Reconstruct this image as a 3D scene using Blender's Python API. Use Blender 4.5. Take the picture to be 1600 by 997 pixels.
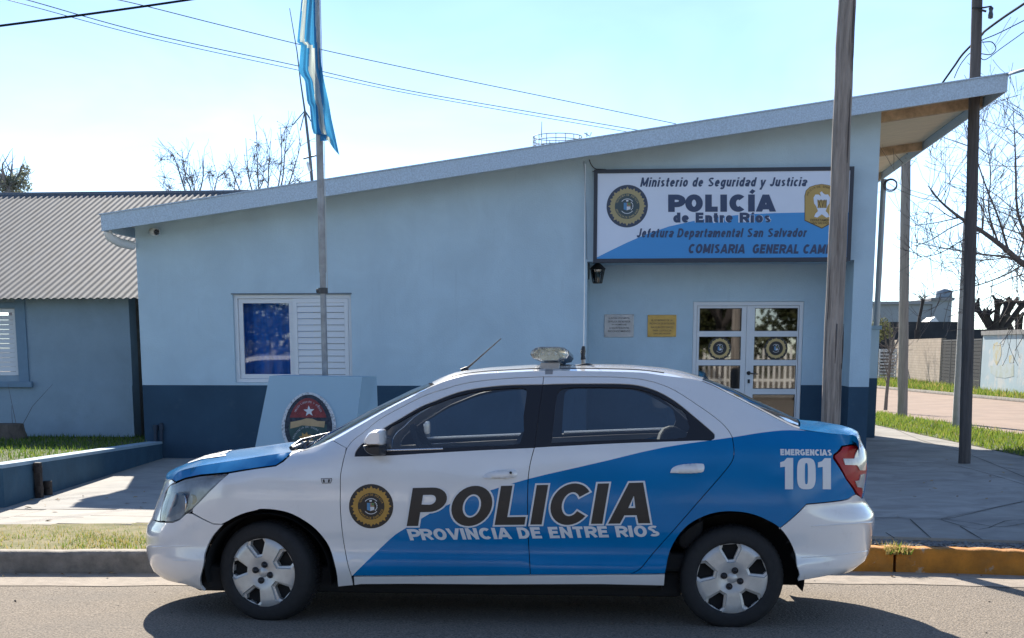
import bpy, bmesh, math, random
import numpy as np
from mathutils import Vector, Matrix
from mathutils.geometry import delaunay_2d_cdt

R = math.radians
SC = bpy.context.scene
for o in list(bpy.data.objects):
    bpy.data.objects.remove(o)
rng = random.Random(7)

# ------------------------------------------------------------------ camera
F_PX, PITCH, YAW, HORIZON, CAM_H = 2100.0, 10.0, 5.5, 545.0, 1.52
PPX = 800.0
PPY = HORIZON + F_PX * math.tan(R(PITCH))
cd = bpy.data.cameras.new('camera')
cam = bpy.data.objects.new('camera', cd)
SC.collection.objects.link(cam)
cam.location = (0, 0, CAM_H)
cam.rotation_euler = (R(90 - PITCH), 0, R(YAW))
cd.sensor_width = 36.0
cd.lens = 36.0 * F_PX / 1600.0
cd.shift_y = (PPY - 498.5) / 1600.0
cd.clip_start = 0.05
cd.clip_end = 3000
SC.camera = cam

# ------------------------------------------------------------------ sky, sun, exposure
SUN_DIR = Vector((-0.32, 1.0, 0.625)).normalized()          # towards the sun
SUN_EL = math.asin(SUN_DIR.z)
SUN_AZ = math.atan2(SUN_DIR.x, SUN_DIR.y)                    # clockwise-negative from +Y
world = bpy.data.worlds.new('World')
SC.world = world
world.use_nodes = True
wn = world.node_tree
sky = wn.nodes.new('ShaderNodeTexSky')
sky.sky_type = 'NISHITA'
sky.sun_disc = False
sky.sun_elevation = SUN_EL
sky.sun_rotation = SUN_AZ
sky.air_density = 0.6
sky.dust_density = 0.0
sky.ozone_density = 0.7
bg = wn.nodes['Background']
bg.inputs['Strength'].default_value = 0.122
# thin high cloud: faint uneven streaks all over the dome
tcw = wn.nodes.new('ShaderNodeTexCoord')
mpw = wn.nodes.new('ShaderNodeMapping')
mpw.inputs['Scale'].default_value = (2.2, 2.2, 6.5)
mpw.inputs['Rotation'].default_value = (0.25, 0.15, 0.0)
nzw = wn.nodes.new('ShaderNodeTexNoise')
nzw.inputs['Scale'].default_value = 1.6
nzw.inputs['Detail'].default_value = 5
nzw.inputs['Distortion'].default_value = 0.5
mrw = wn.nodes.new('ShaderNodeMapRange')
mrw.inputs['From Min'].default_value = 0.35
mrw.inputs['From Max'].default_value = 0.68
mxw = wn.nodes.new('ShaderNodeMix')
mxw.data_type = 'RGBA'
mxw.blend_type = 'MULTIPLY'
mxw.inputs['Factor'].default_value = 1.0
crw = wn.nodes.new('ShaderNodeMix')
crw.data_type = 'RGBA'
crw.inputs['A'].default_value = (0.84, 0.86, 0.88, 1)
crw.inputs['B'].default_value = (1.12, 1.06, 1.03, 1)
wn.links.new(tcw.outputs['Generated'], mpw.inputs['Vector'])
wn.links.new(mpw.outputs['Vector'], nzw.inputs['Vector'])
wn.links.new(nzw.outputs['Fac'], mrw.inputs['Value'])
wn.links.new(mrw.outputs['Result'], crw.inputs['Factor'])
wn.links.new(sky.outputs[0], mxw.inputs['A'])
wn.links.new(crw.outputs['Result'], mxw.inputs['B'])
wn.links.new(mxw.outputs['Result'], bg.inputs['Color'])
sl = bpy.data.lights.new('sun', 'SUN')
sl.energy = 5.0
sl.angle = R(0.53)
sl.color = (1.0, 0.93, 0.82)
sun = bpy.data.objects.new('sun', sl)
SC.collection.objects.link(sun)
sun.rotation_euler = SUN_DIR.to_track_quat('Z', 'Y').to_euler()
sun.location = (-8, 25, 16)
SC.view_settings.view_transform = 'Standard'
SC.view_settings.look = 'None'
SC.view_settings.exposure = 1.1
SC.view_settings.gamma = 1.0
SC.view_settings.use_curve_mapping = False
SC.cycles.max_bounces = 8
SC.cycles.transparent_max_bounces = 16

# ------------------------------------------------------------------ from a photo pixel (1600 wide) to the place it shows
_p, _a = R(PITCH), R(YAW)
FWD = np.array([-math.sin(_a) * math.cos(_p), math.cos(_a) * math.cos(_p), -math.sin(_p)])
RGT = np.array([math.cos(_a), math.sin(_a), 0.0])
UPV = np.cross(RGT, FWD)
EYE = np.array([0, 0, CAM_H])

def ray(px, py):
    return FWD + RGT * (px - PPX) / F_PX - UPV * (py - PPY) / F_PX

def at(px, py, n, d):
    n = np.array(n, float)
    r = ray(px, py)
    return EYE + r * ((d - n @ EYE) / (n @ r))

def onz(px, py, z=0.0):
    return at(px, py, (0, 0, 1), z)

def ony(px, py, Y):
    return at(px, py, (0, 1, 0), Y)

def proj(P):
    v = np.asarray(P, float) - EYE
    d = v @ FWD
    return np.array([PPX + F_PX * (v @ RGT) / d, PPY - F_PX * (v @ UPV) / d])

# ------------------------------------------------------------------ materials
MATS = {}

def mat(name, color, rough=0.6, metal=0.0, spec=0.5, noise=0.0, nscale=8.0, bump=0.0, bscale=40.0,
        color2=None, coat=0.0, detail=6.0, ndist=0.0, lo=0.35, hi=0.65, stretch=None):
    if name in MATS:
        return MATS[name]
    m = bpy.data.materials.new(name)
    m.use_nodes = True
    nt = m.node_tree
    b = nt.nodes['Principled BSDF']
    b.inputs['Roughness'].default_value = rough
    b.inputs['Metallic'].default_value = metal
    b.inputs['Specular IOR Level'].default_value = spec
    b.inputs['Coat Weight'].default_value = coat
    b.inputs['Coat Roughness'].default_value = 0.04
    c1 = tuple(color) + (1,)
    b.inputs['Base Color'].default_value = c1
    tc = nt.nodes.new('ShaderNodeTexCoord')
    src = tc.outputs['Object']
    if stretch:
        mp = nt.nodes.new('ShaderNodeMapping')
        mp.inputs['Scale'].default_value = stretch
        nt.links.new(src, mp.inputs['Vector'])
        src = mp.outputs['Vector']
    if noise > 0 or color2:
        c2 = tuple(color2) + (1,) if color2 else tuple(max(0, c * (1 - noise)) for c in color) + (1,)
        n = nt.nodes.new('ShaderNodeTexNoise')
        n.inputs['Scale'].default_value = nscale
        n.inputs['Detail'].default_value = detail
        n.inputs['Roughness'].default_value = 0.62
        n.inputs['Distortion'].default_value = ndist
        nt.links.new(src, n.inputs['Vector'])
        rmp = nt.nodes.new('ShaderNodeValToRGB')
        rmp.color_ramp.elements[0].position = lo
        rmp.color_ramp.elements[1].position = hi
        rmp.color_ramp.elements[0].color = c2
        rmp.color_ramp.elements[1].color = c1
        nt.links.new(n.outputs['Fac'], rmp.inputs['Fac'])
        nt.links.new(rmp.outputs['Color'], b.inputs['Base Color'])
    if bump > 0:
        n2 = nt.nodes.new('ShaderNodeTexNoise')
        n2.inputs['Scale'].default_value = bscale
        n2.inputs['Detail'].default_value = 5
        nt.links.new(src, n2.inputs['Vector'])
        bp = nt.nodes.new('ShaderNodeBump')
        bp.inputs['Strength'].default_value = bump
        bp.inputs['Distance'].default_value = 0.02
        nt.links.new(n2.outputs['Fac'], bp.inputs['Height'])
        nt.links.new(bp.outputs['Normal'], b.inputs['Normal'])
    MATS[name] = m
    return m

def layer_noise(m, color, scale, lo, hi, amount=1.0, stretch=None, detail=8.0):
    """mixes a second, irregular stain over the base colour of a material"""
    nt = m.node_tree
    b = nt.nodes['Principled BSDF']
    tc = nt.nodes.new('ShaderNodeTexCoord')
    src = tc.outputs['Object']
    if stretch:
        mp = nt.nodes.new('ShaderNodeMapping')
        mp.inputs['Scale'].default_value = stretch
        nt.links.new(src, mp.inputs['Vector'])
        src = mp.outputs['Vector']
    n = nt.nodes.new('ShaderNodeTexNoise')
    n.inputs['Scale'].default_value = scale
    n.inputs['Detail'].default_value = detail
    n.inputs['Roughness'].default_value = 0.65
    nt.links.new(src, n.inputs['Vector'])
    mr = nt.nodes.new('ShaderNodeMapRange')
    mr.inputs['From Min'].default_value = lo
    mr.inputs['From Max'].default_value = hi
    mr.inputs['To Max'].default_value = amount
    nt.links.new(n.outputs['Fac'], mr.inputs['Value'])
    mx = nt.nodes.new('ShaderNodeMix')
    mx.data_type = 'RGBA'
    nt.links.new(mr.outputs['Result'], mx.inputs['Factor'])
    s = b.inputs['Base Color']
    if s.is_linked:
        nt.links.new(s.links[0].from_socket, mx.inputs['A'])
    else:
        mx.inputs['A'].default_value = s.default_value
    mx.inputs['B'].default_value = tuple(color) + (1,)
    nt.links.new(mx.outputs['Result'], s)
    return m

def glass_mat(name, tint, base=0.06, rough=0.02, boost=0.0):
    """thin pane: lets tinted light through and mirrors by Fresnel"""
    if name in MATS:
        return MATS[name]
    m = bpy.data.materials.new(name)
    m.use_nodes = True
    nt = m.node_tree
    for n in list(nt.nodes):
        nt.nodes.remove(n)
    out = nt.nodes.new('ShaderNodeOutputMaterial')
    tr = nt.nodes.new('ShaderNodeBsdfTransparent')
    tr.inputs['Color'].default_value = tuple(tint) + (1,)
    gl = nt.nodes.new('ShaderNodeBsdfGlossy')
    gl.inputs['Roughness'].default_value = rough
    fr = nt.nodes.new('ShaderNodeFresnel')
    fr.inputs['IOR'].default_value = 1.52
    ad = nt.nodes.new('ShaderNodeMath')
    ad.operation = 'MULTIPLY_ADD'
    ad.inputs[1].default_value = 1.5
    ad.inputs[2].default_value = boost
    ad.use_clamp = True
    nt.links.new(fr.outputs[0], ad.inputs[0])
    mx = nt.nodes.new('ShaderNodeMixShader')
    nt.links.new(ad.outputs[0], mx.inputs['Fac'])
    nt.links.new(tr.outputs[0], mx.inputs[1])
    nt.links.new(gl.outputs[0], mx.inputs[2])
    nt.links.new(mx.outputs[0], out.inputs['Surface'])
    MATS[name] = m
    return m

# ------------------------------------------------------------------ object helpers
COL = SC.collection

def tag(o, label=None, cat=None, group=None, kind=None):
    if label: o['label'] = label
    if cat: o['category'] = cat
    if group: o['group'] = group
    if kind: o['kind'] = kind
    return o

def thing(name, loc, label, cat, group=None, rz=0.0):
    o = bpy.data.objects.new(name, None)
    o.empty_display_size = 0.2
    o.location = tuple(loc)
    o.rotation_euler = (0, 0, rz)
    COL.objects.link(o)
    return tag(o, label, cat, group)

def wmat(o):
    m = o.matrix_basis.copy()
    if o.parent:
        m = wmat(o.parent) @ m
    return m

class MB:
    """collects faces and links them as one mesh object"""
    def __init__(s):
        s.v = []; s.f = []; s.m = []; s.sm = []
    def add(s, verts, faces, mi=0, smooth=False):
        b = len(s.v)
        s.v.extend([tuple(map(float, p)) for p in verts])
        for f in faces:
            s.f.append(tuple(i + b for i in f)); s.m.append(mi); s.sm.append(smooth)
        return s
    def box(s, lo, hi, mi=0):
        (a, b, c), (d, e, f) = lo, hi
        vs = [(a, b, c), (d, b, c), (d, e, c), (a, e, c), (a, b, f), (d, b, f), (d, e, f), (a, e, f)]
        return s.add(vs, [(0, 3, 2, 1), (4, 5, 6, 7), (0, 1, 5, 4), (1, 2, 6, 5), (2, 3, 7, 6), (3, 0, 4, 7)], mi)
    def bbox(s, lo, hi, r=0.01, mi=0):
        """box with chamfered edges"""
        bm = bmesh.new()
        bmesh.ops.create_cube(bm, size=1)
        for v in bm.verts:
            v.co = Vector([lo[i] + (v.co[i] + .5) * (hi[i] - lo[i]) for i in range(3)])
        bmesh.ops.bevel(bm, geom=bm.edges[:], offset=r, segments=2, profile=0.5, affect='EDGES')
        bm.verts.index_update()
        s.add([v.co[:] for v in bm.verts], [[v.index for v in f.verts] for f in bm.faces], mi)
        bm.free()
        return s
    def tube(s, pts, rad, n=8, mi=0, cap=True, smooth=True):
        pts = [np.array(p, float) for p in pts]
        if not hasattr(rad, '__len__'):
            rad = [rad] * len(pts)
        rings = []
        up = np.array([0.123, 0.31, 0.94])
        prev = None
        for i, p in enumerate(pts):
            t = (pts[min(i + 1, len(pts) - 1)] - pts[max(i - 1, 0)])
            t = t / (np.linalg.norm(t) + 1e-12)
            if prev is None:
                u = np.cross(t, up)
                if np.linalg.norm(u) < 1e-3:
                    u = np.cross(t, [1, 0, 0])
            else:
                u = prev - t * (prev @ t)
            u /= np.linalg.norm(u) + 1e-12
            prev = u
            w = np.cross(t, u)
            rings.append([p + rad[i] * (u * math.cos(k * 2 * math.pi / n) + w * math.sin(k * 2 * math.pi / n)) for k in range(n)])
        vs = [q for r_ in rings for q in r_]
        fs = []
        for i in range(len(pts) - 1):
            for k in range(n):
                a, b = i * n + k, i * n + (k + 1) % n
                fs.append((a, b, b + n, a + n))
        s.add(vs, fs, mi, smooth)
        if cap:
            s.add(rings[0], [tuple(range(n))[::-1]], mi)
            s.add(rings[-1], [tuple(range(n))], mi)
        return s
    def lathe(s, prof, c, ax, n=32, mi=0, smooth=True, u0=None):
        """prof: (radius, height along ax)"""
        c = np.array(c, float); ax = np.array(ax, float); ax /= np.linalg.norm(ax)
        u = np.cross(ax, [0, 0, 1.0])
        if np.linalg.norm(u) < 1e-3:
            u = np.array([1.0, 0, 0])
        u /= np.linalg.norm(u)
        w = np.cross(ax, u)
        vs = []
        for r_, h in prof:
            for k in range(n):
                t = k * 2 * math.pi / n
                vs.append(c + ax * h + r_ * (u * math.cos(t) + w * math.sin(t)))
        fs = []
        for i in range(len(prof) - 1):
            for k in range(n):
                a, b = i * n + k, i * n + (k + 1) % n
                fs.append((a, b, b + n, a + n))
        return s.add(vs, fs, mi, smooth)
    def grid(s, P, mi=0, smooth=True, close=False):
        P = np.asarray(P, float)
        a, b = P.shape[:2]
        fs = []
        for i in range(a - 1):
            for j in range(b - (0 if close else 1)):
                k = (j + 1) % b
                fs.append((i * b + j, i * b + k, (i + 1) * b + k, (i + 1) * b + j))
        return s.add(P.reshape(-1, 3), fs, mi, smooth)
    def build(s, name, mats, parent=None, recalc=True, inv=None, weld=False, normals=None):
        me = bpy.data.meshes.new(name)
        use = sorted({i for f in s.f for i in f})
        if len(use) < len(s.v):
            mp_ = {k: i for i, k in enumerate(use)}
            s.v = [s.v[k] for k in use]; s.f = [tuple(mp_[i] for i in f) for f in s.f]
            if normals is not None: normals = np.asarray(normals)[use]
        vs = s.v
        if parent is not None:
            M = np.array(wmat(parent).inverted()) if inv is None else inv
            A = np.array(vs, float)
            vs = (A @ M[:3, :3].T + M[:3, 3]) if len(A) else A
            vs = vs.tolist()
        me.from_pydata(vs, [], s.f)
        if not isinstance(mats, (list, tuple)):
            mats = [mats]
        for m in mats:
            me.materials.append(m)
        me.polygons.foreach_set('material_index', s.m)
        me.polygons.foreach_set('use_smooth', s.sm)
        if recalc or weld:
            bm = bmesh.new(); bm.from_mesh(me)
            if weld:
                bmesh.ops.remove_doubles(bm, verts=bm.verts[:], dist=2e-4)
            if recalc:
                bmesh.ops.recalc_face_normals(bm, faces=bm.faces[:])
            bm.to_mesh(me); bm.free()
        me.update()
        if normals is not None:
            N = np.array(normals, float)
            if parent is not None:
                N = N @ M[:3, :3].T
            li = np.zeros(len(me.loops), int); me.loops.foreach_get('vertex_index', li)
            LN = N[li]
            for p_ in me.polygons:
                if not p_.use_smooth:
                    LN[p_.loop_start:p_.loop_start + p_.loop_total] = 0
            me.normals_split_custom_set(LN.tolist())
        o = bpy.data.objects.new(name, me)
        COL.objects.link(o)
        if parent is not None:
            o.parent = parent
        return o

IDENT = np.eye(4)

# ------------------------------------------------------------------ 2-D shapes
def inpoly(pts, poly):
    pts = np.asarray(pts, float); poly = np.asarray(poly, float)
    x, y = pts[:, 0], pts[:, 1]
    c = np.zeros(len(pts), bool)
    n = len(poly)
    j = n - 1
    for i in range(n):
        xi, yi = poly[i]; xj, yj = poly[j]
        cond = ((yi > y) != (yj > y))
        with np.errstate(divide='ignore', invalid='ignore'):
            xs = (xj - xi) * (y - yi) / (yj - yi + 1e-30) + xi
        c ^= cond & (x < xs)
        j = i
    return c

def densify(poly, h, closed=True):
    out = []
    n = len(poly)
    for i in range(n if closed else n - 1):
        a = np.array(poly[i], float); b = np.array(poly[(i + 1) % n], float)
        k = max(1, int(math.ceil(np.linalg.norm(b - a) / h)))
        for t in range(k):
            out.append(a + (b - a) * t / k)
    if not closed:
        out.append(np.array(poly[-1], float))
    return out

def inset(poly, d):
    P = [np.array(p, float) for p in poly]
    n = len(P)
    area = sum(P[i][0] * P[(i + 1) % n][1] - P[(i + 1) % n][0] * P[i][1] for i in range(n))
    sg = 1 if area > 0 else -1
    out = []
    for i in range(n):
        e1 = P[i] - P[i - 1]; e2 = P[(i + 1) % n] - P[i]
        n1 = np.array([-e1[1], e1[0]]) / (np.linalg.norm(e1) + 1e-12)
        n2 = np.array([-e2[1], e2[0]]) / (np.linalg.norm(e2) + 1e-12)
        m = n1 + n2
        L = max(0.5, (m @ m))
        out.append(P[i] + sg * m * (2 * d / L))
    return out

def smooth_line(pts, k=4):
    """Catmull-Rom through an open list of points"""
    P = [np.array(p, float) for p in pts]
    P = [2 * P[0] - P[1]] + P + [2 * P[-1] - P[-2]]
    out = []
    for i in range(1, len(P) - 2):
        for t in range(k):
            u = t / k
            a, b, c, d = P[i - 1], P[i], P[i + 1], P[i + 2]
            out.append(0.5 * ((2 * b) + (-a + c) * u + (2 * a - 5 * b + 4 * c - d) * u * u + (-a + 3 * b - 3 * c + d) * u ** 3))
    out.append(P[-2])
    return out

def fill2d(outline, holes=(), lines=(), h=None, regions=()):
    """constrained triangulation -> (points, triangles, region index per triangle)"""
    pts = []; edges = []
    def add(poly, closed):
        q = densify(poly, h, closed) if h else [np.array(p, float) for p in poly]
        b = len(pts)
        pts.extend(q)
        n = len(q)
        for i in range(n if closed else n - 1):
            edges.append((b + i, b + (i + 1) % n))
    add(outline, True)
    for q in holes: add(q, True)
    for q in lines: add(q, False)
    if h:
        B = np.array(pts)
        O = np.array(outline, float)
        lo, hi = O.min(0), O.max(0)
        gx = np.arange(lo[0] + h / 2, hi[0], h); gy = np.arange(lo[1] + h / 2, hi[1], h)
        if len(gx) and len(gy):
            G = np.array([(x + (h / 2 if j % 2 else 0), y) for j, y in enumerate(gy) for x in gx])
            G = G[inpoly(G, O)]
            if len(G):
                D = np.min(np.linalg.norm(G[:, None, :] - B[None, :, :], axis=2), axis=1)
                pts.extend(list(G[D > 0.45 * h]))
    V = [Vector((float(p[0]), float(p[1]))) for p in pts]
    res = delaunay_2d_cdt(V, edges, [], 0, 1e-7)
    P2 = np.array([(v.x, v.y) for v in res[0]])
    T = np.array([tuple(f) for f in res[2]])
    if len(T) == 0:
        return P2, T, []
    C = P2[T].mean(axis=1)
    ok = inpoly(C, outline)
    for q in holes:
        ok &= ~inpoly(C, q)
    T = T[ok]; C = C[ok]
    ri = np.zeros(len(T), int)
    for k, q in enumerate(regions):
        ri[inpoly(C, q)] = k + 1
    return P2, T, ri

_glyphs = {}
def glyphs(txt, bold=0.0, shear=0.0, spacing=1.0):
    """text as 2-D triangles, from Blender's own built-in font"""
    key = (txt, bold, shear, spacing)
    if key in _glyphs:
        return _glyphs[key]
    c = bpy.data.curves.new('txt', 'FONT')
    c.body = txt
    c.size = 1.0
    c.offset = bold
    c.shear = shear
    c.space_character = spacing
    c.resolution_u = 4
    c.fill_mode = 'FRONT'
    o = bpy.data.objects.new('txt', c)
    COL.objects.link(o)
    dg = bpy.context.evaluated_depsgraph_get()
    dg.update()
    me = bpy.data.meshes.new_from_object(o.evaluated_get(dg))
    V = np.array([v.co[:2] for v in me.vertices]) if len(me.vertices) else np.zeros((0, 2))
    Fs = [tuple(p.vertices) for p in me.polygons]
    bpy.data.objects.remove(o)
    bpy.data.curves.remove(c)
    bpy.data.meshes.remove(me)
    _glyphs[key] = (V, Fs)
    return V, Fs

def quadmap(V, quad, lo=None, hi=None):
    """stretch 2-D points onto a quad (bottom-left, bottom-right, top-right, top-left)"""
    V = np.asarray(V, float)
    lo = V.min(0) if lo is None else lo
    hi = V.max(0) if hi is None else hi
    t = (V - lo) / (np.array(hi) - lo)
    a, b, c, d = [np.array(q, float) for q in quad]
    u, v = t[:, :1], t[:, 1:]
    return a * (1 - u) * (1 - v) + b * u * (1 - v) + c * u * v + d * (1 - u) * v

def pchip(X, Yv):
    X = np.array(X, float); Yv = np.array(Yv, float)
    o = np.argsort(X); X = X[o]; Yv = Yv[o]
    h = np.diff(X); dl = np.diff(Yv) / h
    n = len(X)
    m = np.zeros(n)
    for i in range(1, n - 1):
        if dl[i - 1] * dl[i] > 0:
            w1 = 2 * h[i] + h[i - 1]; w2 = h[i] + 2 * h[i - 1]
            m[i] = (w1 + w2) / (w1 / dl[i - 1] + w2 / dl[i])
    m[0] = dl[0]; m[-1] = dl[-1]
    def f(x):
        x = np.clip(x, X[0], X[-1])
        i = np.clip(np.searchsorted(X, x) - 1, 0, n - 2)
        t = (x - X[i]) / h[i]
        return ((2 * t ** 3 - 3 * t ** 2 + 1) * Yv[i] + (t ** 3 - 2 * t ** 2 + t) * h[i] * m[i]
                + (-2 * t ** 3 + 3 * t ** 2) * Yv[i + 1] + (t ** 3 - t ** 2) * h[i] * m[i + 1])
    return f

# ------------------------------------------------------------------ a plain grotesque alphabet drawn with strokes of any weight
def _arc(cx, cy, rx, ry, a0, a1, n=14):
    return [(cx + rx * math.cos(R(a0 + (a1 - a0) * i / n)), cy + ry * math.sin(R(a0 + (a1 - a0) * i / n))) for i in range(n + 1)]

def _glyph(ch, w):
    """strokes (centre lines) and advance width; capitals are 1 high, small letters .74"""
    h = w / 2; X = .74; T = 1 - h; t = X - h
    def bowl(x0, x1, y0, y1):      # closed round
        return _arc((x0 + x1) / 2, (y0 + y1) / 2, (x1 - x0) / 2, (y1 - y0) / 2, 0, 360, 28)
    if ch in 'ÍíÁÓ':
        base = {'Í': 'I', 'í': 'i', 'Á': 'A', 'Ó': 'O'}[ch]
        st, W = _glyph(base, w)
        if ch == 'í': st = st[:1]
        top = 1.06 if ch != 'í' else .80
        return st + [[(W / 2 - .03, top + .02), (W / 2 + .11, top + .20)]], W
    if ch == 'A': return [[(h * .5, -.1), (.39, 1.03)], [(.39, 1.03), (.78 - h * .5, -.1)], [(.20, .28), (.58, .28)]], .78
    if ch == 'B': return [[(h, 0), (h, 1)], [(h, T), (.34, T)] + _arc(.36, .74, .22, T - .74, 90, -90, 8) + [(h, .52)], [(.36, .52)] + _arc(.38, (.52 + h) / 2, .26, (.52 - h) / 2, 90, -90, 8) + [(h, h)]], .70
    if ch == 'C': return [_arc(.40, .5, .40 - h, .5 - h + .01, 48, 312, 24)], .74
    if ch == 'D': return [[(h, 0), (h, 1)], [(h, T), (.30, T)] + _arc(.30, .5, .42 - h, .5 - h, 90, -90, 14) + [(h, h)]], .74
    if ch == 'E': return [[(h, 0), (h, 1)], [(h, T), (.60, T)], [(h, .52), (.56, .52)], [(h, h), (.62, h)]], .63
    if ch == 'F': return [[(h, 0), (h, 1)], [(h, T), (.58, T)], [(h, .50), (.52, .50)]], .58
    if ch == 'G': return [_arc(.40, .5, .40 - h, .5 - h + .01, 48, 330, 24) + [(.76 - h, .5)], [(.42, .46), (.76, .46)], [(.76 - h, .46), (.76 - h, .10)]], .78
    if ch == 'H': return [[(h, 0), (h, 1)], [(.72 - h, 0), (.72 - h, 1)], [(h, .52), (.72 - h, .52)]], .72
    if ch == 'I': return [[(h, 0), (h, 1)]], w
    if ch == 'J': return [[(.50 - h, 1), (.50 - h, .28)] + _arc(.25, .27, .25 - h, .27 - h, 0, -175, 12)], .50
    if ch == 'L': return [[(h, 0), (h, 1)], [(h, h), (.57, h)]], .58
    if ch == 'M': return [[(h, 0), (h, 1)], [(.86 - h, 0), (.86 - h, 1)], [(h * .9, 1.05), (.43, .14)], [(.43, .14), (.86 - h * .9, 1.05)]], .86
    if ch == 'N': return [[(h, 0), (h, 1)], [(.72 - h, 0), (.72 - h, 1)], [(h * .8, 1.06), (.72 - h * .8, -.06)]], .72
    if ch == 'O': return [bowl(h, .80 - h, h - .01, T + .01)], .80
    if ch == 'P': return [[(h, 0), (h, 1)], [(h, T), (.36, T)] + _arc(.38, (T + .42) / 2, .27, (T - .42) / 2, 90, -90, 10) + [(h, .42)]], .67
    if ch == 'R': return [[(h, 0), (h, 1)], [(h, T), (.38, T)] + _arc(.40, (T + .46) / 2, .25, (T - .46) / 2, 90, -90, 10) + [(h, .46)], [(.40, .44), (.66, 0)]], .73
    if ch == 'S': return [_arc(.34, .745, .34 - h, .255 - h, 35, 255, 14)[:-1] + [(.34, .51)] + _arc(.34, .265, .34 - h + .01, .265 - h, 80, -145, 14)], .69
    if ch == 'T': return [[(.32, 0), (.32, 1)], [(0, T), (.64, T)]], .64
    if ch == 'U': return [[(h, 1), (h, .40)] + _arc(.36, .34, .36 - h, .34 - h, 180, 360, 14) + [(.72 - h, 1)]], .72
    if ch == 'V': return [[(h * .5, 1.1), (.37, -.03)], [(.37, -.03), (.74 - h * .5, 1.1)]], .74
    if ch == 'X': return [[(h * .7, 1), (.70 - h * .7, 0)], [(h * .7, 0), (.70 - h * .7, 1)]], .70
    if ch == 'Y': return [[(h * .7, 1), (.35, .45), (.70 - h * .7, 1)], [(.35, .5), (.35, 0)]], .70
    if ch == 'a': return [[(.50 - h, 0), (.50 - h, .50)] + _arc(.27, .50, .23 - h * .3, X - .50 - h, 0, 165, 10), _arc(.25, .22, .25 - h, .22 - h, 0, 360, 18), [(.25, .44 - h), (.50 - h, .44 - h)]], .53
    if ch == 'c': return [_arc(.26, .37, .26 - h, .37 - h + .01, 45, 315, 18)], .48
    if ch == 'd': return [bowl(h, .55 - h, h - .01, t + .01), [(.55 - h, 0), (.55 - h, 1)]], .55
    if ch == 'e': return [[(h, .39), (.53 - h * .4, .39)], [(.54 - h, .36)] + _arc(.27, .37, .27 - h, .37 - h, 5, 320, 22)], .55
    if ch == 'f': return [[(.16, 0), (.16, .78)] + _arc(.31, .80, .15, .2 - h, 180, 85, 6), [(0, X - h), (.34, X - h)]], .34
    if ch == 'g': return [bowl(h, .55 - h, h - .01, t + .01), [(.55 - h, X), (.55 - h, .02)] + _arc(.275, -.03, .275 - h, .22 - h * .5, 0, -150, 10)], .55
    if ch == 'i': return [[(h, 0), (h, X)], [(h, .86), (h, 1.0)]], w
    if ch == 'l': return [[(h, 0), (h, 1)]], w
    if ch == 'm': return [[(h, 0), (h, X)], [(h, .44)] + _arc(.24, .46, .24 - h, X - .46 - h, 170, 0, 10) + [(.48 - h, 0)], [(.48 - h, .44)] + _arc(.64, .46, .24 - h, X - .46 - h, 170, 0, 10) + [(.88 - h, 0)]], .88
    if ch == 'n': return [[(h, 0), (h, X)], [(h, .44)] + _arc(.27, .45, .27 - h, X - .45 - h, 170, 0, 10) + [(.54 - h, 0)]], .54
    if ch == 'o': return [bowl(h, .57 - h, h - .01, t + .01)], .57
    if ch == 'p': return [bowl(h, .55 - h, h - .01, t + .01), [(h, X), (h, -.26)]], .55
    if ch == 'r': return [[(h, 0), (h, X)], [(h, .42)] + _arc(.30, .44, .30 - h, X - .44 - h, 170, 80, 6)], .36
    if ch == 's': return [_arc(.25, .545, .25 - h, X - .545 - h, 35, 240, 10)[:-1] + [(.25, .37)] + _arc(.25, .20, .25 - h, .20 - h, 75, -145, 10)], .50
    if ch == 't': return [[(.16, .95), (.16, .18)] + _arc(.30, .17, .14, .17 - h, 180, 280, 6), [(0, X - h), (.34, X - h)]], .35
    if ch == 'u': return [[(h, X), (h, .34)] + _arc(.27, .29, .27 - h, .29 - h, 180, 350, 10), [(.54 - h, X), (.54 - h, 0)]], .54
    if ch == 'v': return [[(h * .5, X + .1), (.26, -.03)], [(.26, -.03), (.52 - h * .5, X + .1)]], .52
    if ch == 'y': return [[(h * .5, X), (.27, .0)], [(.54 - h * .5, X), (.20, -.26), (.05, -.24)]], .54
    return [], .30

def _stroke_poly(P, h):
    P = [np.array(p, float) for p in P]
    Q = [P[0]]
    for p in P[1:]:
        if np.linalg.norm(p - Q[-1]) > 1e-6: Q.append(p)
    closed = np.linalg.norm(Q[0] - Q[-1]) < 1e-6 and len(Q) > 3
    if closed: Q = Q[:-1]
    n = len(Q); Lf, Rt = [], []
    for i in range(n):
        a = Q[i - 1] if (i > 0 or closed) else None; c = Q[(i + 1) % n] if (i < n - 1 or closed) else None
        e1 = (Q[i] - a) if a is not None else (c - Q[i]); e2 = (c - Q[i]) if c is not None else (Q[i] - a)
        e1 = e1 / np.linalg.norm(e1); e2 = e2 / np.linalg.norm(e2)
        n1 = np.array([-e1[1], e1[0]]); n2 = np.array([-e2[1], e2[0]]); m = n1 + n2
        m = m / max(.55, (m @ m) / 2) * 1.0
        Lf.append(Q[i] + m * h); Rt.append(Q[i] - m * h)
    if closed: return Lf, Rt
    return Lf + Rt[::-1], None

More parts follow.
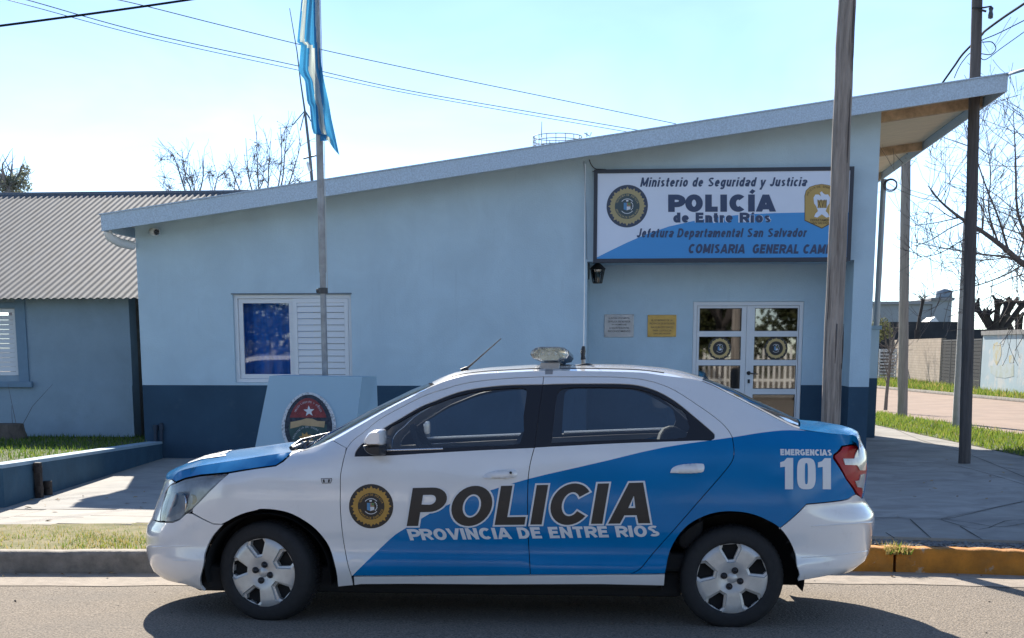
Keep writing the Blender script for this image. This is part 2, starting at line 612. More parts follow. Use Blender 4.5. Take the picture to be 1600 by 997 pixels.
_bchars = {}
def _bold_char(ch, w):
    if (ch, w) in _bchars: return _bchars[(ch, w)]
    st, W = _glyph(ch, w)
    polys = [_stroke_poly(q, w / 2 * (.84 if ch in 'Ss' else .62 if (ch in 'ÍíÁÓ' and i_ == len(st) - 1) else 1)) for i_, q in enumerate(st)]
    top_ = .74 if ch in 'vy' else (1.0 if ch in 'AVMNXYRK' else 9)
    bot_ = 0.0 if ch in 'AVMNXYRKv' else -9
    polys = [tuple(None if q is None else [np.array([p[0], min(max(p[1], bot_), top_)]) for p in q] for q in ab) for ab in polys]
    pts = []; edges = []
    for a, b in polys:
        for q in (a, b):
            if q is None: continue
            k = len(pts); pts += q; edges += [(k + i, k + (i + 1) % len(q)) for i in range(len(q))]
    if not pts:
        r_ = (np.zeros((0, 2)), [], W)
    else:
        res = delaunay_2d_cdt([Vector((float(p[0]), float(p[1]))) for p in pts], edges, [], 0, 1e-6)
        V = np.array([(v.x, v.y) for v in res[0]]); T = np.array([tuple(f) for f in res[2]])
        Cn = V[T].mean(1); ok = np.zeros(len(T), bool)
        for a, b in polys:
            i_ = inpoly(Cn, a)
            if b is not None: i_ = i_ ^ inpoly(Cn, b)
            ok |= i_
        r_ = (V, [tuple(int(i) for i in t) for t in T[ok]], W)
    _bchars[(ch, w)] = r_
    return r_

def bold_text(txt, w=.20, shear=0.0, gap=.14):
    """a line of text as 2-D triangles"""
    x = 0; V = []; F = []
    for ch in txt:
        v, f, W = _bold_char(ch, w)
        b = len(V)
        V += [(p[0] + x + shear * p[1], p[1]) for p in v]; F += [tuple(i + b for i in t) for t in f]
        x += W + gap
    return np.array(V), F
# ================================================================== the police car
# the car's own axes: x towards its tail, y across (near side negative), z up; the road falls 3 % towards the kerb
ROAD_N = np.array((0, .03, 1.0)); ROAD_D = .03 * 7.2
def onroad(px, py):
    return at(px, py, ROAD_N, ROAD_D)
_A, _B = onroad(412, 970), onroad(1142, 981)
EZ = ROAD_N / np.linalg.norm(ROAD_N)
EX = (_B - _A) / np.linalg.norm(_B - _A)
EY = np.cross(EZ, EX)
CO = (_A + _B) / 2 + .80 * EY
CM = np.array([EX, EY, EZ])
def c2w(P):
    return np.asarray(P, float) @ CM + CO
def carpx(px, py, y):
    r = CM @ ray(px, py); e = CM @ (EYE - CO)
    return e + r * ((y - e[1]) / r[1])

RPX = [(269,749,.60),(277.7,738,.62),(308,729,.66),(345,722.7,.69),(383,717,.71),(420,711,.725),(457,706,.735),(480,702.8,.735),
       (520,688,.73),(560,666,.71),(608,638.6,.67),(656.5,613.8,.625),(680,602,.605),(707,592,.59),(734,586,.58),(770,583,.575),
       (867,579.4,.57),(925,580,.57),(1000,582,.57),(1037.5,587,.575),(1096,595,.585),(1146,618.6,.62),(1194,643.4,.655),
       (1218,656,.675),(1249,670,.70),(1277,674.5,.70),(1312,678.5,.685),(1333,679.5,.66)]
RC = np.array([carpx(a, b, -y) for a, b, y in RPX])
fzR = pchip(RC[:, 0], RC[:, 2])
fyR = pchip(RC[:, 0], -RC[:, 1])
fyS = fyR                                   # half width at the rail before the plan curve rounds it off
fsh0 = pchip([-2.3, -1.887, -1.6, -1.2, -1.0, -.8, -.5, .2, 1.0, 1.3, 1.6, 1.9, 2.3],
             [.68, .69, .78, .83, .87, .915, .95, .972, .985, .985, .97, .95, .93])
fexp = pchip([-2.3, -1.1, -.8, -.3, .9, 1.3, 1.6, 2.3], [1.9, 1.7, 1.25, 1.10, 1.10, 1.15, 1.5, 1.7])
fw0 = pchip([.05, .12, .20, .26, .31, .345, .385, .43, .50, .515, .55, .68, .80, .90, 1.0, 1.1, 1.6],
            [.74, .77, .812, .842, .859, .861, .853, .849, .856, .859, .862, .867, .862, .850, .832, .81, .70])
fpt = pchip([-2.3, -1.8, -1.4, -.8, .8, 1.4, 1.8, 2.3], [.90, .955, .985, 1, 1, .985, .955, .92])

def Wy(x, z):
    x = np.asarray(x, float); z = np.asarray(z, float)
    zs = fsh0(x); zr = fzR(x)
    low = fw0(np.minimum(z, zs)) * fpt(x)
    u = np.clip((z - zs) / np.maximum(zr - zs, .02), 0, 1.15)
    return np.where(z > zs, low + (fyS(x) - low) * u ** fexp(x), low)

X0F, LF, X0R, LR = -1.42, 1.08, 1.50, 1.10
SF, SR = X0F - LF, X0R + LR
SIL_F = np.array([(264.5,745),(255,762),(242.6,793),(236,813),(230,818.6),(227.5,835),(228,853),(230.5,871),(235,886),(244,897.6),(265,910),(292,920),(320,930)])
SIL_R = np.array([(1333,672),(1340,685),(1346,694),(1353,699),(1356,717),(1355.6,736),(1352.4,762),(1349,779),(1365.3,799),(1368,807),(1365,826),(1362,847),(1358,865),(1349,881),(1336,891),(1310,900),(1290,906)])
def _plan(phi, n):
    c, s_ = np.cos(phi), np.sin(phi)
    k = (np.abs(c) ** n + np.abs(s_) ** n) ** (-1 / n)
    return s_ * k, c * k
NF, NR = 2.3, 2.7
def _solve_tip(z, front):
    ph = np.linspace(.05, math.pi / 2, 50)
    tt, yy = _plan(ph, NF if front else NR)
    lo, hi = .15, .95
    for _ in range(30):
        L = (lo + hi) / 2
        x = (X0F - L * tt) if front else (X0R + L * tt)
        y = Wy(x, np.full_like(x, z)) * yy
        P = c2w(np.stack([x, -y, np.full_like(x, z)], 1)) - EYE
        d = P @ FWD
        px = PPX + F_PX * (P @ RGT) / d; py = PPY - F_PX * (P @ UPV) / d
        if front:
            bad = np.any(px < np.interp(py, SIL_F[:, 1], SIL_F[:, 0]))
        else:
            bad = np.any(px > np.interp(py, SIL_R[:, 1], SIL_R[:, 0]))
        if bad: hi = L
        else: lo = L
    return lo
_zz = np.linspace(.12, 1.10, 60)
_tf = np.array([_solve_tip(z, True) for z in _zz]); _tr = np.array([_solve_tip(z, False) for z in _zz])
_zcut = np.interp(0, [0, 1], [.80, .80])
_tf[_zz > .775] = _tf[np.searchsorted(_zz, .775) - 1]
def tipf(z): return np.interp(z, _zz, _tf)
def tipr(z): return np.interp(z, _zz, _tr)

def s_of_x(x, z):
    if x < X0F: t, n, d = (X0F - x) / float(tipf(z)), NF, -1
    elif x > X0R: t, n, d = (x - X0R) / float(tipr(z)), NR, 1
    else: return x, 1.0
    t = min(t, .97); k = (1 - t ** n) ** (1 / n); ph = math.atan2(t, k) / (math.pi / 2)
    return (X0F - ph * LF if d < 0 else X0R + ph * LR), k
_sk_ = [s_of_x(x, z) for x, z in zip(RC[:, 0], RC[:, 2])]
fyS = pchip(RC[:, 0], -RC[:, 1] / np.array([k for _, k in _sk_]))

def smap(s, z):
    """(s, z) on the body's skin -> x, half width, z"""
    s = np.asarray(s, float); z = np.asarray(z, float)
    x = s.copy(); k = np.ones_like(s)
    f = s < X0F
    if f.any():
        tt, yy = _plan((X0F - s[f]) / LF * math.pi / 2, NF)
        x[f] = X0F - tipf(z[f]) * tt; k[f] = yy
    r = s > X0R
    if r.any():
        tt, yy = _plan((s[r] - X0R) / LR * math.pi / 2, NR)
        x[r] = X0R + tipr(z[r]) * tt; k[r] = yy
    return np.stack([x, Wy(x, z) * k, z], -1)

def skin(s, z, side=-1, off=0.0):
    """world point on the skin, moved off along the outward normal"""
    s = np.atleast_1d(np.asarray(s, float)); z = np.atleast_1d(np.asarray(z, float))
    P = smap(s, z)
    if off:
        e = 4e-3
        ds = smap(s + e, z) - smap(s - e, z); dz = smap(s, z + e) - smap(s, z - e)
        n = np.cross(ds, dz)
        n /= np.linalg.norm(n, axis=1, keepdims=True) + 1e-12
        n *= np.where(n[:, 1:2] < -1e-4, -1, 1) if False else 1
        cen = np.stack([np.clip(P[:, 0], -1.3, 1.3), np.zeros(len(P)), P[:, 2]], 1)
        sg = np.sign(np.sum(n * (P - cen), 1, keepdims=True))
        P = P + off * n * sg
    P = P * np.array([1, side, 1])
    return c2w(P)

def skin_n(s, z, side=-1):
    s = np.atleast_1d(np.asarray(s, float)); z = np.atleast_1d(np.asarray(z, float))
    P = smap(s, z); e = .012
    n = np.cross(smap(s + e, z) - smap(s - e, z), smap(s, z + e) - smap(s, z - e))
    n /= np.linalg.norm(n, axis=1, keepdims=True) + 1e-12
    cen = np.stack([np.clip(P[:, 0], -1.3, 1.3), np.zeros(len(P)), P[:, 2]], 1)
    n *= np.sign(np.sum(n * (P - cen), 1, keepdims=True))
    return (n * np.array([1, side, 1])) @ CM

_seed_s = np.linspace(SF + .1, SR - .1, 160); _seed_z = np.linspace(.14, 1.42, 60)
_SS, _ZZ = np.meshgrid(_seed_s, _seed_z)
_sk = skin(_SS.ravel(), _ZZ.ravel())
_d = (_sk - EYE) @ FWD
_spx = np.stack([PPX + F_PX * ((_sk - EYE) @ RGT) / _d, PPY - F_PX * ((_sk - EYE) @ UPV) / _d], 1)
def pix2sz(p):
    """photo pixel -> (s, z) on the near side"""
    i = np.argmin(np.sum((_spx - np.array(p)) ** 2, 1) + np.where(np.abs(_SS.ravel()) > 2.2, 30, 0))
    q = np.array([_SS.ravel()[i], _ZZ.ravel()[i]])
    for _ in range(12):
        f0 = proj(skin(q[0], q[1])[0]); r = np.array(p) - f0
        if np.abs(r).max() < .01: break
        e = 1e-3
        J = np.stack([(proj(skin(q[0] + e, q[1])[0]) - f0) / e, (proj(skin(q[0], q[1] + e)[0]) - f0) / e], 1)
        try:
            st = np.linalg.lstsq(J, r, rcond=1e-3)[0]
        except Exception:
            break
        st = np.clip(st, -.05, .05)
        q = q + st
        q[0] = min(max(q[0], SF + .02), SR - .02)
    return q
def SZ(poly):
    return [pix2sz(p) for p in poly]

# ---- paints and trims
white_p = mat('white_car_paint', (.80, .80, .805), rough=.2, coat=.9, noise=.05, nscale=2.5)
layer_noise(white_p, (.38, .35, .31), 9, .60, .82, .25)
blue_p = mat('blue_car_wrap', (.0, .18, .45), rough=.14, coat=.0, spec=.28, noise=.12, nscale=2.0)
black_trim = mat('black_trim', (.018, .018, .022), rough=.42)
rubber = mat('tyre_rubber', (.022, .022, .024), rough=.8, noise=.3, nscale=30)
dark_in = mat('dark_cavity', (.012, .012, .013), rough=.9)
silver = mat('hubcap_silver', (.60, .595, .58), rough=.33, metal=.35, noise=.15, nscale=14)
layer_noise(silver, (.26, .22, .18), 26, .62, .78, .55)
chrome = mat('bright_trim', (.75, .75, .76), rough=.18, metal=.9)
car_glass = glass_mat('car_glass', (.90, .95, .97), boost=.10)
lamp_glass = glass_mat('lamp_glass', (.93, .95, .96), boost=.01)
wind_glass = glass_mat('windscreen_glass', (.70, .78, .78), boost=.03)
decal_black = mat('decal_black', (.025, .022, .022), rough=.4)
decal_white = mat('decal_white', (.70, .71, .73), rough=.4)
decal_gold = mat('decal_gold', (.52, .29, .055), rough=.45, noise=.15, nscale=20)
decal_green = mat('decal_green', (.10, .25, .10), rough=.5)
decal_red = mat('decal_red', (.35, .03, .03), rough=.5)
seat_m = mat('seat_cloth', (.035, .036, .04), rough=.9, noise=.3)
tail_red = mat('tail_lamp_red', (.40, .008, .012), rough=.35, spec=.25, coat=.12, noise=.25, nscale=12)
tail_clear = mat('tail_lamp_clear', (.62, .60, .58), rough=.15, coat=1.0, noise=.25, nscale=20)
lens_grey = mat('headlamp_bowl', (.62, .63, .64), rough=.35, metal=.25, noise=.35, nscale=9)
lens_amber = mat('turn_lamp_amber', (.50, .36, .20), rough=.3)

car = thing('police_car', CO, 'white and blue police saloon parked along the kerb with POLICIA lettering', 'car')
car.matrix_basis = Matrix([[EX[0], EY[0], EZ[0], CO[0]], [EX[1], EY[1], EZ[1], CO[1]], [EX[2], EY[2], EZ[2], CO[2]], [0, 0, 0, 1]])

def panel(name, outline, mats, parent=None, side=-1, holes=(), lines=(), regions=(), h=.045, off=0.0, flange=.014, gap=.0022, sz=None):
    """a body panel: outline traced in the photo (or given in s, z), lifted on to the skin"""
    O = [np.array(p) for p in (sz if sz is not None else SZ(outline))]
    if gap: O = inset(O, gap)
    P2, T, ri = fill2d(O, holes, lines, h, regions)
    par = list(range(len(P2)))
    def root(i):
        while par[i] != i:
            par[i] = par[par[i]]; i = par[i]
        return i
    for t in T:
        a, b, c = root(t[0]), root(t[1]), root(t[2]); par[b] = a; par[c] = a
    comp = np.array([root(t[0]) for t in T]); u_, n_ = np.unique(comp, return_counts=True)
    k_ = comp == u_[np.argmax(n_)]; T = T[k_]; ri = np.asarray(ri)[k_]
    used_v = np.unique(T); remap = -np.ones(len(P2), int); remap[used_v] = np.arange(len(used_v)); P2 = P2[used_v]; T = remap[T]
    Wp = skin(P2[:, 0], P2[:, 1], side, off)
    mb = MB()
    for t, r_ in zip(T, ri):
        f = tuple(t) if side < 0 else tuple(t[::-1])
        mb.f.append(f); mb.m.append(int(r_)); mb.sm.append(True)
    mb.v = [tuple(p) for p in Wp]
    NN = skin_n(P2[:, 0], P2[:, 1], side)
    if flange:
        NN = np.vstack([NN, NN])
        from collections import Counter
        ec = Counter()
        own = {}
        for t, r_ in zip(T, ri):
            for a, b in ((t[0], t[1]), (t[1], t[2]), (t[2], t[0])):
                ec[(min(a, b), max(a, b))] += 1; own[(min(a, b), max(a, b))] = (a, b, r_)
        Wi = skin(P2[:, 0], P2[:, 1], side, off - flange)
        base = len(mb.v)
        mb.v += [tuple(p) for p in Wi]
        for e, k in ec.items():
            if k == 1:
                a, b, r_ = own[e]
                f = (b, a, a + base, b + base)
                mb.f.append(f if side < 0 else f[::-1]); mb.m.append(int(r_)); mb.sm.append(False)
    return mb.build(name, mats, parent or car, recalc=False, normals=NN)

# ---- traced outlines (photo pixels)
BLUE_LINE = [(540,910),(549.5,900.6),(608,843.7),(636,824),(692.5,791.7),(757.5,769),(827,748),(904,730),(947.5,720),(1037.5,699),(1144,683.4),(1194,675.5),(1234,672.2),(1290,675),(1338,679)]
DOOR_TOP_F = [(541.8,700.7),(551.6,688),(568.5,675.4),(592,656),(624,638),(664.5,617.8),(700,606.5),(716,601.4),(752,595),(806,590.5),(849.6,588.7)]
DOOR_TOP_R = [(849.6,588.7),(925,588.8),(962.5,589.3),(1000,592.5),(1028,599),(1056,611),(1094,635.6),(1122,656),(1137,671),(1144.4,683.4)]
DOOR_FRONT = [(549,900),(540,864),(536,840),(532,799),(531.7,765),(532,744),(534.8,727.4),(541.8,700.7)]
SPLIT = [(835,699.3),(829,722),(825.5,745),(824.5,775),(824.5,810),(826,850),(829,898.5)]
DOOR_REAR = [(1144.4,683.4),(1147,704.4),(1144.5,719.6),(1132,737),(1103.5,770),(1086,790),(1055.7,825),(1020,865),(1000,889),(985,897)]
ARCH_F = [(528,917),(525,892),(517,862),(505.6,841),(486,821),(457,803.7),(431,797),(408,795.5),(400.6,797.5),(378,803.5),(355.4,814.8),(340,829),(328,845.7),(320,865),(317.5,886),(320,922)]
ARCH_R = [(1039,896.5),(1041,888),(1046,864),(1058,840),(1076,820),(1100,807),(1124,800.4),(1150,799.6),(1176.5,804),(1200.6,814),(1218.5,825.4),(1232.7,844),(1242.7,866),(1245.7,886),(1246.3,907.6)]
DLO_F_TOP = [(554.6,713),(557,704.4),(570,690),(600,669),(624.4,654.7),(656.5,636),(680,626.5),(716,613),(752,606),(788,602.3),(821,601.2),(848,601)]
DLO_F_BOT = [(554.6,713),(602,711.6),(680,707),(752,703),(835,699.3)]
DLO_R_TOP = [(848,601),(874,600),(925,599.6),(972,600),(1000,603),(1028,612),(1056,628),(1084,650.6),(1112.5,675),(1116,680.6),(1115.3,685.3),(1110.6,687.2)]
DLO_R_BOT = [(835,699.3),(850,698),(962.5,692.3),(1056,689),(1110.6,687.2)]
GLASS_F = [(604,705),(604,671),(624.4,658),(656.5,640),(690,626.5),(716,617.5),(752,610),(788,606.5),(812,605.5),(820,607),(823,613),(818,650),(812.6,692.5),(752,696.5),(680,701)]
GLASS_R = [(862,691.5),(866,650),(870,618),(873,611),(880,606.5),(900,604.5),(972,605),(1000,608),(1028,618),(1056,634),(1072,646),(1072,683),(1000,685.5)]
SILL = [(552.5,901.8),(780,900.2),(829,899.6),(985,898.3),(1039,897.8),(1037.5,915.7),(937.5,913.5),(780,914),(634,913),(564,913.5),(553.5,915)]

RSZ = [np.array([k[0], b]) for k, b in zip(_sk_, RC[:, 2])]
def rcut(i0, i1):
    return smooth_line([RSZ[i] for i in range(i0, i1 + 1)], 3)
sm = lambda pts, k=3: smooth_line(pts, k)
S_BLUE = sm(SZ(BLUE_LINE), 3)
BLUE_REG = S_BLUE + [np.array([2.4, 1.2]), np.array([2.4, 0.0]), np.array([-.85, 0.0])]
BLUE_LN = S_BLUE
s_topF, s_topR = sm(SZ(DOOR_TOP_F)), sm(SZ(DOOR_TOP_R))
s_front, s_split, s_rear = sm(SZ(DOOR_FRONT)), sm(SZ(SPLIT)), sm(SZ(DOOR_REAR))
s_archF, s_archR = sm(SZ(ARCH_F)), sm(SZ(ARCH_R))
s_dft, s_dfb = sm(SZ(DLO_F_TOP)), sm(SZ(DLO_F_BOT))
s_drt, s_drb = sm(SZ(DLO_R_TOP)), sm(SZ(DLO_R_BOT))
sl_ = lambda L, a, b: [p for p in L if a(p) and b(p)]

fender_top = SZ([(358,739.4),(400,732.4),(431,728.2),(443,721),(456,709)])
fd_sz = fender_top + rcut(6, 8)[1:] + SZ([(541,699.5)]) + s_front[::-1][1:] + SZ([(552,914.7)]) + s_archF[:31] + SZ([(346,819.3),(333,818.6),(300.5,801.5),(301,795),(328,767)])
hood_side = SZ([(275,752.6),(290,746.6),(314,741.6),(358,737.6),(400,731),(431,726.8),(442,719.5),(455,708)]) + rcut(0, 6)[::-1]
fdoor = s_front + s_topF[1:] + s_dft[::-1] + s_dfb[1:] + s_split[1:] + SZ([(780,899)])
rdoor = s_drb + s_drt[::-1] + s_topR + s_rear[1:] + SZ([(900,898)]) + s_split[::-1][:-1]
zq_ = pix2sz((1343, 693.5))[1]
side_sz = s_topF + s_topR[1:] + s_rear[1:] + s_archR[:31] + sm(SZ([(1218.5,825.4),(1256,792),(1267.4,787),(1318.8,781.5),(1328.4,777.5),(1337,772)]), 2)[1:] \
    + SZ([(1322,749),(1302,717),(1302,711),(1315,697),(1328,695),(1343,693.5)]) + [np.array([RSZ[27][0] + .11, zq_]), np.array([RSZ[27][0] + .10, zq_ + .045])] + rcut(8, 27)[::-1]
sill_sz = SZ(SILL)

def lip_sz(z, s0, n=10, front=True):
    return [np.array([s, z]) for s in np.linspace(s0, (SF if front else SR), n)]

q_low = pix2sz((321, 924)); zb = .185
bump_f = SZ([(346,819.3),(333,819),(300,802.5),(292,802),(280,813),(269.7,816.5),(250,816)])
zlip = bump_f[-1][1]
bump_f = bump_f + [np.array([s, zlip]) for s in np.linspace(bump_f[-1][0] - .08, SF, 8)] \
    + [np.array([s, zb]) for s in np.linspace(SF, q_low[0] - .1, 16)] + [q_low] + s_archF[::-1][1:15]
bump_r = SZ([(1218.5,825.6)]) + sm(SZ([(1218.5,825.6),(1256,792.6),(1267.4,787.6),(1318.8,782),(1328.4,778),(1337,772.5),(1346.5,779)]), 2)[1:]
zlr = bump_r[-1][1]
q_rl = pix2sz((1246.5, 908))
q_rm = pix2sz((1296, 899))
zrb = pix2sz((1330, 893))[1]
bump_r = bump_r + [np.array([s, zlr]) for s in np.linspace(bump_r[-1][0] + .06, SR, 10)] + [np.array([s, zrb]) for s in np.linspace(SR, q_rm[0] + .25, 8)] \
    + [q_rm, q_rl] + s_archR[::-1][1:13]
head_sz = SZ([(275,754.5),(290,748.2),(314,743.2),(356,739.2),(327,767),(299.5,795.5),(291,801),(280,811.5),(269.7,815.3),(250,814.5),(251.5,800),(258,770),(266,758)])
tail_sz = SZ([(1303.2,715),(1304,711.5),(1316,698),(1328,696),(1342,694.8)])
zt_top = tail_sz[-1][1]
zt_bot = pix2sz((1347.5, 777.5))[1]
tail_sz = tail_sz + [np.array([2.20, zt_top]), np.array([2.22, (zt_top + zt_bot) / 2]), np.array([2.17, zt_bot])] + SZ([(1338,770),(1322,748)])

DOORS = []
for side in (-1, 1):
    panel('fender', None, [white_p, blue_p], side=side, sz=fd_sz)
    panel('hood_flank', None, [blue_p], side=side, sz=hood_side, gap=.0015) if False else None
    fd = panel('front_door', None, [white_p, blue_p], side=side, sz=fdoor, lines=[BLUE_LN], regions=[BLUE_REG])
    rd = panel('rear_door', None, [white_p, blue_p], side=side, sz=rdoor, lines=[BLUE_LN], regions=[BLUE_REG])
    panel('body_side', None, [white_p, blue_p], side=side, sz=side_sz, lines=[BLUE_LN], regions=[BLUE_REG])
    panel('sill', None, [white_p], side=side, sz=sill_sz, gap=.001, off=-.004)
    gF, gR = sm(SZ(GLASS_F + GLASS_F[:1]), 2)[:-1], sm(SZ(GLASS_R + GLASS_R[:1]), 2)[:-1]
    dF = s_dft + s_split[:1] + s_dfb[::-1][1:-1]
    dR = s_drt + s_drb[::-1][1:-1] + s_split[:1]
    panel('window_surround', None, [black_trim], parent=fd, side=side, sz=dF, holes=[gF], off=-.003, gap=.001)
    panel('window_surround', None, [black_trim], parent=rd, side=side, sz=dR, holes=[gR], off=-.003, gap=.001)
    panel('window_glass', None, [car_glass], parent=fd, side=side, sz=gF, off=-.009, flange=0, gap=-.004)
    panel('window_glass', None, [car_glass], parent=rd, side=side, sz=gR, off=-.009, flange=0, gap=-.004)
    # bright weather strip at the foot of the glass
    for d_, (p0, p1) in ((fd, ((604, 704.6), (692, 702))), (fd, ((604, 704.6), (812, 695.6))), (rd, ((866, 693), (1068, 685.5)))):
        if (p0, p1) == ((604, 704.6), (692, 702)) and side > 0: continue
        a, b = pix2sz(p0), pix2sz(p1)
        L = [a + (b - a) * t for t in np.linspace(0, 1, 10)]
        if side < 0 and (p0, p1) == ((604, 704.6), (812, 695.6)): continue
        if side < 0 and d_ is rd: continue
        mb = MB(); mb.tube(skin([q[0] for q in L], [q[1] + .003 for q in L], side, -.002 if side < 0 else .004), .006 if side < 0 else .014, 8)
        mb.build('weather_strip', [chrome if side < 0 else white_p], d_)
    # handles
    for d_, m_, pts in ((fd, white_p, [(755,746.5),(758,741),(768,737),(785,735),(803,734),(808,737),(808,742),(804,746.5),(780,748)]),
                        (rd, white_p, [(1047,739),(1050,732),(1060,727),(1078,725),(1096,724.5),(1100,727),(1100,734),(1095,738.5),(1070,740)])):
        o_ = sm(SZ(pts + pts[:1]), 3)[:-1]
        P2, T, ri = fill2d(o_, h=.02)
        ctr = np.mean(o_, 0)
        mb = MB()
        dd = np.array([min(np.linalg.norm(p - q) for q in o_) for p in P2])
        top = np.vstack([skin(p[0], p[1], side, .004 + .022 * (1 - math.exp(-d / .010))) for p, d in zip(P2, dd)])
        mb.add(top, [tuple(t) for t in T], 0, True)
        k = len(o_)
        oo = np.array(o_)
        rim0 = skin(oo[:, 0], oo[:, 1], side, .004); rim1 = skin(oo[:, 0], oo[:, 1], side, -.004)
        mb.add(list(rim0) + list(rim1), [(i, (i + 1) % k, k + (i + 1) % k, k + i) for i in range(k)], 0, True)
        hd = mb.build('door_handle', [m_], d_)
        if d_ is fd:
            kk = pix2sz((798.5, 739)); mb = MB()
            c_ = skin(kk[0], kk[1], side, .022)[0]; c2_ = skin(kk[0], kk[1], side, .030)[0]
            mb.lathe([(0.0001, .0), (.007, .0), (.007, .004), (.0001, .005)], c_, c2_ - c_, 12)
            mb.build('key_lock', [black_trim], d_)
    # lamps: a clear cover over a bowl with projector and turn lamp
    hl = panel('headlight', None, [lens_grey], side=side, sz=head_sz, off=-.030, flange=0, gap=.001)
    panel('lamp_cover', None, [lamp_glass], parent=hl, side=side, sz=head_sz, off=-.001, flange=.028, gap=.004)
    for (pp, r_, m_) in (((283,786), .062, chrome), ((266,778), .045, lens_grey), ((297,780), .030, lens_amber)):
        k_ = pix2sz(pp); c_ = skin(k_[0], k_[1], side, -.040)[0]
        mb = MB(); axd = c2w([-1, side * .55, .05]) - c2w([0, 0, 0])
        mb.lathe([(r_ * .2, -.03), (r_ * .7, -.015), (r_, .022), (r_ * .94, .022), (r_ * .6, -.008), (.001, -.01)], c_, axd, 24)
        mb.build('reflector', [m_], hl)
    tl = panel('tail_light', None, [tail_red], side=side, sz=tail_sz, off=.004, flange=.02, gap=.002)
    clr1 = SZ([(1334,712),(1338,703),(1345,698)]) + [np.array([2.17, zt_top - .015]), np.array([2.20, zt_top - .06])] + SZ([(1350,735),(1342,735),(1337,727),(1319,726.5),(1316,717),(1333,717)])
    clr2 = SZ([(1343,742),(1350,740)]) + [np.array([2.17, zt_bot + .09])] + SZ([(1346.5,770),(1345,762),(1338,761),(1334.5,752),(1341,750)])
    panel('clear_lens', None, [tail_clear], parent=tl, side=side, sz=clr1, off=.009, flange=.006, gap=0)
    panel('clear_lens', None, [tail_clear], parent=tl, side=side, sz=clr2, off=.009, flange=.006, gap=0)
    # mirror
    def mir(px, py, dy): 
        P = carpx(px, py, -.93); return P * np.array([1, -side, 1]) + np.array([0, side * dy, 0])
    cap_px = [(569,692),(573,683),(580,674.5),(592,670.8),(600.5,672),(601.5,684),(600,695),(585,696),(576,696)]
    low_px = [(569.5,696),(576,696.4),(585,696.4),(600,695.4),(601,703),(600,711.4),(590,711.8),(580,709),(573,703.5)]
    sm_o = None
    for nm, px_, m_ in (('side_mirror', cap_px, white_p), ('mirror_foot', low_px, black_trim)):
        mb = MB(); n_ = len(px_); rows = []
        c0 = np.mean([mir(a, b, 0) for a, b in px_], 0)
        for dy, sc_ in ((.095, .70), (.075, .90), (.03, 1.0), (-.05, 1.0), (-.085, .86), (-.10, .55)):
            rows.append([c2w(c0 + (mir(a, b, 0) - c0) * sc_ + np.array([0, side * dy, 0])) for a, b in sm(px_ + px_[:1], 3)[:-1]])
        mb.grid(np.array(rows), close=True)
        for r_ in (rows[0], rows[-1]):
            mb.add(r_, [tuple(range(len(r_)))])
        o_ = mb.build(nm, [m_], car if sm_o is None else sm_o)
        if sm_o is None: sm_o = o_
    # steering: wheels, well liners
    for wx, st in ((-1.318, 12.0), (1.317, 0.0)):
        hub = np.array([wx, side * .80, .276])
        a_ = R(st) * (1 if side < 0 else 1)
        ax_l = np.array([-math.sin(a_) if side < 0 else math.sin(a_), side * math.cos(a_), 0])
        axw = c2w(ax_l) - c2w([0, 0, 0]); cw = c2w(hub)
        mbt = MB()
        rr = .286
        prof = [(.193, -.015), (.200, -.002), (.215, .000), (.240, .000), (.262, -.006), (.276, -.018), (.284, -.035), (rr, -.060), (rr + .001, -.11), (rr, -.15), (.280, -.172), (.25, -.19), (.19, -.185)]
        mbt.lathe(prof, cw, axw, 72)
        # tread grooves as blocks standing proud
        wh = MB().lathe([(.0005, -.055), (.10, -.055), (.19, -.05), (.19, -.02)], cw, axw, 48).build('wheel', [dark_in], car)
        mb = mbt
        u_ = np.cross(axw, EZ); u_ /= np.linalg.norm(u_); v_ = np.cross(u_, axw)
        for k in range(64):
            for (h0, h1, sh) in ((-.040, -.082, 1), (-.090, -.130, -1), (-.138, -.165, 1)):
                t0 = (k + (.0 if sh > 0 else .5)) * 2 * math.pi / 64
                d1 = .030
                q = []
                for (t_, hh, r2) in ((t0, h0, rr - (.006 if h0 > -.05 else 0)), (t0 + d1 * 2, h0, rr - (.006 if h0 > -.05 else 0)), (t0 + d1 * 2 + .03 * sh, h1, rr), (t0 + .03 * sh, h1, rr)):
                    q.append(cw + axw * hh + (r2 + .005) * (u_ * math.cos(t_) + v_ * math.sin(t_)))
                q2 = [cw + axw * ((p - cw) @ axw) + ((p - cw) - axw * ((p - cw) @ axw)) * (rr - .006) / (rr + .005) for p in q]
                mb.add(q + q2, [(0, 1, 2, 3), (0, 4, 5, 1), (1, 5, 6, 2), (2, 6, 7, 3), (3, 7, 4, 0)])
        mbt.build('tyre', [rubber], wh)
        # hubcap: a dished disc with five openings
        rc = .203
        ph0 = {(-1): R(102 if wx < 0 else 95), 1: R(90)}[side]
        circ = [np.array([rc * math.cos(t), rc * math.sin(t)]) for t in np.linspace(0, 2 * math.pi, 72, endpoint=False)]
        holes = []; hexes = []
        for k in range(5):
            t = ph0 + k * 2 * math.pi / 5
            e_r = np.array([math.cos(t), math.sin(t)]); e_t = np.array([-math.sin(t), math.cos(t)])
            holes.append([e_r * a + e_t * b for a, b in [(.103, -.015), (.103, .015), (.165, .046), (.189, .037), (.189, -.037), (.165, -.046)]])
            hexes.append([e_r * a + e_t * b for a, b in [(.088, -.021), (.088, .021), (.164, .064), (.2005, .052), (.2005, -.052), (.164, -.064)]])
        P2, T, ri = fill2d(circ, hexes, (), .022)
        rad = np.linalg.norm(P2, axis=1)
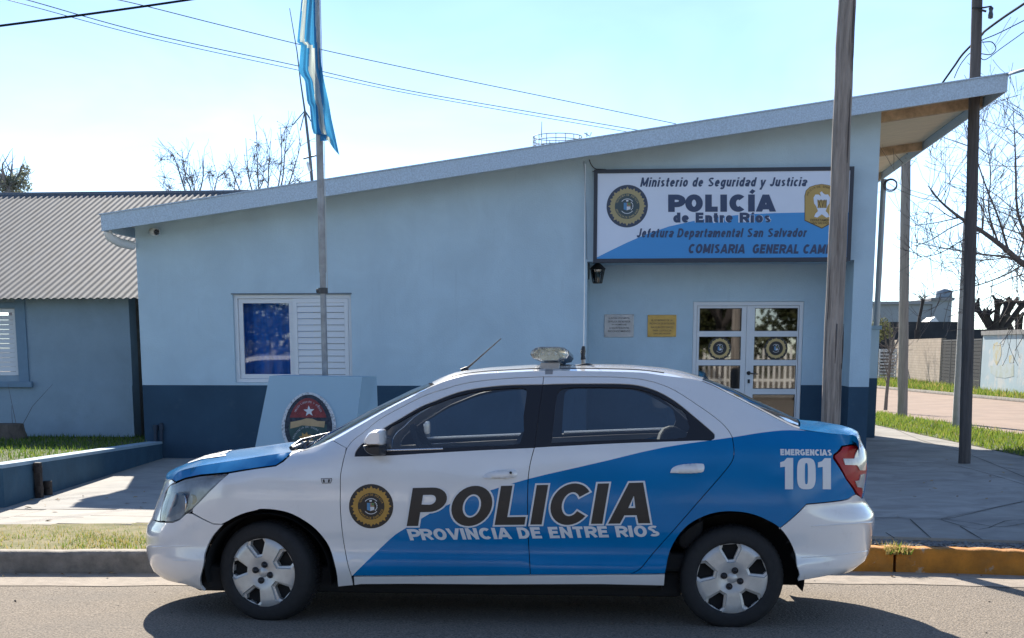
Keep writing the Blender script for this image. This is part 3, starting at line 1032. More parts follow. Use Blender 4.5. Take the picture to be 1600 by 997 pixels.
        def capz(rad):
            return .002 - .016 * np.clip((rad - .17) / .033, 0, 1) ** 2 - .014 * np.clip((.085 - rad) / .05, 0, 1)
        def hp(p, hh):
            return cw + u_ * p[0] * -1 + v_ * p[1] + axw * hh
        mb = MB(); mb.add([hp(p, hh) for p, hh in zip(P2, capz(rad))], [tuple(t) for t in T], 0, True)
        for hx, hl_ in zip(hexes, holes):
            mid = [a * .80 + b * .20 for a, b in zip(hx, hl_)]
            r1 = [hp(p, float(capz(np.linalg.norm(p)))) for p in hx]; r2 = [hp(p, -.015) for p in mid]; r3 = [hp(p, -.018) for p in hl_]; r4 = [hp(p, -.050) for p in hl_]
            for A_, B_ in ((r1, r2), (r2, r3), (r3, r4)):
                mb.add(A_ + B_, [(i, (i + 1) % 6, 6 + (i + 1) % 6, 6 + i) for i in range(6)])
        edge = [hp(p, -.014) for p in circ]; low = [hp(p, -.03) for p in circ]; k_ = len(circ)
        mb.add(edge + low, [(i, (i + 1) % k_, k_ + (i + 1) % k_, k_ + i) for i in range(k_)], 0, True)
        hc = mb.build('hubcap', [silver], wh)
        for k in range(4):
            t = R(75 if wx < 0 else 72) + k * math.pi / 2
            p = np.array([math.cos(t), math.sin(t)]) * .047
            mb = MB(); mb.lathe([(.0185, -.012), (.0185, .004), (.0145, .005), (.0125, -.002), (.0115, .010), (.006, .016), (.0002, .017)], hp(p, -.004), axw, 14)
            mb.build('wheel_nut', [black_trim], wh)
        mb = MB(); mb.lathe([(.031, -.014), (.031, -.001), (.027, .002), (.0002, .004)], hp((0, 0), -.012), axw, 24)
        mb.build('centre_cap', [silver], wh)
        mb = MB()
        n_ = 28; rows = []
        for yy_ in (.0, .765, .5):
            row = []
            for t in np.linspace(-.16, math.pi + .16, n_):
                lx, lz = wx + (.03 if wx < 0 else .005) + (.362 if wx < 0 else .392) * math.cos(t), .262 + (.352 if wx < 0 else .378) * math.sin(t)
                row.append(c2w([lx, side * (yy_ if yy_ else float(Wy(lx, lz)) - .022), lz]))
            rows.append(row)
        mb.grid(np.array(rows))
        mb.add(rows[2], [tuple(range(n_))])
        mb.build('wheel_well', [dark_in], car)
    # dark shell added behind the panel gaps to block light
    arch = []
    for L in (s_archF, s_archR):
        arch.append(inset(L, -.004))
    aF = [p for p in inset(s_archF + [np.array([-1.6, .05]), np.array([-.95, .05])][::1], -.012)]
    aR = [p for p in inset(s_archR + [np.array([1.62, .05]), np.array([.92, .05])][::1], -.012)]
    outl = [np.array([SF, .26])] + [np.array([s, .20 if -1 < s < 1 else (.27 if s < 0 else .36)]) for s in np.linspace(-2.2, 2.2, 40)] + [np.array([SR, .40])] + \
           [np.array([s, float(fzR(np.clip(smap(np.array([s]), np.array([.9]))[0, 0], -1.88, 1.97))) - (.03 if abs(s) > 1.5 else 0) if (s < -1.15 or s > 1.75) else float(fsh0(s)) - .02]) for s in np.linspace(SR, SF, 70)]
    P2, T, ri = fill2d(outl, [], (), .06)
    C2 = P2[T].mean(1)
    keep = ~(inpoly(C2, aF) | inpoly(C2, aR))
    mb = MB(); mb.add(skin(P2[:, 0], P2[:, 1], side, -.034), [tuple(t) for t in T[keep]], 0, True)
    mb.build('inner_shell', [dark_in], car)

# whole-width panels: bumpers and nose are mirrored in one mesh
def both(name, sz, mats, off=0.0, flange=.014, gap=.002, lines=(), regions=(), parent=None, h=.045):
    objs = []
    O = inset(sz, gap) if gap else sz
    P2, T, ri = fill2d(O, (), lines, h, regions)
    mb = MB(); NN = []
    for side in (-1, 1):
        b = len(mb.v)
        nn_ = skin_n(P2[:, 0], P2[:, 1], side); NN.append(nn_)
        if flange: NN.append(nn_)
        mb.v += [tuple(p) for p in skin(P2[:, 0], P2[:, 1], side, off)]
        for t, r_ in zip(T, ri):
            f = tuple(int(i) + b for i in (t if side < 0 else t[::-1]))
            mb.f.append(f); mb.m.append(int(r_)); mb.sm.append(True)
        from collections import Counter
        if flange:
            ec = Counter(); own = {}
            for t in T:
                for a, c in ((t[0], t[1]), (t[1], t[2]), (t[2], t[0])):
                    ec[(min(a, c), max(a, c))] += 1; own[(min(a, c), max(a, c))] = (a, c)
            b2 = len(mb.v)
            mb.v += [tuple(p) for p in skin(P2[:, 0], P2[:, 1], side, off - flange)]
            for e, k in ec.items():
                a, c = own[e]
                if k == 1 and not (abs(abs(P2[a, 0]) - abs(SF)) < .02 and abs(abs(P2[c, 0]) - abs(SF)) < .02):
                    f = (c + b, a + b, a + b2, c + b2)
                    mb.f.append(f if side < 0 else f[::-1]); mb.m.append(0); mb.sm.append(False)
    return mb.build(name, mats, parent or car, recalc=False, normals=np.vstack(NN))

fb = both('front_bumper', bump_f, [white_p, black_trim], regions=[[np.array([SF - .1, .27]), np.array([-2.22, .27]), np.array([-2.17, .40]), np.array([SF - .1, .40])]],
          lines=[[np.array([SF - .1, .27]), np.array([-2.22, .27]), np.array([-2.17, .40]), np.array([SF - .1, .40])]])
rb = both('rear_bumper', bump_r, [white_p, black_trim])
# raised lines pressed into the bumpers
def crease(pts, parent, r=.0035, m_=white_p, nm='crease_line'):
    for side in (-1, 1):
        q = sm(SZ(pts), 4)
        mb = MB(); mb.tube(skin([p[0] for p in q], [p[1] for p in q], side, 0.0), r, 6); mb.build(nm, [m_], parent)
crease([(1268,822.5),(1310,820),(1345,817.5),(1362,816)], rb)
crease([(1253,871),(1300,868),(1335,864),(1355,861)], rb, .003)
crease([(238,855),(262,854),(298,853.5)], fb, .003)
crease([(270,876),(280,876.3),(292,876.4)], fb, .0025)
# nose above the bumper: white surround, split dark grille, plate of the boot lid between the lamps
nose_top = float(RC[0, 2])
s_n0 = head_sz[-1][0] - .012
nose = SZ([(249.5,814.5),(251,800),(257.5,770),(265.5,758),(272.5,753.5),(268.5,750)]) + [np.array([s, nose_top - .004 - .03 * k / 7]) for k, s in enumerate(np.linspace(pix2sz((268.5, 750))[0] - .06, SF, 8))] \
    + [np.array([s, zlip + .003]) for s in np.linspace(SF, pix2sz((249.5, 814.5))[0] - .08, 8)]
gr = [np.array([SF - .1, zlip + .02]), np.array([-2.20, zlip + .02]), np.array([-2.19, nose_top - .085]), np.array([SF - .1, nose_top - .085])]
both('nose_panel', nose, [white_p, black_trim], lines=[gr], regions=[gr], gap=.001)
zt0 = pix2sz((1342, 694.8))[1]
lid_rear = [np.array([s, zlr + .004]) for s in np.linspace(2.17, SR, 6)] + [np.array([s, zt0 + .06]) for s in np.linspace(SR, 2.12, 6)]
both('boot_panel', lid_rear, [blue_p], gap=.002)
# hood, roof, boot lid, screens: sheets between the two rails, crowned to the profile traced in the photo
TPX = np.array([(264.5,745),(271,735.5),(305,721),(335,709.5),(369,703),(420,696),(449,691.6),(470,693),(490,693),(525,672.5),(562,652.5),(590.7,637),(653,606.5),(672.5,599.5),(684.6,595.5),
                (698,588),(720,580.6),(770,574),(835,570),(929,569),(981,570),(1037.5,574.7),(1065.6,580.3),(1098,590.2),(1143,607.3),(1162,617),(1237.7,652.3),(1250,656),(1280,658.5),(1312,664),(1328,669),(1336,675)])
fbul = pchip([RC[0, 0], RC[1, 0], RC[6, 0], RC[8, 0], RC[12, 0], -.1, .8, RC[20, 0], RC[24, 0], RC[26, 0], RC[27, 0]],
             [-.15, -.15, -.13, -.13, -.07, -.02, .0, .04, .06, .075, .08])
def crown(x):
    xc = x + fbul(x)
    lo, hi = .5, 1.6
    for _ in range(40):
        z = (lo + hi) / 2
        p = proj(c2w([xc, 0, z]))
        if p[1] > np.interp(p[0], TPX[:, 0], TPX[:, 1]): lo = z
        else: hi = z
    return lo
def sheet(name, x0, x1, mats, q0=-1.0, q1=1.0, nx=24, nq=25, drop=0.0, thick=.012, pw=2.4, side_extra=None, off=0.0):
    xs = np.linspace(x0, x1, nx); rows = []
    for x in xs:
        zr, yr, zc, b = float(fzR(x)), float(fyR(x)), crown(float(x)), float(fbul(x))
        row = []
        for q in np.linspace(q0, q1, nq):
            row.append(c2w([x + b * (1 - abs(q) ** 2.2), q * yr, zr + (zc - zr) * (1 - abs(q) ** pw) - drop + off]))
        rows.append(row)
    mb = MB(); G = np.array(rows)
    mb.grid(G)
    if thick:
        edge = [G[0, j] for j in range(nq)] + [G[i, -1] for i in range(1, nx)] + [G[-1, j] for j in range(nq - 2, -1, -1)] + [G[i, 0] for i in range(nx - 2, 0, -1)]
        low = [p - EZ * thick for p in edge]; k = len(edge)
        mb.add(edge + low, [(i, (i + 1) % k, k + (i + 1) % k, k + i) for i in range(k)])
    return mb, G
xc0, xc1 = RC[0, 0], RC[6, 0]
mb, G = sheet('hood', xc0, xc1, None, nx=36, thick=0)
g0 = G[0]; fr_ = []
for dx, dz in ((0, 0), (-.012, -.010), (-.018, -.028), (-.016, -.048)):
    fr_.append([p + EX * dx * (1 - abs(q) ** 5) + EZ * dz for p, q in zip(g0, np.linspace(-1, 1, len(g0)))])
mb.grid(np.array(fr_))
for side in (-1, 1):
    P2, T, ri = fill2d(inset(hood_side, .0012), h=.04)
    mb.add(skin(P2[:, 0], P2[:, 1], side), [tuple(t) for t in T], 0, True)
# cut-out of the white lettering on the hood: a flat decal seen at a grazing angle
hood = mb.build('hood', [blue_p], car, weld=True)
hood_s = []
def hood_pt(x, q):
    zr, yr, zc, b = float(fzR(x)), float(fyR(x)), crown(float(x)), float(fbul(x))
    return c2w([x + b * (1 - abs(q) ** 2.2), q * yr, zr + (zc - zr) * (1 - abs(q) ** 2.4) + .005])
V_, F_ = bold_text('POLICIA', .22)
lo_, hi_ = V_.min(0), V_.max(0)
mb = MB(); bmx = bmesh.new()
vv = [bmx.verts.new((float(a), float(b), 0)) for a, b in V_]
for f in F_:
    try: bmx.faces.new([vv[i] for i in f])
    except ValueError: pass
for k in range(1, 24):
    bmesh.ops.bisect_plane(bmx, geom=bmx.verts[:] + bmx.edges[:] + bmx.faces[:], plane_co=(lo_[0] + (hi_[0] - lo_[0]) * k / 24, 0, 0), plane_no=(1, 0, 0))
for k in range(1, 8):
    bmesh.ops.bisect_plane(bmx, geom=bmx.verts[:] + bmx.edges[:] + bmx.faces[:], plane_co=(0, lo_[1] + (hi_[1] - lo_[1]) * k / 8, 0), plane_no=(0, 1, 0))
bmx.verts.index_update()
mb.add([hood_pt(-1.52 - .24 * (v.co.y - lo_[1]) / (hi_[1] - lo_[1]), .72 - 1.44 * (v.co.x - lo_[0]) / (hi_[0] - lo_[0])) for v in bmx.verts], [[v.index for v in f.verts] for f in bmx.faces])
bmx.free()
mb.build('hood_lettering', [decal_white], hood)
xw0, xw1 = RC[7, 0] - .03, RC[12, 0] - .02
mb, G = sheet('w', xw0, xw1, None, -.93, .93, thick=0); mb.build('windscreen', [wind_glass], car)
for a, b in ((-1, -.925), (.925, 1)):
    mb, G = sheet('p', RC[6, 0], RC[13, 0], None, a, b, 24, 3, thick=0); mb.build('windscreen_pillar', [white_p], car)
mb, G = sheet('r', RC[12, 0], RC[20, 0], None, nx=40, thick=.014); roof_o = mb.build('roof', [white_p], car)
for q in (-.86, .86):
    pts = []
    for x in np.linspace(RC[13, 0], RC[19, 0], 20):
        zr, yr, zc, b = float(fzR(x)), float(fyR(x)), crown(float(x)), float(fbul(x))
        pts.append(c2w([x + b * (1 - abs(q) ** 2.2), q * yr, zr + (zc - zr) * (1 - abs(q) ** 2.4) + .001]))
    mb = MB(); mb.tube(pts, .0028, 6); mb.build('roof_seam', [seat_m], roof_o)
xb0, xb1 = RC[20, 0] + .015, RC[24, 0] - .01
mb, G = sheet('b', xb0, xb1, None, -.93, .93, thick=0); mb.build('rear_window', [car_glass], car)
for a, b in ((-1, -.925), (.925, 1)):
    mb, G = sheet('p', RC[19, 0], RC[24, 0], None, a, b, 24, 3, thick=0); mb.build('rear_pillar', [white_p], car)
# boot lid, rolled down over its rear edge
xs = np.linspace(RC[24, 0], RC[27, 0], 14); rows = []
for x in xs:
    zr, yr, zc, b = float(fzR(x)), float(fyR(x)), crown(float(x)), float(fbul(x))
    rows.append([c2w([x + b * (1 - abs(q) ** 2.2), q * yr, zr + max(zc - zr, .004) * (1 - abs(q) ** 2.4)]) for q in np.linspace(-1, 1, 25)])
x, zr, yr, b = float(xs[-1]), float(fzR(xs[-1])), float(fyR(xs[-1])), float(fbul(xs[-1])); zc = crown(x)
for dx, dz in ((.018, -.010), (.030, -.035), (.036, -.085)):
    rows.append([c2w([x + dx + b * (1 - abs(q) ** 2.2), q * (yr + .01), zr + max(zc - zr, .004) * (1 - abs(q) ** 2.4) + dz]) for q in np.linspace(-1, 1, 25)])
mb = MB(); mb.grid(np.array(rows))
for j in (0, -1):                       # turned-down side edge of the lid
    ed = [r_[j] for r_ in rows[-8:]]
    sd_ = EY * (.006 if j == 0 else -.006)
    mb.grid(np.array([ed, [p + sd_ - EZ * .018 for p in ed], [p + sd_ * 2 - EZ * .034 for p in ed]]))
mb.build('boot_lid', [blue_p], car)
# cowl, wipers
mb = MB()
rows = []
for x, dz in ((RC[6, 0] - .02, -.035), (RC[7, 0] + .06, -.03)):
    zr, yr, zc, b = float(fzR(x)), float(fyR(x)), crown(float(x)), float(fbul(x))
    rows.append([c2w([x + b * (1 - abs(q) ** 2.2), q * yr, zr + (zc - zr) * .6 * (1 - abs(q) ** 2.4) + dz]) for q in np.linspace(-.97, .97, 15)])
mb.grid(np.array(rows)); mb.build('cowl', [black_trim], car)
wip_m = mat('wiper_arm', (.10, .10, .11), rough=.35, metal=.6)
for (p0, p1, y0_, y1_) in (((456, 699), (486, 683.5), -.50, -.30), ((458, 701), (494, 690.5), -.62, -.10)):
    a = carpx(*p0, y0_); b = carpx(*p1, y1_)
    mb = MB(); mb.tube([c2w(a), c2w((a + b) / 2 + np.array([0, 0, .012])), c2w(b)], [.012, .010, .006], 6)
    b2 = b + np.array([.10, .35, .03])
    mb.tube([c2w(a + np.array([.05, .05, -.005])), c2w(b), c2w(b2)], [.006, .007, .005], 6)
    mb.build('wiper', [wip_m], car)

# ---- underbody and cabin
mb = MB(); mb.bbox((-1.75, -.70, .15), (1.05, .70, .30), .03)
mb.v = [tuple(c2w(p)) for p in mb.v]; mb.build('underbody', [dark_in], car)
mb = MB(); mb.bbox((-.95, -.74, .30), (1.35, .74, .40), .02); mb.v = [tuple(c2w(p)) for p in mb.v]; mb.build('cabin_floor', [dark_in], car)
mb = MB(); mb.bbox((1.02, -.70, .42), (1.16, .70, .93), .04); mb.bbox((1.12, -.72, .90), (1.70, .72, .935), .015); mb.v = [tuple(c2w(p)) for p in mb.v]; mb.build('parcel_shelf', [seat_m], car)
mb = MB(); mb.bbox((-1.02, -.72, .62), (-.55, .72, .915), .05); mb.v = [tuple(c2w(p)) for p in mb.v]; mb.build('dashboard', [seat_m], car)
def seat(x, y, w, name='seat'):
    mb = MB()
    mb.bbox((x - .48, y - w, .42), (x, y + w, .58), .05)
    o_ = MB()
    vs = []
    m2 = MB(); m2.bbox((-.06, -w, 0), (.07, w, .60), .05)
    for p in m2.v: vs.append((x + p[0] + p[2] * .27, y + p[1] * (1 - .22 * max(0, p[2] - .3)), .52 + p[2] * .93))
    mb.add(vs, m2.f)
    m2 = MB(); m2.bbox((-.045, -.13, 0), (.045, .13, .17), .04)
    if w < .5:
        mb.add([(x + .19 + p[0], y + p[1], 1.10 + p[2]) for p in m2.v], m2.f)
    mb.v = [tuple(c2w(p)) for p in mb.v]
    mb.sm = [True] * len(mb.sm)
    mb.build(name, [seat_m], car)
seat(.02, -.36, .24); seat(.02, .36, .24); seat(.86, 0, .62)
sw = MB(); c_ = c2w([-.42, -.36, .93]); axw = c2w([.85, 0, .52]) - c2w([0, 0, 0])
sw.lathe([(.185 + .016 * math.cos(t), .016 * math.sin(t)) for t in np.linspace(0, 2 * math.pi, 9)], c_, axw, 28)
sw.lathe([(.0002, .02), (.06, .015), (.07, -.02)], c_, axw, 14)
sw.tube([c_, c_ - axw * .28], .03, 8)
sw.tube([c_ + EY * .18, c_ - EY * .18], .018, 6)
sw.build('steering_wheel', [seat_m], car)

# ---- lettering and badges on the skin
def decal(name, shapes, parent=None, off=.0016):
    """shapes: (points in photo px, faces, material)"""
    mats_ = []; mb = MB()
    for k, (V, Fs, m_) in enumerate(shapes):
        if m_ not in mats_: mats_.append(m_)
        bm = bmesh.new()
        vv = [bm.verts.new((float(a), float(b), 0)) for a, b in V]
        for f in Fs:
            try: bm.faces.new([vv[int(i)] for i in f])
            except ValueError: pass
        V = np.asarray(V)
        for axis in (0, 1):
            lo, hi = V[:, axis].min(), V[:, axis].max()
            n_ = int((hi - lo) / 14)
            for t in range(1, n_ + 1):
                co = [0, 0, 0]; no = [0, 0, 0]; co[axis] = lo + (hi - lo) * t / (n_ + 1); no[axis] = 1
                bmesh.ops.bisect_plane(bm, geom=bm.verts[:] + bm.edges[:] + bm.faces[:], plane_co=co, plane_no=no)
        bm.verts.index_update()
        sz = np.array([pix2sz(v.co[:2]) for v in bm.verts])
        P = skin(sz[:, 0], sz[:, 1], -1, off + .0007 * k)
        mb.add(P, [[v.index for v in f.verts] for f in bm.faces], mats_.index(m_), False)
        bm.free()
    return mb.build(name, mats_, parent or car, recalc=False)

def word(txt, quad, w=.2, shear=0.0, gap=.14, m_=None, lo=None, hi=None):
    V, Fs = bold_text(txt, w, shear, gap)
    return (quadmap(V, quad, lo, hi), Fs, m_)

# bold italic capitals drawn as polygons in a 0-1 box (the built-in font has no heavy italic)
def thick_letters(word_, w=.26):
    import math as _m
    out = []; x = 0.0; gap = .13
    def arcpts(cx, cy, rx, ry, a0, a1, n=14):
        return [(cx + rx * _m.cos(a0 + (a1 - a0) * i / n), cy + ry * _m.sin(a0 + (a1 - a0) * i / n)) for i in range(n + 1)]
    PI = _m.pi
    for ch in word_:
        if ch == 'P':
            o = [(0, 0), (w, 0), (w, .36)] + arcpts(.45, .68, .37, .32, -PI / 2, PI / 2) + [(0, 1)]
            h = [(w, .56)] + arcpts(.44, .68, .13, .13, -PI / 2, PI / 2, 8) + [(w, .81)]
            L = ([o], [h], .82)
        elif ch == 'O':
            o = arcpts(.46, .5, .46, .52, 0, 2 * PI, 32)[:-1]; h = arcpts(.46, .5, .205, .30, 0, 2 * PI, 24)[:-1]
            L = ([o], [h], .92)
        elif ch == 'L':
            L = ([[(0, 0), (.68, 0), (.68, .2), (w, .2), (w, 1), (0, 1)]], [], .68)
        elif ch == 'I':
            L = ([[(0, 0), (w, 0), (w, 1), (0, 1)]], [], w)
        elif ch == 'C':
            o = arcpts(.46, .5, .46, .52, .62, 2 * PI - .62, 28); i_ = arcpts(.46, .5, .205, .30, .62, 2 * PI - .62, 22)[::-1]
            L = ([o + [(.80, .335), (.60, .34)][:0] + i_], [], .86)
        elif ch == 'A':
            L = ([[(0, 0), (.27, 0), (.34, .2), (.62, .2), (.69, 0), (.96, 0), (.64, 1), (.32, 1)]], [[(.40, .38), (.56, .38), (.48, .68)]], .96)
        out.append([([[(x + a, b) for a, b in q] for q in L[0]], [[(x + a, b) for a, b in q] for q in L[1]])])
        x += L[2] + gap
    return out, x - gap
TL, TW = thick_letters('POLICIA')
QUAD = [np.array(p, float) for p in ((635.5, 822), (1016, 817.5), (1027, 753.5), (645, 762.5))]
def slant(p, k):
    # bottoms at the left, tops pushed right
    return p
shapes = []
def polpx(V):
    V = np.asarray(V, float)
    t = np.stack([V[:, 0] / TW, V[:, 1]], 1)
    u, v = t[:, :1], t[:, 1:]
    a, b, c, d = QUAD
    base = a * (1 - u) * (1 - v) + b * u * (1 - v) + c * u * v + d * (1 - u) * v
    return base
bw = .030
for grow, m_ in ((.042, decal_white), (0.0, decal_black)):
    for L in TL:
        for outs, hols in L:
            O = inset(outs[0], -grow) if grow else [np.array(p) for p in outs[0]]
            H = [inset(h_, grow) if grow else [np.array(p) for p in h_] for h_ in hols]
            P2, T, ri = fill2d(O, H)
            shapes.append((polpx(P2), T, m_))
wh = [s_ for s_ in shapes if s_[2] is decal_white]; bl = [s_ for s_ in shapes if s_[2] is decal_black]
def merge(L):
    V = []; Fs = []
    for v, f, m_ in L:
        b = len(V); V += list(v); Fs += [tuple(int(i) + b for i in t) for t in f]
    return (np.array(V), Fs, L[0][2])
decal('lettering', [merge(wh), merge(bl)])
decal('lettering', [word('PROVINCIA DE ENTRE RIOS', [(640.5, 844.5), (1031, 838.5), (1028.5, 820.5), (635, 826.5)], w=.235, shear=-.03, gap=.09, m_=decal_white)])
decal('lettering', [word('EMERGENCIAS', [(1219.5, 711.5), (1299.5, 712.3), (1299, 702.6), (1219, 701.6)], w=.27, gap=.075, m_=decal_white)])
# 101 in tall block figures
def fig1(x): return [(x + 0, .86), (x + 0, .70), (x + .17, .72), (x + .17, 0), (x + .46, 0), (x + .46, 1.0), (x + .24, 1.0), (x + .14, .90)]
O0 = [(.60 + .33 + .33 * math.copysign(abs(math.cos(t)) ** .6, math.cos(t)), .5 + .5 * math.copysign(abs(math.sin(t)) ** .6, math.sin(t))) for t in np.linspace(0, 2 * math.pi, 40, endpoint=False)]
H0 = [(.60 + .33 + .055 * math.copysign(abs(math.cos(t)) ** .5, math.cos(t)), .5 + .34 * math.copysign(abs(math.sin(t)) ** .5, math.sin(t))) for t in np.linspace(0, 2 * math.pi, 30, endpoint=False)]
q101 = [(1219, 764.5), (1298, 764.5), (1298, 716), (1219, 715.5)]
sh = []
for o_, h_ in ((fig1(0), []), (O0, [H0]), (fig1(1.34), [])):
    P2, T, ri = fill2d(o_, h_); sh.append((quadmap(P2, q101, np.array([0, 0]), np.array([1.80, 1])), T, decal_white))
decal('lettering', [merge(sh)])

def emblem_shapes(cx, cy, r, ry=None, gold=None, ring=None, inner=None, white=None, text=True, blk=None):
    """round police badge: dark disc, gold sun with uneven rays, dark ring with lettering, small shield"""
    ry = ry or r
    gold = gold or decal_gold; blk = blk or decal_black; white = white or decal_white
    to = lambda V: np.stack([cx + np.asarray(V)[:, 0] * r, cy - np.asarray(V)[:, 1] * ry], 1)
    circ = lambda k, n=48: [(k * math.cos(t), k * math.sin(t)) for t in np.linspace(0, 2 * math.pi, n, endpoint=False)]
    S = []
    def fillto(o_, m_, h_=()):
        P2, T, ri = fill2d(o_, h_); S.append((to(P2), T, m_))
    fillto(circ(1.0), blk)
    ray_ = []
    amp = [.92, .76, .80, .74]
    for k in range(64):
        t = math.pi / 2 + k * 2 * math.pi / 64
        q = [.925, .80, .855, .79][k % 4] if k % 8 < 4 else [.90, .79, .84, .80][k % 4]
        ray_.append((q * math.cos(t), q * math.sin(t)))
    fillto(ray_, gold)
    fillto(circ(.60, 40), inner or blk)
    if text:
        for txt, a0, a1, rad, flip in (('JEFATURA DE POLICIA', 165, 15, .475, False), ('PROVINCIA DE ENTRE RIOS', 195, 345, .575, True)):
            n_ = len(txt); VV = []; FF = []
            for i, ch in enumerate(txt):
                if ch == ' ': continue
                V, Fs = glyphs(ch, .01)
                if len(V) == 0: continue
                V = (V - V.mean(0)) * .13
                t = R(a0 + (a1 - a0) * (i + .5) / n_)
                up = np.array([math.cos(t), math.sin(t)]); rt = np.array([math.sin(t), -math.cos(t)])
                if flip: up = -up; rt = -rt
                cc = np.array([math.cos(t), math.sin(t)]) * (rad + (.05 if not flip else -.05))
                b = len(VV); VV += [cc + rt * p[0] + up * p[1] for p in V]; FF += [tuple(j + b for j in f) for f in Fs]
            S.append((to(np.array(VV)), FF, gold))
    for a0, a1 in ((40, 140), (220, 320)):
        arc = [(.36 * math.cos(R(t)), .36 * math.sin(R(t)) + (0)) for t in np.linspace(a0, a1, 12)]
        arc2 = [(.33 * math.cos(R(t)), .33 * math.sin(R(t))) for t in np.linspace(a1, a0, 12)]
        fillto(arc + arc2, white)
    for sx in (-1, 1):
        for k in range(6):
            t = R(180 + sx * 90 - 90 + (k - 2.5) * 17) if sx < 0 else R((k - 2.5) * 17)
            cx_, cy_ = .275 * math.cos(t) * 1, .25 * math.sin(t)
            fillto([(cx_ - .025, cy_ - .02), (cx_ + .025, cy_ - .02), (cx_ + .02, cy_ + .03), (cx_ - .02, cy_ + .03)], white)
    fillto([(-.17, -.15), (-.02, -.2), (-.02, .16), (-.17, .16)], mat('badge_blue', (.10, .28, .50), rough=.5))
    fillto([(-.02, -.2), (.16, -.15), (.16, -.02), (-.02, -.02)], white)
    fillto([(-.02, -.02), (.16, -.02), (.16, .16), (-.02, .16)], mat('badge_tan', (.38, .22, .14), rough=.5))
    fillto([(.04, .05), (.15, .05), (.15, .15), (.04, .15)], decal_green)
    fillto([(-.05, .21), (.05, .21), (.06, .29), (-.06, .29)], white)
    return S
decal('door_badge', emblem_shapes(580, 791, 34.6))
# side repeater on the fender
rp = [(501.5,747.5),(518.5,747),(519,749.5),(517,755.2),(503.5,755.5),(502,752)]
sh = [];
P2, T, ri = fill2d([np.array(p) for p in rp]); sh.append((P2, T, decal_black))
P2, T, ri = fill2d(inset(rp, .8)); sh.append((P2, T, mat('repeater_lens', (.55, .56, .58), rough=.2)))
P2, T, ri = fill2d([np.array(p, float) for p in ((504.5,749.5),(507,749),(508,754),(505,754))]); sh.append((P2, T, decal_black))
P2, T, ri = fill2d([np.array(p, float) for p in ((513,749),(516,749),(515,754),(512.5,754))]); sh.append((P2, T, decal_black))
decal('side_repeater', sh)

# ---- roof equipment
def wpx(px, py, y): return c2w(carpx(px, py, y))
bar_clear = glass_mat('lightbar_lens', (.93, .95, .93), boost=.16, rough=.10)
bar_m = mat('lightbar_body', (.74, .68, .58), rough=.4, noise=.2, nscale=20)
yb0, yb1 = -.52, .55
lens_px = [(828,553),(830,548),(836,543.5),(845,541.5),(872,541.5),(881,543),(888,547.5),(889,554),(885,560),(876,562),(873,565),(846,565),(840,561),(832,560)]
lb = MB(); rows = []
c0 = np.mean([carpx(a, b, yb0) for a, b in lens_px], 0)
for y, k in ((yb0 - .008, .82), (yb0, .97), (yb0 + .03, 1.0), (yb1 - .03, 1.0), (yb1, .97), (yb1 + .008, .82)):
    rows.append([c2w(np.array([c0[0], y, c0[2]]) + (carpx(a, b, yb0) - c0) * np.array([k, 0, k])) for a, b in lens_px])
lb.grid(np.array(rows), close=True, smooth=False)
for r_ in (rows[0], rows[-1]): lb.add(r_, [tuple(range(len(r_)))])
body = MB(); rows = []
in_px = [(843,548),(872,548),(875,556),(872,563.5),(847,563.5),(842,556)]
for y in (yb0 + .012, yb1 - .012):
    rows.append([c2w(np.array([1, 0, 1]) * carpx(a, b, yb0) + np.array([0, y, 0])) for a, b in in_px])
body.grid(np.array(rows), close=True, smooth=False)
for r_ in rows: body.add(r_, [tuple(range(len(r_)))])
lbo = body.build('light_bar', [bar_m], car)
lb.build('lens', [bar_clear], lbo)
for px in (848, 858.5, 869):
    c_ = wpx(px, 552, yb0 + .012)
    mb = MB(); mb.lathe([(.0105, -.002), (.0105, .006), (.008, .006), (.006, .001), (.0001, .002)], c_, -EY, 14)
    mb.build('lamp', [chrome], lbo)
for y in (yb0 + .02, yb1 - .05):
    mb = MB()
    for (a, b, c, d_) in ((844, 566.5, 874, 577.5),):
        p0 = carpx(a, d_, yb0); p1 = carpx(c, b, yb0)
        m2 = MB(); m2.bbox((p0[0], y, p0[2] - .005), (p1[0], y + .05, p1[2]), .004); mb.add([c2w(p) for p in m2.v], m2.f)
    mb.build('bracket', [mat('bracket_steel', (.42, .40, .38), rough=.45, metal=.5, noise=.3)], lbo)
mb = MB(); p0 = carpx(852, 588, -.565); p1 = carpx(864, 577, -.545)
mb.add([c2w(p) for p in ((p0[0], -.588, p0[2]), (p1[0], -.588, p0[2]), (p1[0], -.575, p0[2] + .03), (p1[0], -.52, p1[2]), (p0[0], -.52, p1[2]), (p0[0], -.575, p0[2] + .03))], [(0, 1, 2, 5), (5, 2, 3, 4)])
mb.build('strap', [mat('bracket_steel', (.42, .40, .38), rough=.45, metal=.5, noise=.3)], lbo)
mb = MB()
loop = [carpx(876 + 0, 570, -.3), carpx(895, 573, -.35), carpx(915, 569, -.3), carpx(926, 571, -.25), carpx(922, 577, -.3), carpx(906, 578, -.32), carpx(893, 574, -.28), carpx(878, 576, -.3)]
mb.tube([c2w(p) for p in smooth_line(loop, 5)], .006, 6)
mb.build('cable', [decal_black], lbo)
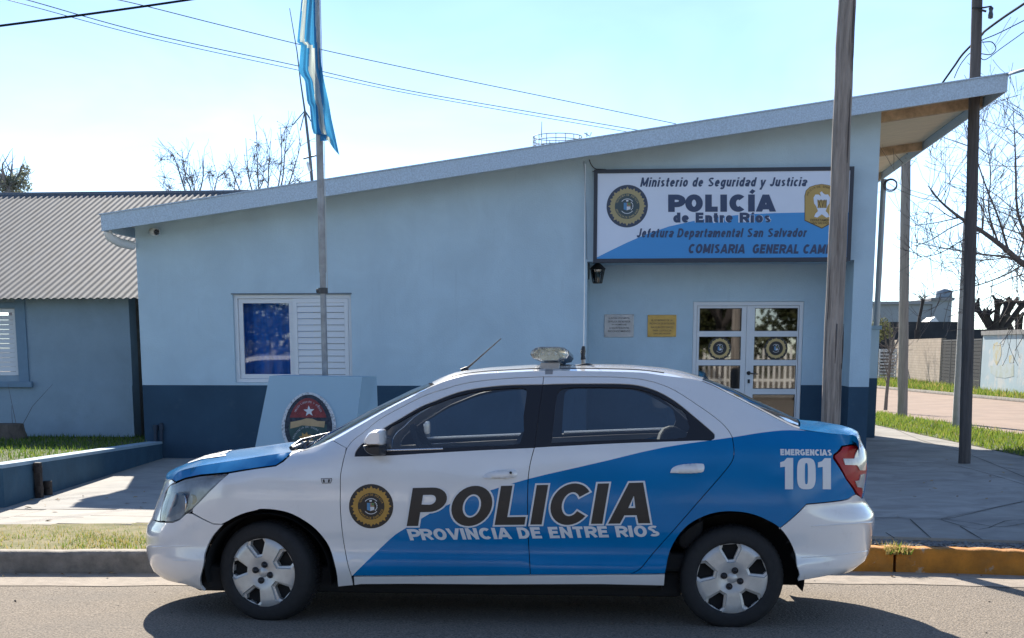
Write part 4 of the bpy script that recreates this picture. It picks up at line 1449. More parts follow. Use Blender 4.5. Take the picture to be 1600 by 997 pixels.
# aerials
mb = MB(); mb.tube([wpx(722, 581, 0), wpx(731, 575, 0)], [.022, .012], 8); mb.tube([wpx(730, 575.5, 0), wpx(741, 566, 0), wpx(783, 529, 0)], [.007, .005, .003], 6)
mb.build('roof_aerial', [black_trim], car)
ra = MB(); ra.bbox((0, 0, 0), (.10, .10, .012), .004); pb = carpx(897, 574, -.25)
ra.v = [tuple(c2w(np.array(p) + pb)) for p in ra.v]
ra.tube([wpx(897, 571.5, -.2), wpx(925, 572, -.2)], .006, 6)
ra.tube([wpx(911.5, 573, -.2), wpx(911.5, 562, -.2)], .012, 8)
rao = ra.build('radio_aerial', [mat('bracket_steel', (.4, .4, .4))], car)
mb = MB(); mb.tube([wpx(911.5, 562, -.2), wpx(911, 556, -.2), wpx(911, 549, -.2), wpx(912, 541, -.2)], [.016, .012, .016, .009], 8); mb.build('coil', [decal_black], rao)
mb = MB(); mb.tube([wpx(912, 541, -.2), wpx(913, 470, -.2), wpx(914.5, 256, -.2)], [.0025, .002, .0012], 5); mb.build('whip', [mat('white_whip', (.8, .8, .8))], rao)
# ================================================================== ground, road, pavement
Z_PAVE = .12
def road_z(y): return (ROAD_D - ROAD_N[1] * y)
asphalt = mat('road_asphalt', (.37, .312, .25), rough=.95, spec=.15, noise=.5, nscale=80, detail=4, bump=.9, bscale=70, lo=.42, hi=.58)
layer_noise(asphalt, (.20, .185, .165), .9, .45, .75, .55)
layer_noise(asphalt, (.10, .095, .09), 120, .60, .70, .8, detail=2)
layer_noise(asphalt, (.52, .48, .42), 150, .64, .72, .7, detail=2)
layer_noise(asphalt, (.16, .145, .13), 2.3, .62, .72, .5, stretch=(1, 3, 1))
concrete = mat('concrete_pale', (.44, .42, .385), rough=.92, spec=.2, noise=.22, nscale=3.5, bump=.12, bscale=90)
layer_noise(concrete, (.20, .20, .20), 1.3, .50, .80, .55)
gutter_m = mat('gutter_concrete', (.42, .36, .295), rough=.95, spec=.15, noise=.25, nscale=12, bump=.3, bscale=120)
layer_noise(gutter_m, (.22, .20, .18), 2.2, .55, .72, .6)
pave_m = mat('pavement_concrete', (.385, .36, .325), rough=.9, spec=.2, noise=.25, nscale=2.2, bump=.10, bscale=70, ndist=.6)
layer_noise(pave_m, (.14, .14, .14), .9, .48, .72, .6)
layer_noise(pave_m, (.33, .32, .30), 30, .58, .75, .5)
joint_m = mat('joint_dirt', (.035, .035, .032), rough=1)
yellow_m = mat('kerb_yellow', (.56, .215, .022), rough=.85, noise=.35, nscale=7, bump=.35, bscale=60)
layer_noise(yellow_m, (.33, .17, .05), 3, .5, .7, .6)
layer_noise(yellow_m, (.42, .37, .28), 9, .60, .68, .85)
layer_noise(yellow_m, (.07, .06, .05), 14, .62, .72, .85)
kerb_m = mat('kerb_concrete', (.30, .27, .23), rough=.95, noise=.4, nscale=8, bump=.4, bscale=60)
layer_noise(kerb_m, (.10, .09, .08), 5, .52, .75, .7)
soil_m = mat('soil', (.20, .155, .10), rough=1, noise=.4, nscale=14, bump=.4, bscale=60)
dirt_m = mat('dirt_road', (.36, .255, .19), rough=1, noise=.22, nscale=1.2, bump=.25, bscale=30)
layer_noise(dirt_m, (.26, .20, .155), 2.8, .5, .7, .6)
turf_m = mat('turf_soil', (.11, .13, .045), rough=1, noise=.5, nscale=3)

def struct(name, mb, m, **k):
    return tag(mb.build(name, m, **k), kind='structure')
def flat(pts, z=None, h=None):
    """horizontal sheet from an outline; z a number or a function of (x, y)"""
    P2, T, ri = fill2d([np.array(p[:2], float) for p in pts], h=h)
    f = (lambda x, y: z) if not callable(z) else z
    mb = MB(); mb.add([(p[0], p[1], f(p[0], p[1])) for p in P2], [tuple(t) for t in T])
    return mb
KERB = [(-40, 6.2), (-12, 8.25), (-6, 8.86), (-4.52, 9.03), (-3.49, 9.15), (-1.5, 9.48), (.3, 9.74), (1.2, 9.83), (1.9, 9.84), (2.75, 9.75), (4.0, 9.45), (5.2, 8.9)]
def kerb_y(x): return float(np.interp(x, [p[0] for p in KERB], [p[1] for p in KERB]))
struct('ground', flat([(-700, -300), (700, -300), (700, 1200), (-700, 1200)], -.9), soil_m)
mb = MB()
rows = []
for x in list(np.linspace(-40, 5.2, 50)) + [9, 30]:
    ky = kerb_y(min(x, 5.2))
    rows.append([(x, y, road_z(y)) for y in np.linspace(2.5, ky + .02, 12)])
mb.grid(np.array(rows))
rows = []
for x in (-40, 30): rows.append([(x, y, road_z(2.5) - .02 * (2.5 - y)) for y in (-6.5, -2, 2.5)])
mb.grid(np.array(rows))
struct('road', mb, asphalt)
mb = MB(); rows = []
for x in np.linspace(-40, 5.2, 120):
    ky = kerb_y(x); j = .03 * math.sin(x * 7.3) + .025 * math.sin(x * 17.1 + 1)
    rows.append([(x, y, road_z(y) + .004) for y in (ky - .62 + j, ky - .3, ky + .01)])
mb.grid(np.array(rows)); struct('gutter', mb, gutter_m)
def kerb(name, x0, x1, m_, n):
    mb = MB(); rr = random.Random(3)
    xs = np.linspace(x0, x1, n); rows = []
    for x in xs:
        ky = kerb_y(x); b = road_z(ky) - .1; j = rr.uniform(-.008, .008); t = .10 + rr.uniform(-.006, .004)
        rows.append([(x, ky + j, b), (x, ky + .012 + j, t - .03), (x, ky + .03 + j, t - .006), (x, ky + .05, t), (x, ky + .15 + j, t), (x, ky + .155, -.1)])
    mb.grid(np.array(rows))
    for r_ in (rows[0], rows[-1]): mb.add(r_, [tuple(range(len(r_)))])
    return struct(name, mb, m_)
# pavement sheet: from the verge strip to the building and out to the side street's verge
vb = [onz(1368, 664, Z_PAVE)[:2], onz(1430, 675, Z_PAVE)[:2], onz(1500, 690, Z_PAVE)[:2], onz(1600, 713, Z_PAVE)[:2]]
vd = (vb[3] - vb[0]) / np.linalg.norm(vb[3] - vb[0])
pv_front = [(-40, 7.6), (-12, 9.55), (-6.3, 10.15), (-4.9, 10.3), (-3.9, 10.5), (-.5, 10.6), (.4, 10.35), (1.8, 10.32), (2.8, 10.18), (4.2, 9.85), (6.3, 8.8)]
low_wall_near = onz(8, 793, Z_PAVE)
pave = [p for p in pv_front] + [tuple(vb[3] + vd * 6)] + [tuple(p) for p in vb[::-1]] + [tuple(vb[0] - vd * 12), (-40, 38)]
mb = flat(pave, Z_PAVE)
mb.add([(a[0], a[1], z) for z in (Z_PAVE, -.05) for a in pv_front], [(i, i + 1, len(pv_front) + i + 1, len(pv_front) + i) for i in range(len(pv_front) - 1)])
struct('pavement', mb, pave_m)
# the driveway apron and slab strip on the left: their own pale concrete sheets, 4 mm proud
def quadstrip(name, px, m_, dz=.004):
    return struct(name, flat([onz(a, b, Z_PAVE)[:2] for a, b in px], Z_PAVE + dz), m_)
drive = [onz(0, 797, Z_PAVE)[:2], onz(255, 717, Z_PAVE)[:2], np.array([-6.2, 16.95]), np.array([-.75, 16.95]), np.array([-.75, 11.62]), np.array([-5.0, 11.40])]
struct('driveway', flat(drive, Z_PAVE + .004), concrete)
# slab strip along the verge with its joints
mb = MB(); rr = random.Random(5)
def slab_front(x): return float(np.interp(x, [p[0] for p in pv_front], [p[1] for p in pv_front]))
x = -14.0
while x < -.8:
    w = .62
    for k in range(2):
        y0 = slab_front(x + w / 2) + .01 + k * .52; y1 = y0 + .505
        sk = .06
        mb.add([(x + sk * k, y0, Z_PAVE + .008), (x + w - .012 + sk * k, y0, Z_PAVE + .008), (x + w - .012 + sk * (k + 1), y1, Z_PAVE + .008), (x + sk * (k + 1), y1, Z_PAVE + .008)], [(0, 1, 2, 3)])
    x += w
struct('pavement_slabs', mb, mat('slab_concrete', (.42, .385, .335), rough=.92, noise=.2, nscale=5, bump=.12, bscale=80))
mb = MB(); x = -14.0
mb.add([(-14, slab_front(-14) + .08, Z_PAVE + .0045), (-.8, slab_front(-.8) + .08, Z_PAVE + .0045), (-.8, slab_front(-.8) + 1.06, Z_PAVE + .0045), (-6, slab_front(-6) + 1.06, Z_PAVE + .0045), (-14, slab_front(-14) + 1.06, Z_PAVE + .0045)], [(0, 1, 2, 3, 4)])
struct('slab_bed', mb, joint_m)
# cut joints and cracks of the corner pavement, as the photo shows them
def joints(lines, w=.009):
    mb = MB()
    for L in lines:
        P = [onz(a, b, Z_PAVE + .004) for a, b in smooth_line(L, 3)] if len(L) > 2 else [onz(a, b, Z_PAVE + .004) for a, b in densify(L, 30, False)]
        lo, hi = [], []
        for i, p in enumerate(P):
            t = P[min(i + 1, len(P) - 1)] - P[max(i - 1, 0)]; t = t / (np.linalg.norm(t) + 1e-9)
            n_ = np.array([-t[1], t[0], 0]); ww = w * (1 + .4 * math.sin(i * 2.3))
            lo.append(p - n_ * ww / 2); hi.append(p + n_ * ww / 2)
        mb.grid(np.array([lo, hi]))
    return mb
J = [[(1366,811),(1400,810),(1470,811.5),(1530,799),(1560,792),(1600,783.5)], [(1422,811),(1455,841)], [(1384,832),(1398,841)], [(1470,812),(1530,827),(1570,814),(1600,812)],
     [(1500,822),(1535,843)], [(1470,810),(1520,817),(1560,823),(1600,818)], [(1385,664),(1440,688),(1500,705),(1545,722),(1600,745)],
     [(1440,686),(1500,694)], [(1455,694),(1520,699)], [(1500,713),(1560,712)], [(1520,706),(1590,702)], [(1545,722),(1600,720)], [(1560,729),(1600,735)], [(1400,673),(1450,670)], [(1425,681),(1490,681)],
     [(1368,725),(1430,722),(1500,729),(1560,745),(1600,757)]]
struct('pavement_joints', joints(J), joint_m)
# smooth concrete pour of the corner ramp
struct('corner_ramp', flat([onz(a, b, Z_PAVE)[:2] for a, b in ((1300,716),(1366,712),(1430,718),(1500,726),(1560,742),(1600,754),(1600,783),(1530,798),(1470,810),(1300,808))], Z_PAVE + .0025),
       mat('ramp_concrete', (.435, .41, .375), rough=.9, spec=.2, noise=.3, nscale=1.8, bump=.06, bscale=60, ndist=1.2))

# side street running away on the right, its verges
def sx_near(y): return 6.17 - .122 * (y - 22.58)
def sx_far(y): return 10.29 - .130 * (y - 37.88)
ys = np.linspace(-6, 110, 40)
mb = MB(); mb.grid(np.array([[(sx_near(y), y, .085), (sx_far(y), y, .085)] for y in ys])); struct('side_street', mb, dirt_m)
mb = MB(); mb.grid(np.array([[(sx_far(y), y, .09), (sx_far(y), y, .17), (sx_far(y) + .16, y, .17), (sx_far(y) + .16, y, .05)] for y in ys])); struct('far_kerb', mb, kerb_m)
mb = MB(); mb.grid(np.array([[(sx_far(y) + .15, y, .15), (sx_far(y) + 30, y, .15)] for y in ys])); struct('far_verge', mb, turf_m)
def vline(y): 
    t = (y - vb[0][1]) / vd[1]; return vb[0][0] + vd[0] * t
ysv = np.linspace(12, 80, 30)
mb = MB(); mb.grid(np.array([[(vline(y) - .02, y, Z_PAVE + .006), (sx_near(y) + .05, y, .11)] for y in ysv])); struct('near_verge', mb, turf_m)
# verge strip by the kerb (left) and gravel strip (right)
xs = np.linspace(-30, -.6, 60)
mb = MB(); mb.grid(np.array([[(x, kerb_y(x) + .15, .085), (x, (kerb_y(x) + slab_front(x)) / 2, .105), (x, slab_front(x) - .06, .124), (x, slab_front(x) + .012, .1295)] for x in xs]))
struct('verge_strip', mb, mat('verge_soil', (.30, .245, .13), rough=1, color2=(.16, .16, .05), nscale=6, bump=.4, bscale=50))
xs = np.linspace(-.6, 6, 30)
mb = MB(); mb.grid(np.array([[(x, kerb_y(min(x, 5.2)) + .15, .08), (x, slab_front(x) + .02, .10)] for x in xs]))
struct('gravel_bed', mb, soil_m)

# ------------------------------------------------------------------ ground cover
def blades(name, region, n, hmin, hmax, mats, zf, wid=.006, seed=1, lean=.5, dens=None):
    r_ = np.random.RandomState(seed)
    R2 = np.array(region, float); lo, hi = R2.min(0), R2.max(0)
    P = r_.rand(n * 3, 2) * (hi - lo) + lo
    P = P[inpoly(P, R2)]
    if dens is not None:
        P = P[r_.rand(len(P)) < dens(P)]
    P = P[:n]; n = len(P)
    h = hmin + (hmax - hmin) * r_.rand(n) ** 1.6
    a = r_.rand(n) * 2 * math.pi; l_ = lean * r_.rand(n) * h; a2 = r_.rand(n) * 2 * math.pi
    z0 = np.array([zf(p[0], p[1]) for p in P])
    w = wid * (.6 + .8 * r_.rand(n))
    A = np.stack([P[:, 0] - np.cos(a) * w, P[:, 1] - np.sin(a) * w, z0 - .004], 1)
    B = np.stack([P[:, 0] + np.cos(a) * w, P[:, 1] + np.sin(a) * w, z0 - .004], 1)
    C_ = np.stack([P[:, 0] + np.cos(a2) * l_, P[:, 1] + np.sin(a2) * l_, z0 + h], 1)
    V = np.stack([A, B, C_], 1).reshape(-1, 3)
    me = bpy.data.meshes.new(name)
    me.from_pydata(V.tolist(), [], [(3 * i, 3 * i + 1, 3 * i + 2) for i in range(n)])
    for m_ in mats: me.materials.append(m_)
    me.polygons.foreach_set('material_index', r_.randint(0, len(mats), n))
    o = bpy.data.objects.new(name, me); COL.objects.link(o)
    return tag(o, kind='stuff')
def blade_mat(name, c):
    m_ = mat(name, c, rough=.7, spec=.2)
    b_ = m_.node_tree.nodes['Principled BSDF']
    b_.inputs['Transmission Weight'].default_value = 0
    # thin leaf: some light passes through
    nt = m_.node_tree
    tl_ = nt.nodes.new('ShaderNodeBsdfTranslucent'); tl_.inputs['Color'].default_value = (c[0] * 1.3, c[1] * 1.3, c[2], 1)
    mx = nt.nodes.new('ShaderNodeMixShader'); mx.inputs['Fac'].default_value = .45
    nt.links.new(b_.outputs[0], mx.inputs[1]); nt.links.new(tl_.outputs[0], mx.inputs[2])
    nt.links.new(mx.outputs[0], nt.nodes['Material Output'].inputs['Surface'])
    return m_
g1, g2, g3, g4 = blade_mat('grass_green', (.10, .17, .03)), blade_mat('grass_light', (.20, .24, .05)), blade_mat('grass_dry', (.34, .27, .12)), blade_mat('grass_deep', (.05, .10, .02))
def tuft(P):
    return np.clip(.25 + np.sin(P[:, 0] * 5.3 + 1.7 * np.sin(P[:, 1] * 3.1)) * np.sin(P[:, 1] * 4.7 + 1.3 * np.sin(P[:, 0] * 2.3)), .12, 1)
def patch(P):
    return np.clip(.45 + .55 * np.sin(P[:, 0] * 3.1 + np.sin(P[:, 1] * 5)) * np.sin(P[:, 1] * 4.3 + P[:, 0] * 1.7), .08, 1)
vs_reg = [(x, kerb_y(x) + .17) for x in np.linspace(-9, -.7, 20)] + [(x, slab_front(x) - .01) for x in np.linspace(-.7, -9, 20)]
blades('verge_grass', vs_reg, 34000, .012, .05, [g2, g3, g1, g3, g2], lambda x, y: .095, .004, 2, .9, lambda P: np.clip(patch(P) * np.clip((P[:, 1] - np.array([kerb_y(x) for x in P[:, 0]]) - .1) * 3, .15, 1), .05, 1))
nv = [(vline(y) - .03, y) for y in np.linspace(15, 60, 24)] + [(sx_near(y) + .08, y) for y in np.linspace(60, 15, 24)]
blades('verge_grass', nv, 42000, .02, .10, [g1, g2, g2, g1, g2], lambda x, y: .125, .009, 3, .8)
blades('verge_tufts', nv, 5000, .07, .17, [g1, g2, g3], lambda x, y: .12, .010, 13, .9, lambda P: tuft(P) ** 3)
fv = [(sx_far(y) + .2, y) for y in np.linspace(26, 72, 20)] + [(12.2, y) for y in np.linspace(72, 26, 20)]
blades('verge_grass', fv, 26000, .03, .22, [g1, g2, g2, g1, g3], lambda x, y: .15, .016, 4, .8)
kerb('kerb', -40, -.62, kerb_m, 260); kerb('kerb', -.6, 1.83, yellow_m, 34); kerb('kerb', 1.85, 5.2, yellow_m, 46)
blades('kerb_weed', [(1.76, 9.80), (1.94, 9.80), (1.93, 9.99), (1.77, 9.99)], 260, .03, .10, [g3, g1, g3], lambda x, y: .06, .005, 21, 1.3)
# gravel: loose stones
def stones(name, n, region, zf, r0, r1, m_, seed):
    rr = random.Random(seed); mb = MB()
    ico = [(0, 0, 1), (.9, 0, .3), (.28, .85, .3), (-.72, .53, .3), (-.72, -.53, .3), (.28, -.85, .3), (0, 0, -.6)]
    fs = [(0, 1, 2), (0, 2, 3), (0, 3, 4), (0, 4, 5), (0, 5, 1), (6, 2, 1), (6, 3, 2), (6, 4, 3), (6, 5, 4), (6, 1, 5)]
    R2 = np.array(region); lo, hi = R2.min(0), R2.max(0); k = 0
    while k < n:
        p = (rr.uniform(lo[0], hi[0]), rr.uniform(lo[1], hi[1]))
        if not inpoly([p], R2)[0]: continue
        k += 1; s_ = rr.uniform(r0, r1); a = rr.uniform(0, 6.3); z = zf(p[0], p[1])
        mb.add([(p[0] + s_ * (v[0] * math.cos(a) - v[1] * math.sin(a)) * rr.uniform(.7, 1.3), p[1] + s_ * (v[0] * math.sin(a) + v[1] * math.cos(a)) * rr.uniform(.7, 1.2), z + s_ * .6 * v[2] + s_ * .2) for v in ico], fs)
    return tag(mb.build(name, m_, recalc=True), kind='stuff')
gr_reg = [(x, kerb_y(min(x, 5.2)) + .17) for x in np.linspace(.2, 4.6, 14)] + [(x, slab_front(x) - .01) for x in np.linspace(4.6, .2, 14)]
stones('gravel', 2600, gr_reg, lambda x, y: .09, .008, .024, mat('gravel_stone', (.24, .24, .24), rough=.95, noise=.5, nscale=30), 4)
stones('loose_pebbles', 60, [(-6, 7.2), (3, 7.4), (3.2, 9.6), (-6, 8.8)], lambda x, y: road_z(y), .004, .014, mat('pebble', (.16, .13, .10), rough=.95), 9)

# ================================================================== the police station
wall_blue = mat('wall_light_blue', (.53, .665, .745), rough=.88, spec=.2, noise=.10, nscale=1.6, bump=.22, bscale=60, detail=8, ndist=.5)
layer_noise(wall_blue, (.455, .57, .65), .8, .48, .80, .7, stretch=(2.2, 2.2, .45))
layer_noise(wall_blue, (.36, .45, .52), 3.5, .60, .80, .45, stretch=(3.0, 3.0, .22))
dado_blue = mat('dado_dark_blue', (.040, .085, .135), rough=.8, spec=.3, noise=.18, nscale=2.0, bump=.10, bscale=140)
layer_noise(dado_blue, (.085, .125, .16), 5, .58, .82, .6)
layer_noise(dado_blue, (.030, .062, .10), 1.4, .5, .75, .6)
zinc = mat('galvanised_sheet', (.55, .66, .76), rough=.6, metal=.1, noise=.24, nscale=60, detail=4, lo=.38, hi=.62)
layer_noise(zinc, (.52, .58, .63), 3, .55, .8, .4)
soffit_m = mat('soffit_board', (.86, .74, .57), rough=.8, noise=.18, nscale=4, stretch=(1, 8, 1))
beam_m = mat('soffit_beam', (.66, .46, .29), rough=.8, noise=.4, nscale=9)
alu_white = mat('white_aluminium', (.74, .75, .76), rough=.35, spec=.5)
door_glass = glass_mat('door_glass', (.34, .32, .30), boost=.12)
win_glass = glass_mat('window_glass', (.86, .90, .94), boost=.0)

YF = 16.97
X_L, X_R = -6.42, 2.755
def roof_z(x): return 3.145 + (x + 6.61) * .1353
station = thing('police_station', (-1.8, YF, Z_PAVE), 'light blue police station with dark blue dado and sloping zinc-edged roof', 'building')
def xz(px, py, Y=YF):
    p = ony(px, py, Y); return np.array([p[0], p[2]])
def wall_xz(name, outline, holes, Y0, Y1, mats, parent, lines=(), regions=()):
    P2, T, ri = fill2d(outline, holes, lines, None, regions)
    mb = MB()
    for Y in (Y0, Y1):
        b = len(mb.v); mb.v += [(p[0], Y, p[1]) for p in P2]
        for t, r_ in zip(T, ri): mb.f.append(tuple(int(i) + b for i in t)); mb.m.append(int(r_)); mb.sm.append(False)
    for q in [outline] + list(holes):
        q = [np.array(p) for p in q]
        k = len(q)
        for i in range(k):
            a, c = q[i], q[(i + 1) % k]
            segs = [(a, c)]
            for L in lines:
                zl = L[0][1]
                if (a[1] - zl) * (c[1] - zl) < -1e-9:
                    t = (zl - a[1]) / (c[1] - a[1]); m_ = a + (c - a) * t; segs = [(a, m_), (m_, c)]
            for a_, c_ in segs:
                mid = (a_ + c_) / 2
                mi = 0
                for r_i, rg in enumerate(regions):
                    if inpoly([mid + 1e-6], rg)[0]: mi = r_i + 1
                mb.add([(a_[0], Y0, a_[1]), (c_[0], Y0, c_[1]), (c_[0], Y1, c_[1]), (a_[0], Y1, a_[1])], [(0, 1, 2, 3)], mi)
    return mb.build(name, mats, parent, weld=True)
ZD = 1.06
PX0, PX1, PZ = -.705, 2.515, 2.575
WX0, WX1, WZ0, WZ1 = -5.19, -3.665, 1.095, 2.195
dado_reg = [np.array(p) for p in ((-20, -1), (20, -1), (20, ZD), (-20, ZD))]
dado_ln = [np.array([-20, ZD]), np.array([20, ZD])]
wl = lambda x: roof_z(x) - .10
front = [np.array(p) for p in ((X_L, .0), (PX0, .0), (PX0, PZ), (PX1, PZ), (PX1, 0.0), (X_R, 0.0), (X_R, wl(X_R)), (X_L, wl(X_L)))]
def clip_line(x0, x1): return [np.array([x0, ZD]), np.array([x1, ZD])]
wall_xz('front_wall', front, [[np.array(p) for p in ((WX0, WZ0), (WX1, WZ0), (WX1, WZ1), (WX0, WZ1))]], YF, YF + .24, [wall_blue, dado_blue], station, [dado_ln], [dado_reg])
YB = 17.76
d_tl, d_tr = xz(1083.5, 471.5, YB), xz(1256.5, 471.5, YB)
DX0, DX1, DZ1 = float(d_tl[0]), float(d_tr[0]), float(d_tl[1])
wall_xz('porch_wall', [np.array(p) for p in ((PX0 - .1, 0), (DX0, 0), (DX0, DZ1), (DX1, DZ1), (DX1, 0), (PX1 + .1, 0), (PX1 + .1, 2.75), (PX0 - .1, 2.75))], [], YB, YB + .15, [wall_blue, dado_blue], station, [dado_ln], [dado_reg])
mb = MB()
for x0, x1 in ((PX0 - .16, PX0), (PX1, PX1 + .16)):
    mb.box((x0 + .001, YF + .241, ZD), (x1 - .001, YB - .001, 2.74), 0); mb.box((x0 + .001, YF + .241, 0), (x1 - .001, YB - .001, ZD), 1)
mb.box((PX0, YF + .241, PZ + .002), (PX1, YB - .001, PZ + .16), 0)
mb.build('porch_lining', [wall_blue, dado_blue], station)
mb = MB(); mb.box((PX0, YF - .10, .06), (PX1, YB, .155)); mb.build('doorstep', mat('step_concrete', (.30, .29, .28), rough=.85), station)
YE = 25.6
mb = MB()
for x0, x1 in ((X_L, X_L + .2), (X_R - .2, X_R)):
    zt = wl((x0 + x1) / 2)
    mb.box((x0 + .001, YF + .242, ZD), (x1 - .001, YE, zt), 0); mb.box((x0 + .001, YF + .242, 0), (x1 - .001, YE, ZD), 1)
mb.build('side_wall', [wall_blue, dado_blue], station)
mb = MB(); mb.box((X_L, YE + .001, 0), (X_R, YE + .2, 3.0)); mb.build('back_wall', wall_blue, station)
# roof: boards, fascia, beams
YR0, XR0, XR1, YR1 = 16.37, -6.61, 4.03, 26.2
def slab(x0, x1, y0, y1, t0, t1, mb, mi=0):
    vs = [(x, y, roof_z(x) + t) for t in (t0, t1) for (x, y) in ((x0, y0), (x1, y0), (x1, y1), (x0, y1))]
    mb.add(vs, [(3, 2, 1, 0), (4, 5, 6, 7), (0, 1, 5, 4), (1, 2, 6, 5), (2, 3, 7, 6), (3, 0, 4, 7)], mi)
mb = MB(); slab(XR0 + .02, XR1 - .02, YR0 + .02, YR1, -.085, -.02, mb); rf = mb.build('roof', [soffit_m], station)
mb = MB(); slab(XR0 - .02, XR1 + .03, YR0 - .03, YR1 + .02, -.018, -.004, mb); mb.build('roof_sheet', [zinc], rf)
rr = random.Random(2)
seams = [ony(a, 300, YR0)[0] for a in (330, 497, 668, 925, 1200, 1400)]
mb = MB(); xs = [XR0] + seams + [XR1]
for k in range(len(xs) - 1):
    o_ = .003 * (k % 2)
    slab(xs[k] - (.02 if k % 2 else 0), xs[k + 1] + (.02 if k % 2 else 0), YR0 - .012 - o_, YR0 + .012, -.205 - rr.uniform(0, .006), -.019, mb)
slab(XR1 - .012, XR1 + .012, YR0 + .013, YR1, -.205, -.019, mb); slab(XR0 - .012, XR0 + .012, YR0 + .013, YR1, -.205, -.019, mb)
mb.build('fascia', [zinc], rf)
for y in (17.35, 20.9, 24.4):
    mb = MB(); slab(X_R, XR1 - .03, y, y + .09, -.20, -.086, mb); mb.build('rafter', [beam_m], rf)
# rainwater pipe at the low corner
pv_m = mat('white_pvc', (.80, .80, .80), rough=.45)
mb = MB(); mb.tube([ony(168, 362, 16.6), ony(172, 371, 16.6), ony(186, 379, 16.75), ony(208, 384, 16.95)], .055, 12); mb.build('downpipe', [pv_m], station)

# window: frame, sash with pane, louvred shutter
mb = MB()
def frame_xz(mb, x0, x1, z0, z1, w, y0, y1, mi=0):
    mb.box((x0, y0, z0), (x0 + w, y1, z1), mi); mb.box((x1 - w, y0, z0), (x1, y1, z1), mi)
    mb.box((x0 + w, y0, z0), (x1 - w, y1, z0 + w), mi); mb.box((x0 + w, y0, z1 - w), (x1 - w, y1, z1), mi)
frame_xz(mb, WX0 + .002, WX1 - .002, WZ0 + .002, WZ1 - .002, .045, YF + .05, YF + .16)
win = mb.build('window', [alu_white], station)
xm = -4.43
mb = MB(); frame_xz(mb, WX0 + .05, xm, WZ0 + .05, WZ1 - .05, .055, YF + .08, YF + .12); sash = mb.build('sash', [alu_white], win)
mb = MB(); mb.box((WX0 + .10, YF + .098, WZ0 + .10), (xm - .05, YF + .102, WZ1 - .10)); mb.build('pane', [win_glass], win)
mb = MB(); frame_xz(mb, xm + .005, WX1 - .05, WZ0 + .05, WZ1 - .05, .05, YF + .045, YF + .075)
z = WZ0 + .105
while z < WZ1 - .12:
    mb.add([(xm + .056, YF + .050, z), (WX1 - .101, YF + .050, z), (WX1 - .101, YF + .068, z + .073), (xm + .056, YF + .068, z + .073), (xm + .056, YF + .071, z + .073), (WX1 - .101, YF + .071, z + .073), (WX1 - .101, YF + .058, z), (xm + .056, YF + .058, z)], [(0, 1, 2, 3), (2, 3, 4, 5), (4, 5, 6, 7), (6, 7, 0, 1), (0, 3, 4, 7), (1, 2, 5, 6)])
    z += .0775
mb.build('shutter', [alu_white], win)
cur = mat('blue_curtain', (.05, .30, .85), rough=.9, noise=.25, nscale=3, stretch=(6, 1, .4))
xs = np.linspace(WX0 - .05, xm + .2, 60)
mb = MB(); mb.grid(np.array([[(x, YF + .30 + .02 * math.sin(x * 38), WZ0 - .1), (x, YF + .30 + .02 * math.sin(x * 38), WZ1 + .1)] for x in xs])); mb.build('curtain', [cur], win)
mb = MB(); mb.box((WX0 - .015, YF - .012, WZ1 + .002), (WX1 + .01, YF - .0005, WZ1 + .016)); mb.build('window_head', [mat('head_line', (.16, .19, .22), rough=.8)], win)

